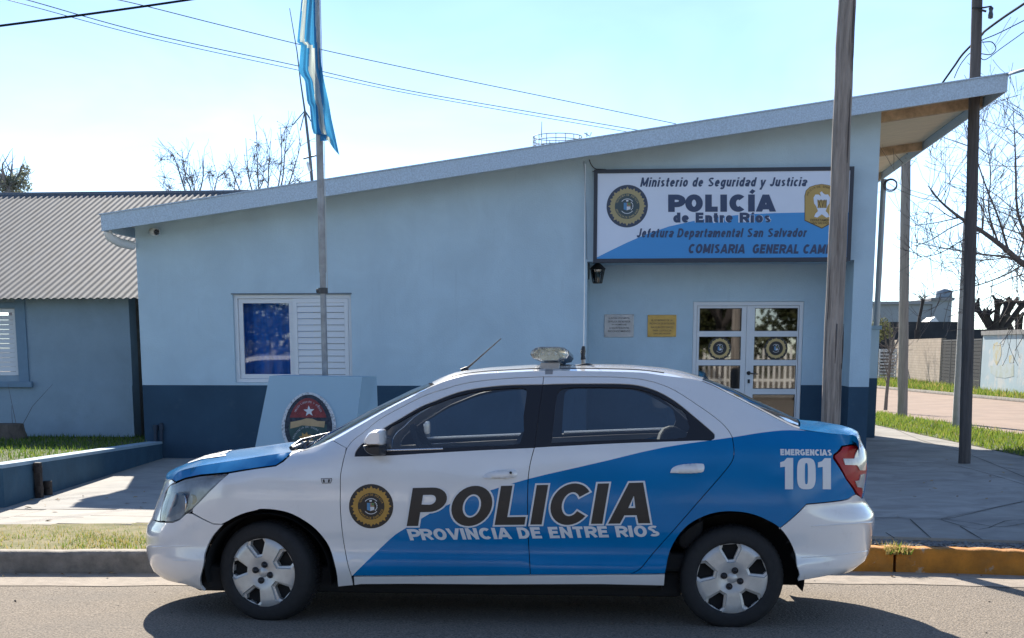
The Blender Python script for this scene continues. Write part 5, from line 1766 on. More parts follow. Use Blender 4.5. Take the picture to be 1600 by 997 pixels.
# entrance: two aluminium leaves, four panes each
YD = YB + .02
mb = MB(); w_ = .05
mb.box((DX0 + .003, YD, .155), (DX0 + w_, YD + .09, DZ1 - .003)); mb.box((DX1 - w_, YD, .155), (DX1 - .003, YD + .09, DZ1 - .003)); mb.box((DX0 + w_, YD, DZ1 - w_), (DX1 - w_, YD + .09, DZ1 - .003))
dfr = mb.build('door_frame', [alu_white], station)
xc_ = float(xz(1166.5, 520, YB)[0])
pane_px = [(481.5, 517.5), (526, 562.5), (571, 607.5), (616, 651.5), (660, 690)]
for lx0, lx1, px0, px1 in ((DX0 + w_ + .004, xc_ - .002, 1091.5, 1157), (xc_ + .002, DX1 - w_ - .004, 1177.5, 1244)):
    zs = [(float(xz(1160, b, YD + .03)[1]), float(xz(1160, a, YD + .03)[1])) for a, b in pane_px]
    zs[-1] = (max(.30, zs[-1][0]), zs[-1][1])
    gx0, gx1 = float(xz(px0, 560, YD + .03)[0]), float(xz(px1, 560, YD + .03)[0])
    P2, T, ri = fill2d([np.array(p) for p in ((lx0, .17), (lx1, .17), (lx1, DZ1 - w_ - .004), (lx0, DZ1 - w_ - .004))], [[np.array(p) for p in ((gx0, a), (gx1, a), (gx1, b), (gx0, b))] for a, b in zs])
    leaf = wall_xz('door', [np.array(p) for p in ((lx0, .17), (lx1, .17), (lx1, DZ1 - w_ - .004), (lx0, DZ1 - w_ - .004))], [[np.array(p) for p in ((gx0, a), (gx1, a), (gx1, b), (gx0, b))] for a, b in zs], YD + .02, YD + .065, [alu_white], station)
    for k, (a, b) in enumerate(zs):
        mb = MB(); mb.box((gx0 - .005, YD + .040, a - .005), (gx1 + .005, YD + .045, b + .005)); pn = mb.build('pane', [door_glass], leaf)
        mb = MB()
        for (q0, q1, q2, q3) in ((gx0, a, gx1, a + .008), (gx0, b - .008, gx1, b), (gx0, a + .008, gx0 + .008, b - .008), (gx1 - .008, a + .008, gx1, b - .008)):
            mb.box((q0 + .0005, YD + .030, q1 + .0005), (q2 - .0005, YD + .0385, q3 - .0005))
        mb.build('gasket', [black_trim], leaf)
        if k == 1:
            cx, cz = gx0 + (gx1 - gx0) * (.50 if lx0 < xc_ - .3 and px0 < 1100 else .52), (a + b) / 2
            mats_ = []; mb = MB()
            for q, (V, Fs, m_) in enumerate(emblem_shapes(0, 0, .148, gold=mat('sticker_gold', (.62, .44, .18), rough=.5), text=False)):
                if m_ not in mats_: mats_.append(m_)
                mb.add([(cx + p[0], YD + .0395 - .0006 * q, cz - p[1]) for p in V], [tuple(int(i) for i in f) for f in Fs], mats_.index(m_))
            mb.build('badge_sticker', mats_, leaf, recalc=False)
    if px0 > 1100:
        mb = MB(); hx, hz = xz(1170, 583, YD)
        mb.lathe([(.0001, -.01), (.026, -.01), (.026, -.002), (.012, 0), (.012, .035), (.0001, .036)], (hx, YD + .012, hz), (0, -1, 0), 14)
        mb.tube([(hx, YD - .018, hz), (hx + .03, YD - .022, hz - .004), (hx + .115, YD - .022, hz - .012)], [.010, .009, .007], 8)
        mb.build('handle', [mat('handle_black', (.03, .03, .03), rough=.4)], leaf)
        mb = MB(); mb.bbox((hx - .012, YD + .008, hz - .13), (hx + .018, YD + .019, hz - .08), .003); mb.build('lock_plate', [black_trim], leaf)
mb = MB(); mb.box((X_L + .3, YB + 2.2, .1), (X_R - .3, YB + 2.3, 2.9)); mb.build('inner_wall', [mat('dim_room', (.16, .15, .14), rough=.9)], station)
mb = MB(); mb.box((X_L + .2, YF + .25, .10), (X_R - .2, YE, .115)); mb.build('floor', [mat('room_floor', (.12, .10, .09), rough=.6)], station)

# ------------------------------------------------------------------ fixtures on the front
def text_on(mb, txt, quad_px, Y, dy=0.0, bold=.02, shear=0.0, spacing=1.0, mi=0):
    V, Fs = glyphs(txt, bold, shear, spacing)
    Q = [xz(a, b, Y) for a, b in quad_px]
    W_ = quadmap(V, Q)
    mb.add([(p[0], Y - dy, p[1]) for p in W_], Fs, mi)
YS = YF - .13
s00, s10, s11, s01 = xz(930.5, 403, YS), xz(1324.5, 407.5, YS), xz(1329.5, 266.5, YS), xz(933.5, 267, YS)
sx0, sx1, sz0, sz1 = (s00[0] + s01[0]) / 2, (s10[0] + s11[0]) / 2, (s00[1] + s10[1]) / 2, (s01[1] + s11[1]) / 2
sign = thing('sign_board', ((sx0 + sx1) / 2, YF, sz0), 'large white and blue lightbox sign with police lettering above the porch', 'sign')
face_w = mat('sign_white', (.74, .79, .90), rough=.35, spec=.5, noise=.04, nscale=2)
face_b = mat('sign_blue', (.05, .30, .66), rough=.35, spec=.5, noise=.05, nscale=2)
ink = mat('sign_navy', (.035, .06, .13), rough=.45)
frm = mat('sign_frame', (.03, .035, .05), rough=.5)
mb = MB(); frame_xz(mb, sx0 - .035, sx1 + .035, sz0 - .03, sz1 + .03, .045, YS - .012, YF - .001); mb.build('frame', [frm], sign)
arc_px = [(935,401),(955,391),(980,379),(1010,366),(1045,354),(1080,346),(1120,339),(1165,335),(1210,333),(1260,332),(1327,332)]
arcp = [xz(a, b, YS) for a, b in arc_px]
rect = [np.array(p) for p in ((sx0, sz0), (sx1, sz0), (sx1, sz1), (sx0, sz1))]
reg = [np.array([sx0 - .2, sz0 - .2])] + [arcp[0] - np.array([.12, .05])] + arcp + [arcp[-1] + np.array([.3, 0]), np.array([sx1 + .3, sz0 - .2])]
P2, T, ri = fill2d(rect, (), [[arcp[0] - np.array([.12, .05])] + arcp + [arcp[-1] + np.array([.3, 0])]], None, [reg])
mb = MB(); mb.v = [(p[0], YS, p[1]) for p in P2]
for t, r_ in zip(T, ri): mb.f.append(tuple(int(i) for i in t)); mb.m.append(int(r_)); mb.sm.append(False)
mb.box((sx0 + .01, YS + .002, sz0 + .01), (sx1 - .01, YF - .002, sz1 - .01), 0)
pan = mb.build('panel', [face_w, face_b], sign, recalc=False)
def sign_text(txt, quad, bold, shear, spacing, halo=False, m_=ink):
    mb = MB()
    V0, F0 = bold_text(txt, bold, shear, spacing)
    if halo:
        V, Fs = bold_text(txt, bold + .12, shear, spacing - .02)
        Q = [xz(a, b, YS) for a, b in quad]; W_ = quadmap(V, Q, V.min(0) + .05, V.max(0) - .05); mb.add([(p[0], YS - .002, p[1]) for p in W_], Fs, 1)
    W_ = quadmap(V0, [xz(a, b, YS) for a, b in quad]); mb.add([(p[0], YS - .004, p[1]) for p in W_], F0, 0)
    return mb.build('lettering', [m_, face_w], sign, recalc=False)
sign_text('Ministerio de Seguridad y Justicia', [(1000,297.5),(1261.5,296.5),(1261.5,277),(1000,277.5)], .215, .24, .13)
sign_text('POLICÍA', [(1044,331.5),(1212.5,331),(1212.5,295.5),(1044,295.5)], .30, 0, .11)
sign_text('de Entre Ríos', [(1052,348),(1204,348),(1204,331.5),(1052,331.5)], .265, 0, .11, True)
sign_text('Jefatura Departamental San Salvador', [(995,375.0),(1261,374.0),(1261,356.5),(995,357)], .215, .24, .13)
sign_text('COMISARIA  GENERAL CAMPOS', [(1076,396),(1322,396.8),(1322,382),(1076,381)], .25, .20, .11)
def plane_emblem(parent, cx, cy, rpx, Y, name='badge', **k):
    mats_ = []; mb = MB(); sc_ = np.linalg.norm(xz(cx + 10, cy, Y) - xz(cx, cy, Y)) / 10; c = xz(cx, cy, Y)
    for q, (V, Fs, m_) in enumerate(emblem_shapes(0, 0, rpx * sc_, **k)):
        if m_ not in mats_: mats_.append(m_)
        mb.add([(c[0] + p[0], Y - .002 - .0008 * q, c[1] - p[1]) for p in V], [tuple(int(i) for i in f) for f in Fs], mats_.index(m_))
    return mb.build(name, mats_, parent, recalc=False)
plane_emblem(sign, 980, 322.3, 32.3, YS, gold=mat('sign_gold', (.42, .34, .17), rough=.5), blk=mat('sign_badge_navy', (.045, .06, .10), rough=.5), inner=mat('sign_badge_green', (.055, .085, .095), rough=.5))
# shield of the county force, with its two lines of lettering
gold2 = mat('shield_gold', (.50, .33, .10), rough=.5)
mb = MB()
def poly_px(mb, px, Y, dy, mi):
    P2, T, ri = fill2d([xz(a, b, Y) for a, b in px]); mb.add([(p[0], Y - dy, p[1]) for p in P2], [tuple(t) for t in T], mi)
shield = [(1257,306),(1259,298),(1265,292),(1274,289),(1284,287.5),(1294,289),(1303,292),(1309,298),(1311,306),(1310.5,343),(1284,357.5),(1257,345)]
poly_px(mb, shield, YS, .002, 1)
c_ = np.mean(shield, 0); poly_px(mb, [tuple(c_ + (np.array(p) - c_) * .965) for p in shield], YS, .003, 0)
wing = [(1283,307),(1279,304),(1274,304),(1271,309),(1272,318),(1275,322),(1278,330),(1274,334),(1272,339),(1277,340),(1284,335),(1291,340),(1296,339),(1294,334),(1290,330),(1293,322),(1296,318),(1297,309),(1294,304),(1289,304),(1286,302),(1284,299),(1281,301)]
poly_px(mb, wing, YS, .004, 2)
poly_px(mb, [(1277,313),(1292,313),(1291,325),(1278,325)], YS, .005, 0)
text_on(mb, 'XVII', [(1277,325),(1291.5,325),(1291.5,312),(1277,312)], YS, .006, .01, 0, 1, 1)
text_on(mb, 'DEPARTAMENTO', [(1266,346),(1303,346),(1303,342),(1266,342)], YS, .006, .01, 0, 1, 1)
text_on(mb, 'SAN SALVADOR', [(1268,350.3),(1301,350.3),(1301,346.7),(1268,346.7)], YS, .006, .01, 0, 1, 1)
txt = 'POLICIA DE ENTRE RIOS'
for i, ch in enumerate(txt):
    if ch == ' ': continue
    t = R(168 - 156 * (i + .5) / len(txt)); V, Fs = glyphs(ch, .01); V = (V - V.mean(0)) * 4.6
    cc = np.array([1284 + 23.5 * math.cos(t), 309 - 17.5 * math.sin(t)]); up = np.array([math.cos(t) * .8, -math.sin(t)]); rt = np.array([math.sin(t), math.cos(t) * .8])
    W_ = [xz(*(cc + rt * p[0] + up * p[1]), YS) for p in V]; mb.add([(p[0], YS - .006, p[1]) for p in W_], Fs, 1)
mb.build('shield_badge', [gold2, mat('shield_ink', (.12, .08, .03), rough=.5), face_w], sign, recalc=False)

# commemorative plaques beside the door
def plaque(px, label, m_, lines_, cat='plaque'):
    a, b, c, d = px; Y = YB - .012
    q0, q1 = xz(a, d, Y), xz(c, b, Y)
    t_ = thing('wall_plaque', ((q0[0] + q1[0]) / 2, YB, q0[1]), label, cat)
    mb = MB(); mb.bbox((q0[0], YB - .016, q0[1]), (q1[0], YB - .001, q1[1]), .004); mb.build('plate', [m_], t_)
    mb = MB(); ink_ = mat('engraved', (.05, .045, .04), rough=.6)
    for (txt, x0, x1, y0, y1) in lines_:
        text_on(mb, txt, [(x0, y1), (x1, y1), (x1, y0), (x0, y0)], YB - .0175, 0, .012, 0, 1, 0)
    mb.build('inscription', [ink_], t_, recalc=False)
    mb = MB()
    for (sx, sy) in ((q0[0] + .02, q0[1] + .02), (q1[0] - .02, q0[1] + .02), (q0[0] + .02, q1[1] - .02), (q1[0] - .02, q1[1] - .02)):
        m2 = MB(); m2.lathe([(.0001, .006), (.005, .005), (.007, .0)], (sx, YB - .016, sy), (0, -1, 0), 10); m2.build('screw', [m_], t_)
plaque((944, 491, 990.5, 527), 'silver engraved plaque on the porch wall beside the lantern', mat('plaque_silver', (.44, .44, .44), rough=.35, metal=.5, noise=.2, nscale=10),
       [('LA JEFATURA DEPARTAMENTAL', 951, 984, 496, 499), ('DE POLICIA SAN SALVADOR', 950, 985, 501, 504), ('EN HOMENAJE', 956, 979, 506, 509), ('A SUS INTEGRANTES', 952, 983, 511, 514), ('RECONOCIMIENTO', 950, 985, 516, 519)])
plaque((1011.5, 492, 1057, 526.5), 'brass engraved plaque on the porch wall nearest the door', mat('plaque_brass', (.52, .34, .10), rough=.32, metal=.6, noise=.2, nscale=10),
       [('EL GOBIERNO DE LA', 1018, 1051, 499, 502), ('PROVINCIA DE ENTRE RIOS', 1015, 1054, 504, 507), ('INAUGURA ESTE EDIFICIO', 1017, 1052, 510, 513), ('PARA LA POLICIA', 1020, 1049, 515, 518), ('SAN SALVADOR', 1021, 1048, 520, 522.5)])
# wall lantern
lant = thing('wall_lantern', (ony(925, 440, YF + .35)), 'small black lantern on a bracket at the left end of the porch', 'lantern')
iron = mat('black_iron', (.02, .02, .02), rough=.5)
Yl = YF + .35; lc = ony(933.5, 443, Yl); sc_ = Yl / F_PX
mb = MB(); mb.lathe([(.0001, 0), (.055, 0), (.060, .01), (.055, .012)], lc, (0, 0, 1), 6, smooth=False)
mb.lathe([(.105, .175), (.095, .185), (.045, .235), (.018, .25), (.02, .27), (.0001, .285)], lc, (0, 0, 1), 6, smooth=False)
for k in range(6):
    t = k * math.pi / 3 + .3; a_ = lc + np.array([.058 * math.cos(t), .058 * math.sin(t), .01]); b_ = lc + np.array([.09 * math.cos(t), .09 * math.sin(t), .178]); mb.tube([a_, b_], .007, 5)
mb.build('cage', [iron], lant)
mb = MB(); mb.lathe([(.048, .012), (.078, .17)], lc, (0, 0, 1), 6, smooth=False); mb.build('glass', [glass_mat('lantern_glass', (.5, .55, .55), boost=.05)], lant)
mb = MB(); mb.tube([lc + np.array([0, 0, .28]), lc + np.array([-.02, 0, .30]), np.array([PX0 + .004, Yl, lc[2] + .29])], .009, 6); mb.bbox((PX0 + .0005, Yl - .03, lc[2] + .05), (PX0 + .014, Yl + .03, lc[2] + .34), .003); mb.build('bracket', [iron], lant)
# security camera under the eaves
sc0 = ony(241, 362, YF - .12)
secc = thing('security_camera', (sc0[0], YF, sc0[2]), 'small white security camera under the low end of the eaves', 'camera')
mb = MB(); mb.bbox((sc0[0] - .05, YF - .02, sc0[2] - .03), (sc0[0] + .02, YF - .001, sc0[2] + .04), .005); mb.tube([(sc0[0] - .015, YF - .02, sc0[2]), (sc0[0] - .01, YF - .07, sc0[2] + .015)], .015, 8); mb.build('mount', [pv_m], secc)
mb = MB(); axd = np.array([.75, -.8, -.12]); mb.lathe([(.0001, -.07), (.046, -.07), (.048, .06), (.040, .065)], (sc0[0] - .005, YF - .10, sc0[2]), axd, 16); cb = mb.build('housing', [pv_m], secc)
mb = MB(); mb.lathe([(.030, .066), (.018, .062), (.0001, .066)], (sc0[0] - .005, YF - .10, sc0[2]), axd, 16); mb.build('lens', [black_trim], secc)
# thin cable down the wall joint and the loose wire above the sign
mb = MB(); mb.tube([(xz(913, 252)[0], YF - .006, xz(913, 252)[1]), (xz(915, 330)[0], YF - .006, xz(915, 330)[1]), (xz(916.5, 405)[0], YF - .006, xz(916.5, 405)[1])], .007, 6)
tag(mb.build('wall_cable', [mat('cable_grey', (.30, .38, .44), rough=.7)]), 'thin grey cable running down the wall left of the sign', 'cable')
mb = MB(); mb.tube([np.array([xz(a, b)[0], YF - .03, xz(a, b)[1]]) for a, b in smooth_line([(921,250),(924,258),(930,264),(938,265),(948,266),(940,268),(926,268)], 4)], .006, 6)
tag(mb.build('loose_wire', [black_trim]), 'loose black wire curling above the top left corner of the sign', 'cable')
# ================================================================== the old house on the left, its lawn and low wall
house_blue = mat('house_blue_grey', (.32, .42, .50), rough=.9, noise=.14, nscale=1.4, bump=.35, bscale=45)
layer_noise(house_blue, (.23, .295, .34), 1.6, .52, .8, .6)
house_trim = mat('house_trim', (.20, .30, .40), rough=.85, noise=.1)
YH = 18.2; ZL = .31
def hx(px, py): return ony(px, py, YH)
house = thing('old_house', (-9.0, YH, ZL), 'low blue-grey house with corrugated metal roof on the left', 'house')
xr = float(hx(207, 600)[0]); ze = float(hx(207, 470)[2])
wq0, wq1 = hx(26, 587), hx(26, 482)
wx1 = float(hx(26, 540)[0]); wz0, wz1 = float(wq0[2]), float(wq1[2]); wx0 = wx1 - 1.3
wall_xz('wall', [np.array(p) for p in ((-16, -.1), (xr, -.1), (xr, ze + .12), (-16, ze + .12))], [[np.array(p) for p in ((wx0, wz0), (wx1, wz0), (wx1, wz1), (wx0, wz1))]], YH, YH + .25, [house_blue], house)
mb = MB(); mb.box((xr - .3, YH + .251, -.1), (xr - .001, YH + 6, ze + .1)); mb.box((xr + .002, YH + 1.2, -.1), (X_L - .005, YH + 1.4, ze + .6)); mb.build('side_wall', [mat('house_side', (.30, .25, .21), rough=.95, noise=.3)], house)
mb = MB(); mb.box((-16, YH - .03, .0), (xr - .10, YH - .0015, .62)); 
z1 = float(hx(100, 602)[2]); mb2 = MB(); mb2.box((-16, YH - .022, -.05), (xr + .001, YH - .001, z1)); mb2.build('plinth_course', [house_blue], house)
mb = MB(); mb.box((wx0 - .3, YH - .035, wz0 - .02), (wx1 + .14, YH - .0225, wz1 + .16)) if False else None
mb = MB(); mb.box((wx1 + .02, YH - .03, wz0 - .14), (wx1 + .16, YH - .001, ze + .05)); mb.box((wx0, YH - .03, wz1 + .01), (wx1 + .019, YH - .001, wz1 + .08)); mb.build('window_trim', [house_trim], house)
mb = MB(); mb.bbox((wx0 - .2, YH - .09, wz0 - .16), (wx1 + .22, YH - .031, wz0 - .08), .008); mb.build('sill', [house_trim], house)
mb = MB(); frame_xz(mb, wx0 + .003, wx1 - .003, wz0 + .003, wz1 - .003, .05, YH + .04, YH + .10); hw = mb.build('window', [alu_white], house)
mb = MB(); z = wz0 + .06
while z < wz1 - .09:
    for (a, b) in ((wx0 + .06, (wx0 + wx1) / 2 - .01), ((wx0 + wx1) / 2 + .01, wx1 - .06)):
        mb.add([(a, YH + .05, z), (b, YH + .05, z), (b, YH + .07, z + .062), (a, YH + .07, z + .062)], [(0, 1, 2, 3)])
    z += .064
mb.build('shutter', [alu_white], hw)
# corrugated roof: real waves
zr_e = float(ony(100, 466, YH - .45)[2]); 
yR = 22.6; zR_ = float(ony(100, 303, yR)[2])
galv = mat('old_corrugated_iron', (.17, .182, .195), rough=.8, metal=.05, spec=.2, noise=.35, nscale=5, stretch=(3, .6, .6))
layer_noise(galv, (.13, .105, .09), 2.2, .58, .78, .5, stretch=(2, .5, .5))
layer_noise(galv, (.20, .21, .22), 6, .60, .8, .5, stretch=(4, .3, .3))
xs = np.arange(-17, X_L + 2.5, .0125)
rows = []
for t in np.linspace(0, 1, 14):
    y = YH - .45 + (yR - YH + .45) * t; z = zr_e + (zR_ - zr_e) * t
    rows.append([(x, y, z + .0095 * math.sin(x * 2 * math.pi / .10) - .05 * math.sin(math.pi * t) * .4) for x in xs])
mb = MB(); mb.grid(np.array(rows)); hr = mb.build('roof', [galv], house, recalc=False)
mb = MB(); mb.tube([(-17, yR, zR_), (X_L + 2.6, yR, zR_ + .0)], .035, 8); mb.build('ridge_cap', [mat('ridge_cap', (.13, .15, .18), rough=.6)], hr)
rows = [[(x, yR + 4 * t, zR_ - 1.6 * t) for x in (-17, X_L + 2.5)] for t in (0, 1)]
mb = MB(); mb.grid(np.array(rows)); mb.build('rear_slope', [galv], hr)
# lawn and low wall
lw0, lw1 = onz(8, 793, Z_PAVE), onz(255, 716, Z_PAVE)
zt0 = float(ony(8, 726, lw0[1])[2]); zt1 = float(ony(253, 691, lw1[1])[2])
wdir = (lw1 - lw0)[:2] / np.linalg.norm((lw1 - lw0)[:2]); wn_ = np.array([-wdir[1], wdir[0]])
low_m = mat('low_wall_blue', (.040, .105, .165), rough=.8, noise=.25, nscale=3, bump=.2, bscale=70)
layer_noise(low_m, (.10, .15, .18), 5, .58, .8, .5)
cop_m = mat('coping_blue', (.34, .47, .56), rough=.85, noise=.15, nscale=4)
lwall = thing('low_wall', (lw0[0], lw0[1], Z_PAVE), 'low dark blue retaining wall with pale top between lawn and driveway', 'wall')
def wallpiece(a, b, za, zb, th, nrm, mb, top=True, z0=-.05, mi=0):
    a = np.array(a); b = np.array(b); n_ = np.array(nrm) * th
    vs = [(*a, z0), (*b, z0), (*(b + n_), z0), (*(a + n_), z0), (*a, za), (*b, zb), (*(b + n_), zb), (*(a + n_), za)]
    mb.add(vs, [(0, 3, 2, 1), (4, 5, 6, 7), (0, 1, 5, 4), (1, 2, 6, 5), (2, 3, 7, 6), (3, 0, 4, 7)], mi)
left_end = lw0[:2] + np.array([-9.0, -1.25])
mb = MB(); e1 = lw1[:2] + wdir * -.02
wallpiece(lw0[:2], e1, zt0 - .035, zt1 - .02, .17, wn_, mb)
ld = (left_end - lw0[:2]) / np.linalg.norm(left_end - lw0[:2]); ln_ = np.array([ld[1], -ld[0]])
wallpiece(lw0[:2] + wn_ * .171, left_end, zt0 - .035, zt0 + .10, .17, ln_, mb)
mb.build('wall_body', [low_m], lwall)
mb = MB()
wallpiece(lw0[:2] - wn_ * .004 - wdir * .006, e1 - wn_ * .004, zt0, zt1 + .012, .178, wn_, mb, z0=zt1 - .03 if False else zt0 - .034)
mb.v = mb.v
vs = mb.v
for i in range(8):
    pass
mb2 = MB()
a, b = lw0[:2] - wn_ * .004 - wdir * .006, e1 - wn_ * .004; n_ = wn_ * .178
mb2.add([(*a, zt0 - .034), (*b, zt1 - .019), (*(b + n_), zt1 - .019), (*(a + n_), zt0 - .034), (*a, zt0), (*b, zt1 + .012), (*(b + n_), zt1 + .012), (*(a + n_), zt0)], [(0, 3, 2, 1), (4, 5, 6, 7), (0, 1, 5, 4), (1, 2, 6, 5), (2, 3, 7, 6), (3, 0, 4, 7)])
a, b = lw0[:2] + wn_ * .175, left_end; n_ = ln_ * .178
mb2.add([(*a, zt0 - .034), (*b, zt0 + .101), (*(b + n_), zt0 + .101), (*(a + n_), zt0 - .034), (*a, zt0), (*b, zt0 + .135), (*(b + n_), zt0 + .135), (*(a + n_), zt0)], [(0, 3, 2, 1), (4, 5, 6, 7), (0, 1, 5, 4), (1, 2, 6, 5), (2, 3, 7, 6), (3, 0, 4, 7)])
mb2.build('coping', [cop_m], lwall)
lawn = [lw0[:2] + wn_ * .17 + wdir * .17, e1 + wn_ * .17, np.array([X_L - .01, YH + 1.2]), np.array([-18, YH + 1.0]), np.array([-18, 11.2]), left_end + np.array([0, .4])]
def lawn_z(x, y):
    t = min(max((y - lw0[1]) / (YH - lw0[1]), 0), 1); return (zt0 - .05) * (1 - t) + ZL * t
struct('lawn', flat(lawn, lawn_z, .6), turf_m)
blades('lawn_grass', lawn, 30000, .02, .075, [g1, g4, g2, g1], lambda x, y: lawn_z(x, y), .007, 6, .7)
# gate hinge posts left on the wall
rust = mat('rusty_iron', (.05, .04, .035), rough=.8, noise=.5, nscale=20)
def hinge(px, pyb, pyt, w, label):
    s_ = np.interp(px, [8, 255], [0, 1]); 
    # point on the wall's near face under that pixel
    r_ = ray(px, (pyb + pyt) / 2); d_ = np.array([-wn_[0], -wn_[1], 0]); t = (d_ @ (np.array([*lw0[:2], 0]) - EYE)) / (d_ @ r_); p = EYE + r_ * t
    q = np.array([p[0], p[1]]) - wn_ * .045
    zb = float(at(px, pyb, d_, d_ @ np.array([*q, 0]))[2]); zt = float(at(px, pyt, d_, d_ @ np.array([*q, 0]))[2])
    h_ = thing('gate_post', (q[0], q[1], zb), label, 'gate post')
    mb = MB(); m2 = MB(); m2.bbox((-w, -w, zb), (w, w, zt), .006); mb.add([(q[0] + v[0], q[1] + v[1], v[2]) for v in m2.v], m2.f); mb.build('post', [rust], h_)
    for z in (zb + (zt - zb) * .25, zb + (zt - zb) * .8):
        mb = MB(); mb.tube([(q[0], q[1], z), (q[0] + wn_[0] * .06, q[1] + wn_[1] * .06, z)], .012, 6); mb.tube([(q[0], q[1] - .0, z - .03), (q[0], q[1], z + .03)], w * 1.35, 8); mb.build('hinge', [rust], h_)
hinge(53, 781, 724, .030, 'taller rusty stub post fixed to the low blue wall')
hinge(68, 776, 754, .030, 'short rusty stub post beside the taller one at the low wall')
for px, lab in ((243, 'left one of two thin dark hinge pipes on the dado wall'), (252, 'right one of two thin dark hinge pipes on the dado wall')):
    p = ony(px, 675, YF - .03); t_ = thing('hinge_pipe', (p[0], p[1], float(ony(px, 690, YF - .03)[2])), lab, 'hinge', 'hinge pipes on the dado')
    mb = MB(); mb.tube([ony(px, 690, YF - .03), ony(px, 661 if px > 250 else 664, YF - .03)], .022, 8); mb.build('pipe', [mat('pipe_navy', (.02, .035, .06), rough=.6)], t_)
    mb = MB(); q = ony(px, 668, YF - .03); mb.tube([q, (q[0], YF - .001, q[2])], .014, 6); mb.tube([(q[0], q[1], q[2] - .03), (q[0], q[1], q[2] + .03)], .033, 8); mb.build('bracket', [mat('pipe_navy', (.02, .035, .06))], t_)
# stump with twigs on the lawn
bark = mat('grey_bark', (.16, .125, .10), rough=.95, noise=.5, nscale=12, bump=.5, bscale=30, stretch=(1, 1, .3))
st0 = onz(12, 687, .32)
stump = thing('tree_stump', st0, 'old sawn tree stump with a few dry twigs on the lawn', 'stump')
mb = MB(); rr = random.Random(11); rows = []
for z, r_ in ((-.05, .27), (.04, .235), (.12, .20), (.20, .195), (.215, .17)):
    rows.append([(st0[0] + (r_ + .035 * math.sin(3 * t + 1) + rr.uniform(-.012, .012)) * math.cos(t), st0[1] + (r_ + .03 * math.cos(2 * t)) * math.sin(t), st0[2] + z) for t in np.linspace(0, 2 * math.pi, 22, endpoint=False)])
mb.grid(np.array(rows), close=True); mb.add(rows[-1], [tuple(range(22))]); mb.build('trunk', [bark], stump)
for k in range(3):
    a = rr.uniform(-.5, 1.2); L = rr.uniform(.35, .75); p = st0 + np.array([.12 + .03 * k, -.05, .05])
    mb = MB(); mb.tube([p, p + np.array([math.sin(a) * L * .5, 0, L * .55]), p + np.array([math.sin(a) * L * 1.05, .05, L * .95])], [.004, .003, .0015], 5); mb.build('twig', [bark], stump)

# ================================================================== memorial plinth, flagpole and flag
YP = 13.6
pl_m = mat('plinth_blue', (.34, .50, .61), rough=.85, noise=.06, nscale=1.5, bump=.06, bscale=120)
P_ = lambda a, b, Y=YP: ony(a, b, Y)
tl, tr, bl_, br = P_(421, 587.5), P_(566, 588.5), P_(399, 722), P_(552.5, 722)
zb_ = Z_PAVE; kx = (bl_[0] - tl[0]) / (bl_[2] - tl[2]); 
ext = lambda top, bot: top + (bot - top) * ((zb_ - top[2]) / (bot[2] - top[2]))
b0, b1 = ext(tl, bl_), ext(tr, br)
lean = np.array([0, -.16, 0])
b0 = b0 + lean; b1 = b1 + lean
back = np.array([0, .62, 0])
r_t = ony(588.5, 588, YP + .40); 
plinth = thing('memorial_plinth', ((b0[0] + b1[0]) / 2, YP, zb_), 'pale blue memorial plinth with a painted oval coat of arms', 'monument')
q_t0, q_t1 = tl + back, r_t; q_b0 = b0 + back - lean * 2; q_b1 = np.array([r_t[0] + .01, r_t[1] + .05, zb_])
mb = MB(); mb.add([b0, b1, tr, tl, q_b0, q_b1, q_t1, q_t0], [(0, 1, 2, 3), (1, 5, 6, 2), (5, 4, 7, 6), (4, 0, 3, 7), (3, 2, 6, 7), (0, 4, 5, 1)])
mb.build('block', [pl_m], plinth)
# oval relief on the sloping face
fn = np.cross(b1 - b0, tl - b0); fn /= np.linalg.norm(fn)
if fn[1] > 0: fn = -fn
def onface(px, py, d=0.0): return at(px, py, fn, fn @ tl + d)
em_white = mat('relief_white', (.60, .64, .68), rough=.8, noise=.5, nscale=40, lo=.40, hi=.5)
em_red = mat('relief_red', (.26, .045, .05), rough=.7, noise=.35, nscale=22)
em_green = mat('relief_green', (.045, .10, .10), rough=.7, noise=.4, nscale=18)
em_dark = mat('relief_laurel', (.045, .06, .09), rough=.8, noise=.6, nscale=30)
em_hand = mat('relief_hands', (.50, .36, .20), rough=.7, noise=.2, nscale=10)
layer_noise(em_red, (.6, .62, .65), 46, .64, .68, .9); layer_noise(em_dark, (.5, .55, .6), 50, .66, .70, .9); layer_noise(em_green, (.5, .55, .6), 50, .67, .71, .8)
def egg(cx, cy, rx, ry, n=48, sk=-.06):
    return [(cx + rx * math.cos(t) * (1 - .10 * math.sin(t)) + sk * 10 * math.sin(t) * .3, cy - ry * math.sin(t)) for t in np.linspace(0, 2 * math.pi, n, endpoint=False)]
def relief(mb, poly, d0, d1, mi):
    top = [onface(a, b, d1) for a, b in poly]; bot = [onface(a, b, d0) for a, b in poly]; k = len(poly)
    P2, T, ri = fill2d([np.array(p, float) for p in poly]); mb.add([onface(a, b, d1) for a, b in P2], [tuple(t) for t in T], mi)
    mb.add(top + bot, [(i, (i + 1) % k, k + (i + 1) % k, k + i) for i in range(k)], mi)
mb = MB(); relief(mb, egg(482.5, 662.5, 42.5, 49.5), -.002, .020, 0); crest = mb.build('coat_of_arms', [em_white], plinth, recalc=False)
mb = MB(); relief(mb, egg(482, 663, 37, 46.5), .021, .026, 0); mb.build('laurel_wreath', [em_dark], crest, recalc=False)
mb = MB(); relief(mb, [p for p in egg(481.5, 663, 30.5, 41) if p[1] < 657] , .027, .030, 0); mb.build('upper_field', [em_red], crest, recalc=False)
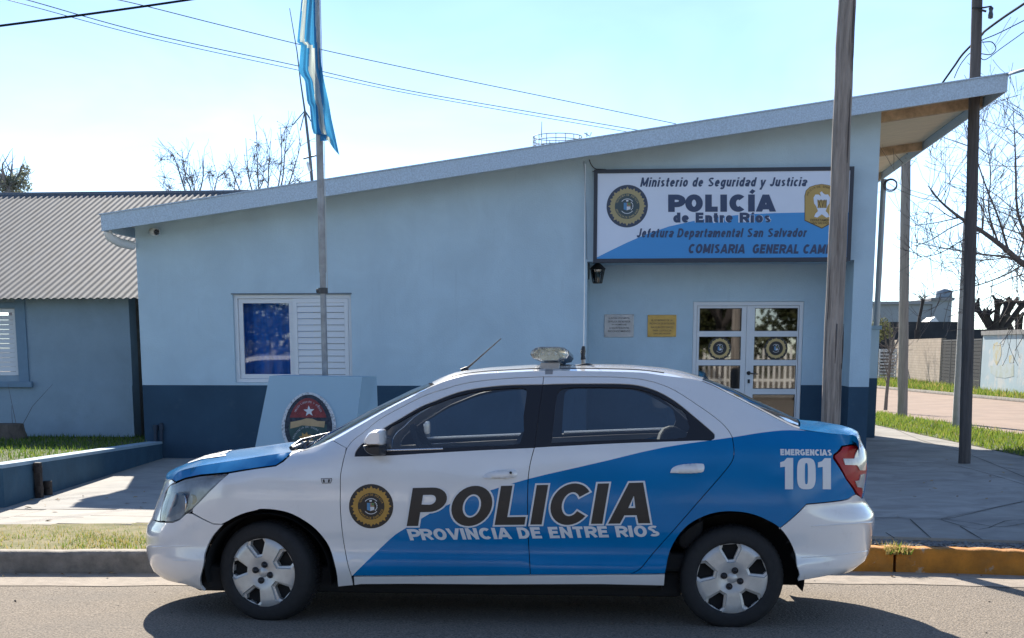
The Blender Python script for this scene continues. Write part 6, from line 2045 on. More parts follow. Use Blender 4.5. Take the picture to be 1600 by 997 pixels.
mb = MB(); relief(mb, [p for p in egg(481, 663, 29.5, 41) if p[1] > 661], .027, .030, 0); mb.build('lower_field', [em_green], crest, recalc=False)
hand = [(454,659.5),(470,656.5),(479,653.6),(488,654.2),(496,657.8),(508,658.3),(506.5,668.2),(496,666.5),(484,665.6),(472,664.6),(466,666.8),(453.5,669.8)]
mb = MB(); relief(mb, hand, .030, .036, 0); mb.build('clasped_hands', [em_hand], crest, recalc=False)
star = [(482.8 + r_ * math.sin(k * math.pi / 5 - .05), 642.5 - r_ * math.cos(k * math.pi / 5 - .05)) for k, r_ in enumerate([9, 3.7] * 5)]
mb = MB(); relief(mb, star, .030, .036, 0); mb.build('star', [mat('star_white', (.62, .66, .70), rough=.7)], crest, recalc=False)
suns = [(477.5 + r_ * math.cos(k * math.pi / 9), 686 - r_ * math.sin(k * math.pi / 9)) for k, r_ in enumerate([11.5, 7.2] * 9)]
mb = MB(); relief(mb, suns, .031, .035, 0); mb.build('sun', [mat('sun_ochre', (.45, .27, .09), rough=.7)], crest, recalc=False)
mb = MB()
for txt, a0, a1, rx, ry, cy in (('UNION LIBERTAD Y FUERZA', 160, 20, 21.5, 24, 652), ('PROVINCIA DE ENTRE RIOS', 163, 17, 24.5, 27, 694)):
    for i, ch in enumerate(txt):
        if ch == ' ': continue
        t = R(a0 + (a1 - a0) * (i + .5) / len(txt)); V, Fs = glyphs(ch, .0); V = (V - V.mean(0)) * 4.2
        cc = np.array([481.5 + rx * math.cos(t), cy - ry * math.sin(t)]); up = np.array([math.cos(t), -math.sin(t)]); rt = np.array([math.sin(t), math.cos(t)])
        mb.add([onface(*(cc + rt * p[0] + up * p[1]), .0315) for p in V], Fs)
mb.build('motto', [mat('motto_white', (.42, .46, .50), rough=.8)], crest, recalc=False)

YPOLE = 14.2
fp0 = ony(508, 588, YPOLE); fp_m = mat('pole_paint', (.36, .38, .40), rough=.5, metal=.3, noise=.3, nscale=10)
fx, fy = float(fp0[0]), YPOLE
pole = thing('flagpole', (fx, fy, Z_PAVE), 'slim grey steel flagpole standing behind the memorial plinth', 'flagpole')
mb = MB(); mb.tube([(fx, fy, Z_PAVE), (fx, fy, 2.3), (fx, fy, 2.32), (fx, fy, 6.4)], [.032, .032, .038, .036], 14); mb.build('pole', [fp_m], pole)
mb = MB(); mb.tube([(fx - .07, fy, 2.12), (fx + .02, fy, 2.12)], .022, 8); mb.tube([(fx, fy, 2.09), (fx, fy, 2.15)], .05, 10); mb.build('halyard_cleat', [mat('cleat', (.06, .06, .06), rough=.5)], pole)
mb = MB(); mb.tube([(fx + .05, fy - .02, 2.15), (fx + .055, fy - .03, 4.0), (fx + .04, fy - .02, 6.4)], .004, 5); mb.build('halyard', [mat('halyard', (.5, .5, .48), rough=.8)], pole)
# flag hanging in folds
fl_b = blade_mat('flag_blue', (.04, .21, .47)); fl_w = blade_mat('flag_white', (.44, .49, .55))
flag = thing('flag', (fx, fy - .1, 4.2), 'light blue and white flag hanging limp in folds from the flagpole', 'flag')
Lft = [(-40,478),(0,471),(20,469),(66,464),(69,470),(110,466.5),(118,470),(125,476),(160,479.5),(166,483.5),(195,486),(219,489.5),(221,500)]
Rgt = [(-40,497),(0,497),(40,498),(80,500.5),(105,502.5),(130,507),(160,513.5),(185,517.5),(215,524),(243,530),(244,530)]
ysf = np.linspace(-40, 243, 60); rows = []; mis = []
nu = 44
for y in ysf:
    a = np.interp(y, [p[0] for p in Lft], [p[1] for p in Lft]); b = np.interp(y, [p[0] for p in Rgt], [p[1] for p in Rgt])
    yl = min(y, 221 + 0 * y)
    row = []
    for u in np.linspace(0, 1, nu):
        # lower hem slopes down to the right
        yy = y if y < 200 else 200 + (y - 200) * (.42 + .58 * max(0, (u - .35) / .65) if u > .35 else .47)
        px = a + (b - a) * (u + .014 * math.sin(u * 12 + y * .008))
        Yf = fy - .08 - .045 * math.sin(u * 11 + .9 * math.sin(y * .02)) - .012 * math.sin(u * 23 + y * .03)
        row.append(ony(px, yy, Yf))
    rows.append(row)
mb = MB(); mb.grid(np.array(rows))
k = 0
for i in range(len(ysf) - 1):
    for j in range(nu - 1):
        u = (j + .5) / (nu - 1); y = ysf[i]
        w0 = np.interp(y, [-40, 60, 75, 110, 160, 243], [.06, .10, .46, .42, .40, .34]); w1 = np.interp(y, [-40, 60, 75, 110, 160, 243], [.32, .32, .74, .74, .68, .54])
        s0 = np.interp(y, [-40, 60, 100], [.80, .86, 1.2])
        mb.m[k] = 1 if (w0 < u < w1 or u > s0) else 0
        k += 1
mb.build('cloth', [fl_b, fl_w], flag, recalc=False)

# ================================================================== poles
wood = mat('weathered_pole_wood', (.38, .335, .30), rough=.95, noise=.45, nscale=7, bump=.8, bscale=24, stretch=(5, 5, .35))
layer_noise(wood, (.10, .08, .065), 5, .54, .68, .75, stretch=(6, 6, .35)); layer_noise(wood, (.46, .43, .40), 6, .58, .74, .6, stretch=(7, 7, .25))
wood_d = mat('dark_pole_wood', (.13, .115, .11), rough=.95, noise=.4, nscale=6, bump=.7, bscale=24, stretch=(5, 5, .3))
wood_l = mat('pale_pole_wood', (.30, .275, .25), rough=.95, noise=.3, nscale=6, bump=.7, bscale=24, stretch=(5, 5, .3))
def post(name, label, cat, base, top, r0, r1, m_, n=16, group=None, wob=.0):
    t_ = thing(name, base, label, cat, group)
    base = np.array(base, float); top = np.array(top, float); mb = MB(); rr = random.Random(int(abs(base[0]) * 100))
    P = []; RR = []
    for k in range(15):
        u = k / 14; P.append(base + (top - base) * u + np.array([rr.uniform(-wob, wob), rr.uniform(-wob, wob), 0])); RR.append((r0 + (r1 - r0) * u) * rr.uniform(.975, 1.025))
    mb.tube(P, RR, n); mb.build('shaft', [m_], t_)
    return t_
YW = 11.7
wb, wt = ony(1296, 700, YW), ony(1325.5, -60, YW)
wd = (wt - wb) / (wt[2] - wb[2]); wb = wb - wd * (wb[2] - .08)
wp = post('utility_pole', 'tall weathered wooden pole in front of the porch and sign', 'utility pole', wb, wt, .084, .070, wood, 20, wob=.004)
for k in range(9):
    rr = random.Random(k); z = rr.uniform(.4, 4.6); a = rr.uniform(3.4, 6.0); c_ = wb + wd * (z - wb[2])
    mb = MB(); mb.tube([c_ + np.array([.079 * math.cos(a + .02 * q), .079 * math.sin(a + .02 * q), q * rr.uniform(.1, .2)]) for q in range(4)], [.002, .006, .005, .002], 5); mb.build('split', [wood_d], wp)
dp0 = onz(1507.5, 724, Z_PAVE); dp1 = ony(1527.5, -40, dp0[1] + .0); 
dpole = post('utility_pole', 'dark creosoted wooden utility pole at the right pavement edge', 'utility pole', dp0, dp1, .076, .062, wood_d, 16, wob=.004)
mb = MB(); q = ony(1524, 20, dp0[1] - .05); mb.tube([ony(1518, 13, dp0[1] - .08), ony(1537, 12, dp0[1] - .08), ony(1548, 10, dp0[1] - .08), ony(1550, 18, dp0[1] - .08)], .010, 6); mb.tube([ony(1531, 15, dp0[1] - .08), ony(1541, 18, dp0[1] - .08)], .012, 6); mb.build('pole_hook', [iron], dpole)
mb = MB(); mb.lathe([(.0001, 0), (.028, .01), (.03, .05), (.02, .09), (.03, .12), (.0001, .15)], ony(1547.5, 30, dp0[1] - .08), (0, 0, 1), 12); mb.build('insulator', [mat('insulator', (.05, .05, .06), rough=.3)], dpole)
lp0 = onz(1410, 651, .11); lp1 = ony(1416, 225, lp0[1])
post('utility_pole', 'grey wooden utility pole on the grass verge of the side street', 'utility pole', lp0, lp1, .105, .095, wood_l, 16, wob=.004)
mb = MB(); mb.tube([lp0 + np.array([0, 0, -.02]), lp0 + np.array([.002, 0, .42])], [.112, .110], 16); 
gp0 = onz(1493.5, 668, .11); gp1 = ony(1511, 330, gp0[1])
cpost = post('concrete_post', 'slender pale concrete post leaning beside the dark utility pole', 'post', gp0, gp1, .070, .055, mat('post_concrete', (.46, .46, .45), rough=.85, noise=.2, nscale=8, bump=.2), 10)
mp0 = ony(1368, 515, 22.3); mp1 = ony(1381, 280, 22.3)
mpost = post('steel_pole', 'thin grey steel service pole with a coil of wire behind the station', 'pole', (mp0[0], 22.3, .12), mp1, .05, .045, mat('steel_grey', (.35, .37, .39), rough=.45, metal=.5), 10)
cc = ony(1392, 289, 22.2); mb = MB()
for k in range(3): mb.tube([cc + np.array([(.085 + .01 * k) * math.cos(t), .02 * k, (.075 + .012 * k) * math.sin(t)]) for t in np.linspace(0, 2 * math.pi, 20)], .006, 5)
mb.build('wire_coil', [black_trim], mpost)
# end of the yard wall behind the station
yw0, yw1 = onz(1344, 684, Z_PAVE), onz(1366.5, 684, Z_PAVE)
yard = thing('yard_wall', (yw1[0], yw1[1], Z_PAVE), 'light blue yard wall with dark blue base behind the right corner', 'wall')
zt_ = float(ony(1366, 515, yw1[1])[2])
mb = MB(); mb.box((X_R - .1, yw1[1], ZD), (yw1[0], yw1[1] + .3, zt_), 0); mb.box((X_R - .1, yw1[1], 0), (yw1[0], yw1[1] + .3, ZD), 1); mb.build('wall_body', [wall_blue, dado_blue], yard)
mb = MB(); mb.box((X_R - .1, yw1[1] - .03, zt_ + .001), (yw1[0] + .03, yw1[1] + .33, zt_ + .06)); mb.build('coping', [cop_m], yard)

# ================================================================== across the side street
block_m = mat('cement_block', (.40, .32, .245), rough=.95, noise=.18, nscale=1.5, bump=.3, bscale=25)
def brickify(m_, sc, mortar=(.30, .27, .24)):
    nt = m_.node_tree; b_ = nt.nodes['Principled BSDF']; s_ = b_.inputs['Base Color'].links[0].from_socket
    tc = nt.nodes.new('ShaderNodeTexCoord'); mp = nt.nodes.new('ShaderNodeMapping'); mp.inputs['Rotation'].default_value = (R(90), 0, R(90)); nt.links.new(tc.outputs['Object'], mp.inputs['Vector'])
    br_ = nt.nodes.new('ShaderNodeTexBrick'); br_.inputs['Scale'].default_value = sc; br_.inputs['Mortar Size'].default_value = .02
    br_.inputs['Color1'].default_value = (1, 1, 1, 1); br_.inputs['Color2'].default_value = (.82, .82, .82, 1); br_.inputs['Mortar'].default_value = (.62, .6, .58, 1)
    sp = nt.nodes.new('ShaderNodeSeparateXYZ'); cb = nt.nodes.new('ShaderNodeCombineXYZ'); nt.links.new(tc.outputs['Object'], sp.inputs[0]); nt.links.new(sp.outputs['Y'], cb.inputs['X']); nt.links.new(sp.outputs['Z'], cb.inputs['Y'])
    nt.links.new(cb.outputs[0], br_.inputs['Vector'])
    mx = nt.nodes.new('ShaderNodeMix'); mx.data_type = 'RGBA'; mx.blend_type = 'MULTIPLY'; mx.inputs['Factor'].default_value = 1
    nt.links.new(s_, mx.inputs['A']); nt.links.new(br_.outputs['Color'], mx.inputs['B']); nt.links.new(mx.outputs['Result'], b_.inputs['Base Color'])
brickify(block_m, 2.4)
dark_wall_m = mat('old_dark_wall', (.055, .055, .06), rough=.95, noise=.4, nscale=1.2)
grey_house_m = mat('pale_grey_render', (.34, .365, .385), rough=.9, noise=.15, nscale=.6)
mural_m = mat('mural_pale_blue', (.40, .50, .54), rough=.9, noise=.12, nscale=1.2)
layer_noise(mural_m, (.56, .55, .52), 1.6, .52, .62, .85); layer_noise(mural_m, (.22, .22, .21), 2.6, .62, .75, .6)
def wall_between(name, label, cat, a, b, z0, z1, th, m_, cop=None, side=1):
    a, b = np.array(a[:2], float), np.array(b[:2], float); d = (b - a) / np.linalg.norm(b - a); n_ = np.array([-d[1], d[0]]) * side
    t_ = thing(name, (a[0], a[1], z0), label, cat)
    mb = MB(); wallpiece(a, b, z1, z1, th, n_, mb, z0=z0 - .3); mb.build('wall_body', [m_], t_)
    if cop:
        mb = MB(); wallpiece(a - n_ * .06 - d * .04, b - n_ * .06 + d * .04, z1 + cop[0], z1 + cop[0], th + .12, n_, mb, z0=z1 + .002); mb.build('coping', [cop[1]], t_)
    return t_
ba, bb = onz(1418, 594.5, .16), onz(1467, 601, .16)
bd = (bb - ba)[:2]; ba2 = ba[:2] - bd * 1.1
wall_between('block_wall', 'bare cement block wall across the dirt side street', 'wall', ba2, bb, .1, 1.92, .18, block_m, side=1)
ma, mb_ = onz(1531, 610.5, .16), onz(1602, 617.5, .16)
mz = float(ony(1531, 524, ma[1])[2])
mural = wall_between('mural_wall', 'pale blue boundary wall with a faded yellow mural across the street', 'wall', ma, mb_[:2] + (mb_ - ma)[:2] * 1.2, .1, mz, .22, mural_m, (.14, mat('coping_grey', (.25, .25, .24), rough=.9, noise=.3)))
# faded painted figure on the mural
md = (mb_ - ma)[:2] / np.linalg.norm((mb_ - ma)[:2]); mn = np.array([-md[1], md[0]])
def onmural(px, py):
    n3 = np.array([mn[0], mn[1], 0]); s_ = -1 if n3 @ (EYE - ma) < 0 else 1
    return at(px, py, n3, n3 @ ma + s_ * .006)
ochre = mat('mural_ochre', (.48, .41, .22), rough=.9, noise=.4, nscale=3.5, color2=(.44, .49, .47), lo=.45, hi=.6); field_ = mat('mural_field', (.41, .45, .38), rough=.9, noise=.4, nscale=3, color2=(.44, .50, .50), lo=.45, hi=.6)
mb = MB()
for poly, mi in ((([(1551,545),(1553,537),(1558,534.5),(1563,537),(1565,546),(1564,556),(1561,564),(1557,571),(1553,563),(1551,554)]), 0), (([(1547,571),(1556,573),(1565,570),(1575,568),(1584,569),(1584,588),(1570,591),(1556,589),(1547,582)]), 1), (([(1576,556),(1583,554),(1584,567),(1577,567)]), 0)):
    P2, T, ri = fill2d([np.array(p, float) for p in poly]); mb.add([onmural(*p) for p in P2], [tuple(t) for t in T], mi)
mb.build('mural_painting', [ochre, field_], mural, recalc=False)
# dark slatted gate between the two walls
ga, gb = bb[:2] + bd / np.linalg.norm(bd) * .25, ma[:2] - bd / np.linalg.norm(bd) * .1
gd = (gb - ga) / np.linalg.norm(gb - ga); gn = np.array([-gd[1], gd[0]])
gate = thing('slatted_gate', (ga[0], ga[1], .15), 'dark slatted metal gate between the block wall and the mural', 'gate')
Lg = float(np.linalg.norm(gb - ga)); steel_d = mat('gate_steel', (.03, .033, .037), rough=.9, spec=.1)
def gbox(u0, u1, z0, z1, t0, t1, mb):
    a = ga + gd * u0 + gn * t0; b = ga + gd * u1 + gn * t0; wallpiece(a, b, z1, z1, t1 - t0, gn, mb, z0=z0)
for k in range(4):
    u0, u1 = Lg * k / 4 + .03, Lg * (k + 1) / 4 - .03
    mb = MB()
    for z in np.arange(.24, 1.78, .12): gbox(u0 + .05, u1 - .05, z, z + .108, .01, .03, mb)
    sl = mb.build('slat_panel', [steel_d], gate)
    mb = MB(); gbox(u0, u0 + .05, .18, 1.85, 0, .05, mb); gbox(u1 - .05, u1, .18, 1.85, 0, .05, mb); gbox(u0 + .05, u1 - .05, 1.80, 1.85, 0, .05, mb); gbox(u0 + .05, u1 - .05, .18, .23, 0, .05, mb); mb.build('frame', [mat('gate_frame', (.08, .085, .09), rough=.9, spec=.1)], gate)
wg0 = onz(1372, 597, .16); wg1 = onz(1399, 594, .16)
# white slatted gate far left of the opening
Yg = 62.0; wgp = lambda a, b: ony(a, b, Yg)
wgate = thing('white_gate', wgp(1384, 596), 'small white slatted gate seen behind the young sapling', 'gate')
x0, x1 = float(wgp(1372, 590)[0]), float(wgp(1400, 590)[0]); zt_ = float(wgp(1380, 546)[2])
mb = MB()
for z in np.arange(.25, zt_, .14): mb.box((x0 + .06, Yg, z), (x1 - .06, Yg + .03, z + .08))
mb.build('slat_panel', [alu_white], wgate)
mb = MB(); frame_xz(mb, x0, x1, .16, zt_ + .02, .06, Yg - .01, Yg + .04); mb.build('frame', [alu_white], wgate)
post('gate_pillar', 'pale pillar beside the small white gate', 'pillar', (x0 - .25, Yg, .1), (x0 - .25, Yg, 2.1), .16, .16, grey_house_m, 4)
# buildings behind
dwall = thing('dark_wall', ony(1440, 600, 66), 'long dark weathered wall behind the cement block wall', 'wall')
a, b = ony(1372, 503, 66), ony(1620, 503, 66)
mb = MB(); mb.box((a[0], 66, 0), (ony(1502, 503, 66)[0], 66.3, a[2])); mb.box((ony(1502, 503, 66)[0] + .01, 66.05, 0), (b[0], 66.3, a[2] - .35)); mb.build('wall_body', [dark_wall_m], dwall)
gh = thing('grey_house', ony(1430, 600, 74), 'pale grey flat-roofed house with a water tank on its roof', 'house')
g0, g1_, g2_ = ony(1364, 476, 74), ony(1456, 476, 74), ony(1487, 470, 74)
mb = MB(); mb.box((g0[0], 74, 0), (g1_[0], 82, g0[2])); mb.box((g1_[0] + .01, 73.9, 0), (g2_[0], 82, g2_[2])); mb.build('wall', [grey_house_m], gh)
mb = MB(); mb.box((g0[0] - .1, 73.8, g0[2] + .002), (g1_[0], 82.1, g0[2] + .16)); mb.box((g1_[0] - .1, 73.75, g2_[2] + .002), (g2_[0] + .1, 82.1, g2_[2] + .16)); mb.build('parapet', [mat('parapet_grey', (.30, .31, .32), rough=.9)], gh)
tk = ony(1474.5, 470, 75); tank = thing('water_tank', tk, 'round blue-grey water tank on the grey roof', 'tank')
mb = MB(); mb.lathe([(.0001, .0), (.42, 0), (.44, .1), (.42, .36), (.40, .40), (.0001, .52)], tk + np.array([0, 0, .12]), (0, 0, 1), 18)
mb.build('drum', [mat('tank_plastic', (.20, .25, .30), rough=.6)], tank)
fsh = thing('far_shed', ony(1455, 520, 70), 'small white gable seen above the dark wall', 'shed')
p = [ony(a, b, 69) for a, b in ((1451, 503), (1461, 495), (1467, 503))]
mb = MB(); mb.add(p + [q + np.array([0, 2, 0]) for q in p], [(0, 1, 2), (3, 5, 4), (0, 3, 4, 1), (1, 4, 5, 2), (2, 5, 3, 0)]); mb.build('gable', [alu_white], fsh)

# ================================================================== trees
bark_d = mat('dark_bark', (.065, .055, .052), rough=.95, noise=.4, nscale=10)
twig_m = mat('twig_bark', (.20, .17, .155), rough=.95, noise=.3, nscale=10)
twig_blue = mat('twig_grey', (.22, .21, .21), rough=.95)
def branch(mb, p, d, L, r, depth, rr, spread=.55, up=.12, kids=3, taper=.55, flat_=0.0):
    """one limb bending as it grows, with shoots along it"""
    n = 6 if depth > 1 else 4
    pts = [np.array(p, float)]; rad = [r]; d = np.array(d, float) / np.linalg.norm(d)
    for k in range(n):
        d = d + np.array([rr.gauss(0, .10), rr.gauss(0, .10), rr.gauss(0, .08) + up * .35]); d /= np.linalg.norm(d)
        pts.append(pts[-1] + d * L / n); rad.append(r * (1 - (1 - taper) * (k + 1) / n) if depth > 0 else max(.0035, r * (1 - .75 * (k + 1) / n)))
    mb.tube(pts, rad, 7 if r > .04 else (5 if r > .012 else 4), cap=False)
    if depth == 0: return
    m = kids + (1 if rr.random() < .5 else 0)
    for k in range(m):
        t = rr.uniform(.35, 1.0); i = min(n - 1, int(t * n)); b = pts[i] + (pts[i + 1] - pts[i]) * (t * n - i)
        v = np.array([rr.gauss(0, 1), rr.gauss(0, 1) * (1 - flat_), rr.gauss(0, 1)]); v -= d * (v @ d); v /= np.linalg.norm(v) + 1e-9
        nd = d * (1 - spread) + v * spread + np.array([0, 0, up])
        branch(mb, b, nd, L * rr.uniform(.45, .75), rad[i] * rr.uniform(.45, .65), depth - 1, rr, spread, up, kids, taper, flat_)
# big bare tree at the right edge
YT = 21.0
tr_ = thing('bare_tree', ony(1690, 640, YT), 'large leafless tree reaching in from the right edge over the wall', 'tree')
T0 = ony(1700, 640, YT); T0[2] = .1
mb = MB(); mb.tube([T0, T0 + np.array([.05, 0, 1.0]), ony(1692, 470, YT), ony(1685, 420, YT)], [.26, .21, .18, .16], 12); trunk = mb.build('trunk', [bark_d], tr_)
rr = random.Random(21)
def limb(pts_px, r0, r1, seedk, n_sh, Lsh, depth, Y0=YT, dy=0.0, spread=.7, up=.18):
    rr = random.Random(seedk)
    P = [ony(a, b, Y0 + dy * i) for i, (a, b) in enumerate(smooth_line(pts_px, 4))]
    mb = MB(); n = len(P); r0 *= .62; r1 *= .7; rad = [r0 + (r1 - r0) * i / (n - 1) for i in range(n)]
    mb.tube(P, rad, 7)
    for k in range(int(n_sh * 2.5)):
        i = rr.randint(1, n - 2); d = P[i + 1] - P[i]; d /= np.linalg.norm(d)
        v = np.array([rr.gauss(0, 1), rr.gauss(0, .8), rr.gauss(0, 1)]); v -= d * (v @ d); v /= np.linalg.norm(v)
        branch(mb, P[i], d * (1 - spread) + v * spread + np.array([0, 0, up]), Lsh * rr.uniform(.6, 1.2), min(.010, max(.005, rad[i] * .4)), depth, rr, .5, .10, 2)
    return mb
limbs = [([(1690,440),(1640,430),(1600,413),(1570,388),(1535,362),(1500,340),(1470,315),(1450,290)], .10, .010, 1, 13, .95, 2),
         ([(1600,413),(1575,402),(1540,398),(1500,392),(1460,385),(1425,378)], .030, .006, 2, 9, .7, 1),
         ([(1640,430),(1610,380),(1590,330),(1587,250),(1583,170)], .055, .007, 3, 10, .8, 1),
         ([(1575,390),(1560,340),(1540,290),(1520,230),(1510,195)], .030, .006, 4, 8, .7, 1),
         ([(1560,380),(1545,330),(1548,270),(1540,215)], .025, .005, 5, 7, .6, 1),
         ([(1685,420),(1650,340),(1620,260),(1605,200),(1600,150)], .06, .01, 6, 12, .9, 2),
         ([(1600,413),(1570,430),(1530,445),(1490,455),(1450,462)], .022, .004, 7, 10, .7, 1),
         ([(1690,440),(1640,460),(1610,470),(1580,470),(1550,455)], .05, .006, 8, 10, .8, 1),
         ([(1535,362),(1510,372),(1470,395),(1440,402),(1418,405)], .016, .004, 9, 7, .6, 1)]
for k, L in enumerate(limbs):
    limb(*L).build('limb', [twig_m], tr_)
# young sapling on the verge
sp0 = onz(1383.5, 641, .12); Ys = sp0[1]
sap = thing('sapling', sp0, 'young bare sapling on the verge beside the grey utility pole', 'tree')
mb = MB(); mb.tube([sp0, ony(1385, 620, Ys), ony(1388, 590, Ys)], [.045, .04, .035], 8); mb.build('trunk', [twig_m], sap)
for k, L in enumerate(([(1388,590),(1393,577),(1401,562),(1404,550)], [(1388,590),(1384,575),(1380,560),(1381,545)], [(1388,588),(1390,570),(1391,552),(1389,538)], [(1386,600),(1381,585),(1379,572)])):
    limb(L, .02, .004, 30 + k, 4, .35, 1, Ys).build('limb', [twig_m], sap)
# pruned trees across the street
def pollard(px, pyb, pyt, Y, seed, label, s=1.0, spikes=False):
    rr = random.Random(seed); p0 = ony(px, pyb, Y); p0 = np.array([p0[0], Y, .1]); pt = ony(px, pyt, Y)
    t_ = thing('pollarded_tree', p0, label, 'tree')
    mb = MB(); cr = p0 + (pt - p0) * .62
    mb.tube([p0, p0 + (cr - p0) * .5, cr], [.30 * s, .26 * s, .28 * s], 10); mb.build('trunk', [bark_d], t_)
    for k in range(7 if not spikes else 1):
        a = k * 2 * math.pi / 7 + rr.uniform(-.3, .3); L = (pt[2] - cr[2]) * rr.uniform(.75, 1.15)
        d = np.array([math.cos(a) * .75, math.sin(a) * .5, 1.0]) if not spikes else np.array([.12, 0, 1])
        q = [cr, cr + d * L * .4 + np.array([rr.uniform(-.08, .08), 0, 0]), cr + d * L * .8, cr + d * L * 1.0]
        mb = MB(); mb.tube(q, [.17 * s, .14 * s, .13 * s, .17 * s], 8)
        for j in range(7 if not spikes else 26):
            b_ = q[-1] + np.array([rr.gauss(0, .10), rr.gauss(0, .10), rr.uniform(-.15, .1)]) * s
            if spikes:
                mb.tube([b_, b_ + np.array([rr.gauss(0, .8), rr.gauss(0, .6), rr.uniform(.0, .8)])], [.012, .006], 4)
            else:
                mb.tube([b_, b_ + np.array([rr.gauss(0, .10), rr.gauss(0, .1), rr.uniform(.05, .22)])], [.08 * s, .05 * s], 6)
        mb.build('limb', [bark_d], t_)
    return t_
pollard(1556, 600, 478, 52, 1, 'stout pruned tree with knobbly stumps behind the mural wall', .8)
pollard(1594, 600, 497, 54, 2, 'lower pruned tree at the right edge behind the mural wall', .7)
pollard(1434, 600, 466, 62, 3, 'tall pruned trunk with a tuft of spiky shoots by the grey house', .5, True)
# leafy bush and bare tree between yard wall and white gate
leafm = [blade_mat('leaf_olive', (.10, .11, .045)), blade_mat('leaf_grey_green', (.15, .16, .10)), blade_mat('leaf_dark', (.045, .06, .03))]
leaf_far = [blade_mat('leaf_pale_green', (.20, .23, .20)), blade_mat('leaf_pale_grey', (.26, .28, .27))]  # lighter grey-green leaves of the distant tree
def leaf_cloud(name, blobs, n, size, mats, parent, seed=1, dens=1.0):
    r_ = np.random.RandomState(seed); V = []; 
    tot = sum(b[3] ** 2 for b in blobs)
    for (x, y, z, r) in blobs:
        k = int(n * r * r / tot); u = r_.normal(size=(k, 3)); u /= np.linalg.norm(u, axis=1, keepdims=True); q = r_.rand(k, 1) ** .45
        c = np.array([x, y, z]) + u * q * r * np.array([1, 1, .85])
        a = r_.normal(size=(k, 3)); a /= np.linalg.norm(a, axis=1, keepdims=True); b = np.cross(a, r_.normal(size=(k, 3))); b /= np.linalg.norm(b, axis=1, keepdims=True)
        s_ = size * (.6 + .8 * r_.rand(k, 1))
        V.append(np.stack([c - a * s_, c + b * s_ * .45, c + a * s_, c - b * s_ * .45], 1).reshape(-1, 3))
    V = np.vstack(V); k = len(V) // 4
    me = bpy.data.meshes.new(name); M_ = np.array(wmat(parent).inverted()); V = V @ M_[:3, :3].T + M_[:3, 3]
    me.from_pydata(V.tolist(), [], [(4 * i, 4 * i + 1, 4 * i + 2, 4 * i + 3) for i in range(k)])
    for m_ in mats: me.materials.append(m_)
    me.polygons.foreach_set('material_index', r_.randint(0, len(mats), k))
    o = bpy.data.objects.new(name, me); COL.objects.link(o); o.parent = parent
    return o
bt = thing('shrub_tree', (*ony(1384, 590, 58)[:2], .1), 'thin scrubby tree with sparse leaves left of the block wall', 'tree')
mb = MB(); rr = random.Random(8); b0_ = np.array([*ony(1388, 590, 58)[:2], .1])
mb.tube([b0_, b0_ + np.array([.05, 0, 1.2])], [.07, .05], 7)
for k in range(7): branch(mb, b0_ + np.array([.05, 0, 1.1]), [rr.gauss(0, .6), rr.gauss(0, .4), 1], 1.5, .03, 2, rr, .5, .05, 2)
mb.build('trunk', [twig_m], bt)
p = ony(1376, 508, 58); leaf_cloud('crown', [(p[0], 58, p[2], .42), (p[0] + .3, 58.2, p[2] - .3, .3), (p[0] - .2, 58, p[2] - .5, .35)], 900, .05, leafm[:2], bt, 4)
# trees standing behind the station: bare shoots with dry seed clusters
def seed_tree(base_px, Y, shoots, label, seed):
    rr = random.Random(seed); b0_ = np.array([*ony(*base_px, Y)[:2], .1]); t_ = thing('seed_tree', b0_, label, 'tree')
    mb = MB(); hub = ony(base_px[0], base_px[1], Y); mb.tube([b0_, b0_ * .5 + hub * .5 + np.array([.1, 0, 0]), hub], [.20, .16, .12], 9); mb.build('trunk', [twig_blue], t_)
    lm = MB(); cl = MB()
    for L in shoots:
        P = [hub] + [ony(a, b, Y + rr.uniform(-.6, .6) * 0 + .15 * i) for i, (a, b) in enumerate(L)]
        P = smooth_line(P, 3); n = len(P); lm = MB()
        lm.tube(P, [.030 - .024 * i / (n - 1) for i in range(n)], 5)
        for k in range(6):
            i = rr.randint(n // 3, n - 2); branch(lm, P[i], (P[i + 1] - P[i]) / np.linalg.norm(P[i + 1] - P[i]) + np.array([rr.gauss(0, .6), rr.gauss(0, .5), .25]), rr.uniform(.35, .7), .009, 1, rr, .5, .12, 1)
        lb_ = lm.build('limb', [twig_blue], t_)
        cl = MB()
        for k in range(2):
            i = rr.randint(n // 2, n - 2); c = P[i] + np.array([rr.gauss(0, .16), rr.gauss(0, .2), rr.gauss(0, .14)])
            for j in range(26):
                v = np.array([rr.gauss(0, 1), rr.gauss(0, 1), rr.gauss(0, 1)]); v /= np.linalg.norm(v); e = c + v * rr.uniform(.08, .30); m_ = (c + e) / 2 + np.array([0, 0, .02])
                cl.tube([c, m_, e], [.005, .004, .003], 3, cap=False); cl.lathe([(.0001, -.014), (.014, 0), (.0001, .014)], e, (0, 0, 1), 5)
        cl.build('seed_cluster', [twig_m], lb_)
    return t_
seed_tree((300, 330), 34, [[(290,300),(278,262),(269,240),(262,234)], [(298,295),(290,275),(284,232)], [(312,300),(318,270),(316,243)], [(330,310),(338,285),(343,268)], [(270,305),(262,296)], [(305,310),(303,290),(296,270)]], 'leafless tree with dry seed clusters above the corrugated roof', 5)
seed_tree((410, 330), 34, [[(395,300),(388,270),(384,216)], [(405,300),(402,260),(401,205)], [(418,300),(420,262),(423,220)], [(432,300),(440,250),(438,198)], [(445,300),(462,255),(472,216)], [(380,305),(368,280),(360,254)], [(428,310),(448,290),(470,278)], [(400,310),(410,285),(412,262)], [(370,305),(366,290)], [(438,295),(445,240),(448,205)]], 'larger leafless tree with dry seed clusters behind the flagpole', 6)
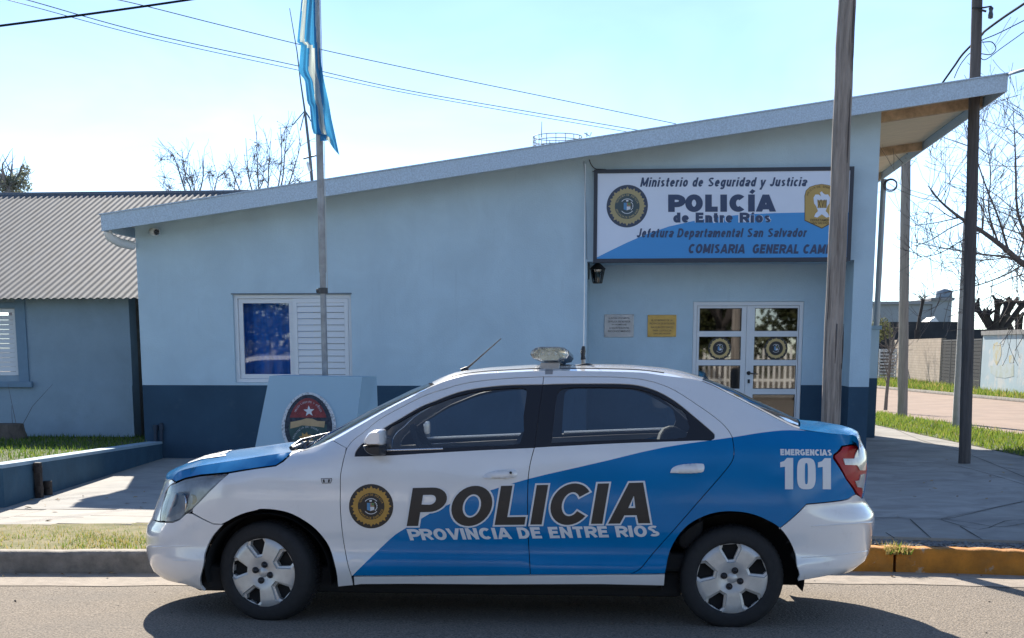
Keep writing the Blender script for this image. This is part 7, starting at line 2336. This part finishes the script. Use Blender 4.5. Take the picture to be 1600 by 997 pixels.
# feathery tree at the far left
ft = thing('feathery_tree', (*ony(15, 330, 45)[:2], .1), 'distant feathery grey-green tree above the far left ridge', 'tree')
mb = MB(); b0_ = np.array([*ony(12, 330, 45)[:2], .1]); mb.tube([b0_, ony(14, 300, 45), ony(20, 285, 45)], [.25, .16, .08], 8)
rr = random.Random(4)
for k in range(12): branch(mb, ony(14, 300, 45), [rr.gauss(0, .8), rr.gauss(0, .5), 1], 1.0, .05, 1, rr, .5, .05, 2)
mb.build('trunk', [twig_blue], ft)
bl = []
for a, b, r_ in ((4, 285, .32), (14, 290, .40), (24, 283, .34), (33, 276, .30), (38, 267, .20), (41, 262, .14), (28, 293, .34), (40, 290, .25), (2, 296, .34), (17, 278, .18)):
    q = ony(a, b, 45); bl.append((q[0], 45, q[2], r_))
leaf_cloud('crown', bl, 1500, .055, leaf_far, ft, 9)

# ================================================================== masts, rails, wires
iron_g = mat('mast_steel', (.12, .13, .14), rough=.5, metal=.4)
YM = 24.0
mast = thing('radio_mast', ony(488, 300, YM), 'thin radio mast with whip and drooping radials beside the flag', 'aerial')
mb = MB(); mb.tube([ony(489, 300, YM), ony(484, 240, YM), ony(477, 178, YM)], [.03, .026, .022], 7); mb.build('mast', [iron_g], mast)
mb = MB(); mb.tube([ony(477, 178, YM), ony(470, 130, YM), ony(464, 80, YM), ony(452.5, 13, YM)], [.018, .013, .010, .006], 6); mb.build('whip', [iron_g], mast)
for a, b in ((457, 196), (469, 204), (484, 184), (486, 190)):
    mb = MB(); mb.tube([ony(476.5, 173, YM), ony(a, b, YM)], .010, 5); mb.build('radial', [iron_g], mast)
mb = MB(); mb.tube([ony(474, 248, YM), ony(494, 243, YM)], .015, 6); mb.build('cross_bar', [iron_g], mast)
mb = MB(); c_ = ony(482, 260, YM - .1); mb.lathe([(.0001, -.09), (.02, -.08), (.024, .06), (.0001, .09)], c_, (-.25, 0, 1), 10); mb.build('fitting', [pv_m], mast)
# rail round the top of a water tower behind the roof
YWt = 60.0
wt_ = thing('water_tower', ony(871, 260, YWt), 'top railing of a round water tower peeping over the roof', 'tower')
cx = ony(871, 222, YWt); rr_ = float(ony(909, 222, YWt)[0] - cx[0]); zt1, zt2, zt3 = (float(ony(871, b, YWt)[2]) for b in (214, 221, 229))
mb = MB(); mb.lathe([(rr_ * .8, -14), (rr_ * .8, -3.6), (rr_ * 1.0, -3.2), (rr_ * 1.0, -.9), (rr_ * .1, -.6)], (cx[0], YWt, zt3), (0, 0, 1), 32); mb.build('tank', [mat('tower_concrete', (.42, .42, .41), rough=.9, noise=.2)], wt_)
mb = MB()
for z in (zt1, zt2, zt3): mb.tube([(cx[0] + rr_ * math.cos(t), YWt + rr_ * math.sin(t), z) for t in np.linspace(0, 2 * math.pi, 36)], .018, 5)
for t in np.linspace(0, 2 * math.pi, 16, endpoint=False): mb.tube([(cx[0] + rr_ * math.cos(t), YWt + rr_ * math.sin(t), zt3 - .9), (cx[0] + rr_ * math.cos(t), YWt + rr_ * math.sin(t), zt1)], .016, 5)
mb.build('railing', [mat('rail_grey', (.3, .31, .32), rough=.6)], wt_)
mb = MB(); mb.tube([ony(846, 215, YWt), ony(846.5, 190, YWt)], [.02, .012], 5); mb.build('rod', [iron_g], wt_)
mb = MB(); mb.tube([ony(917, 214, YWt), ony(917, 207, YWt)], .02, 5); mb.tube([ony(913, 208, YWt), ony(922, 213, YWt), ony(924, 207, YWt)], .02, 5); mb.build('weather_vane', [iron_g], wt_)
wire_black = mat('wire_black', (.02, .02, .02), rough=.95, spec=.05)
def wire(px, Y0, Y1, r, label, m_=None, sag=0, n=5, ex=6):
    P = smooth_line(px, 8); k = len(P)
    mb = MB(); mb.tube([ony(a, b, Y0 + (Y1 - Y0) * i / (k - 1)) for i, (a, b) in enumerate(P)], r, n)
    return tag(mb.build('overhead_wire', [m_ or wire_black]), label, 'wire')
wire_black = mat('wire_black', (.02, .02, .02), rough=.95, spec=.05)
wgrey = mat('wire_grey', (.10, .11, .12), rough=.6)
wire([(-60,48),(0,40.5),(80,30),(190,15),(300,-1),(380,-14)], 12, 13.5, .011, 'thick black cable crossing the top left corner of the sky')
wire([(60,-22),(186,0),(340,38),(500,77),(700,120),(880,157),(1056,193.5)], 20, 30, .008, 'uppermost thin wire sloping down to the middle of the roof', wgrey)
wire([(-40,-24),(50,2),(230,52),(465,103),(620,138),(800,170),(1000,204)], 20, 30, .008, 'middle thin wire of the pair passing behind the flag', wgrey)
wire([(-40,-14),(50,10),(230,58),(465,109.5),(620,142.5),(800,175),(985,207)], 20.3, 30.3, .0065, 'lowest thin wire of the pair passing behind the flag', wgrey)
Yd = float(dp0[1])
wire([(1640,-22),(1600,6),(1570,26),(1540,48),(1532,57),(1505,84),(1490,105),(1465,140),(1440,172)], Yd - .1, Yd + 6, .016, 'thick twisted cable tied to the dark utility pole')
wire([(1535,66),(1550,66),(1556,76),(1548,85),(1533,84),(1518,82),(1505,95),(1497,108),(1491,122)], Yd - .12, Yd + 1.5, .006, 'thin loop of cable hanging at the dark utility pole')
wire([(1640,12),(1600,32),(1560,52),(1534,63),(1520,72)], Yd - .1, Yd, .006, 'upper thin wire running right from the dark utility pole')
wire([(1640,20),(1600,50),(1565,75),(1540,93),(1530,88)], Yd - .1, Yd, .005, 'lower thin wire running right from the dark utility pole')
wire([(1576,116),(1590,112),(1640,98)], 16.4, 15.5, .020, 'thick grey service cable leaving the roof corner to the right', mat('cable_grey', (.3, .38, .44)))
wire([(1440,244),(1480,250),(1540,258),(1640,262)], 30, 24, .007, 'faint wire between the poles under the right eaves', wgrey)

# ================================================================== behind the viewer: what the glass and paint mirror
fence_w = mat('fence_white', (.78, .76, .72), rough=.8, noise=.3, nscale=5)
fence = thing('paling_fence', (-2, -8, 0), 'white paling fence across the street behind the viewer', 'fence')
rr = random.Random(3)
mb = MB()
for k in range(95):
    x = -9 + k * .17; h_ = rr.uniform(1.2, 1.6); w = rr.uniform(.028, .045)
    mb.add([(x, -8, .25), (x + 2 * w, -8, .25), (x + 2 * w, -8, h_), (x + w, -8, h_ + .08), (x, -8, h_), (x, -8.03, .25), (x + 2 * w, -8.03, .25), (x + 2 * w, -8.03, h_), (x + w, -8.03, h_ + .08), (x, -8.03, h_)],
           [(0, 1, 2, 3, 4), (9, 8, 7, 6, 5), (0, 5, 6, 1), (1, 6, 7, 2), (2, 7, 8, 3), (3, 8, 9, 4), (4, 9, 5, 0)])
mb.build('paling', [fence_w], fence)
mb = MB(); mb.box((-9, -8.08, .5), (7.2, -8.04, .58)); mb.box((-9, -8.08, 1.1), (7.2, -8.04, 1.18)); mb.build('rail', [fence_w], fence)
opp = thing('opposite_house', (-6, -16, 0), 'brown brick house across the street behind the viewer', 'house')
mb = MB(); mb.box((-11, -20, -.5), (-1.5, -14, 3.1)); mb.build('wall', [mat('brown_brick', (.30, .19, .12), rough=.9, noise=.3, nscale=4)], opp)
mb = MB(); mb.box((-11.4, -20.4, 3.101), (-1.1, -13.5, 3.3)); mb.build('roof', [mat('brown_roof', (.14, .10, .08), rough=.9)], opp)
for x, s in ((-3.5, 1), (2.5, 2), (5.5, 3), (9.5, 4), (-9, 5)):
    rr = random.Random(40 + s); t_ = thing('street_tree', (x, -10.5, 0), ['', 'bare street tree left of centre behind the viewer', 'bare street tree right of centre behind the viewer', 'forked bare street tree far right behind the viewer', 'outermost bare street tree behind the viewer on the right', 'outermost bare street tree behind the viewer on the left'][s], 'tree')
    mb = MB(); mb.tube([(x, -10.5, -.5), (x + .1, -10.5, 1.4), (x + .05, -10.4, 2.4)], [.24, .20, .16], 9)
    for k in range(6): branch(mb, (x + .05, -10.4, 2.2), [rr.gauss(0, .7), rr.gauss(0, .5), 1], 3.0, .09, 2, rr, .5, .1, 3)
    mb.build('trunk', [bark_d], t_)
palm = thing('young_palm', (1.1, -6.9, 0), 'young feathery palm behind the viewer by the fence', 'palm')
mb = MB(); mb.tube([(1.1, -6.9, -.5), (1.1, -6.9, 1.1)], [.16, .12], 9); mb.build('trunk', [bark], palm)
fm_ = blade_mat('palm_leaf', (.24, .26, .10)); rr = random.Random(12)
for k in range(16):
    a = k * 2.4; L = rr.uniform(1.0, 1.5); mb = MB(); P = []
    for i in range(9):
        t = i / 8; P.append(np.array([1.1 + math.cos(a) * L * t * .8, -6.9 + math.sin(a) * L * t * .8, 1.1 + L * (.95 * t - .75 * t * t)]))
    mb.tube(P, [.015 - .0014 * i for i in range(9)], 4)
    for i in range(1, 8):
        d = P[i + 1] - P[i]; d /= np.linalg.norm(d); sd = np.cross(d, [0, 0, 1]); sd /= np.linalg.norm(sd)
        for sg in (-1, 1):
            for f in (0, .5):
                b_ = P[i] + (P[i + 1] - P[i]) * f; e = b_ + (sd * sg * .8 + d * .7 + np.array([0, 0, -.15])) * .34
                mb.add([b_ - d * .02, b_ + d * .02, e], [(0, 1, 2)])
    mb.build('frond', [fm_], palm, recalc=False)
struct('opposite_pavement', flat([(-40, -14), (30, -14), (30, -6.4), (-40, -6.4)], .06), pave_m)

for k, (x, y, r_, lab) in enumerate(((-9.5, -13, 3.2, 'added unseen evergreen behind the viewer, leftmost of the row'), (-4.2, -15.5, 3.4, 'added unseen evergreen behind the viewer, second from the left'), (1.0, -14, 3.0, 'added unseen evergreen behind the viewer, middle of the row'),
                                    (5.6, -13.5, 3.1, 'added unseen evergreen behind the viewer, second from the right'), (10.5, -15, 3.4, 'added unseen evergreen behind the viewer, rightmost of the row'), (-15, -15, 3.6, 'added unseen evergreen behind the viewer, beyond the left end of the fence'))):
    t_ = thing('evergreen_tree', (x, y, 0), lab, 'tree', 'unseen evergreens added to darken reflections')  # unseen trees added as a dense backdrop that darkens the mirrored low sky
    mb = MB(); mb.tube([(x, y, -.6), (x, y, 2.0), (x + .1, y, 4.5)], [.3, .22, .1], 9); mb.build('trunk', [bark_d], t_)
    rr = random.Random(60 + k)
    leaf_cloud('crown', [(x + rr.uniform(-1.6, 1.6), y + rr.uniform(-1, 1), rr.uniform(1.2, 6.0), rr.uniform(1.1, 1.9)) for q in range(13)], 9000, .16, leafm, t_, 70 + k)

rl = random.Random(17); mb = MB()
leaf_d = [mat('dry_leaf_brown', (.20, .11, .05), rough=.9), mat('dry_leaf_tan', (.36, .25, .12), rough=.9)]
for k in range(150):
    q = rl.random()
    if q < .45: x = rl.uniform(-5.5, 3.5); y = kerb_y(x) - abs(rl.gauss(0, .12)) - .02; z = road_z(y) + .012
    elif q < .75: x = rl.uniform(1.2, 4.6); y = rl.uniform(10.6, 18); z = Z_PAVE + .012
    else: x = rl.uniform(-6, -3); y = rl.uniform(10.4, 13.5); z = Z_PAVE + .014
    a = rl.uniform(0, 6.3); L = rl.uniform(.015, .04); c_, s_ = math.cos(a), math.sin(a); t = rl.uniform(-.3, .3)
    mb.add([(x + c_ * L, y + s_ * L, z + t * L), (x - s_ * L * .4, y + c_ * L * .4, z + .006), (x - c_ * L, y - s_ * L, z - t * L * .3), (x + s_ * L * .4, y - c_ * L * .4, z)], [(0, 1, 2, 3)], k % 2)
tag(mb.build('dry_leaves', leaf_d, recalc=False), kind='stuff')

# a second patrol car parked just ahead, outside the frame: the station window mirrors its sunny side
def copy_tree(o, parent=None):
    c = o.copy(); COL.objects.link(c)
    if parent is not None: c.parent = parent
    for ch in list(o.children): copy_tree(ch, c)
    return c
second = copy_tree(car)
second.matrix_basis = Matrix.Translation((-7.05, -.78, .02)) @ Matrix.Rotation(R(4), 4, 'Z') @ Matrix.Translation((0, 0, 0)) @ car.matrix_basis
second.location = (CO[0] - 6.6, CO[1] - .70, CO[2] + .02)
second['label'] = 'second police saloon parked ahead of the first, mirrored in the station window'
car['group'] = second['group'] = 'police cars parked along the kerb'
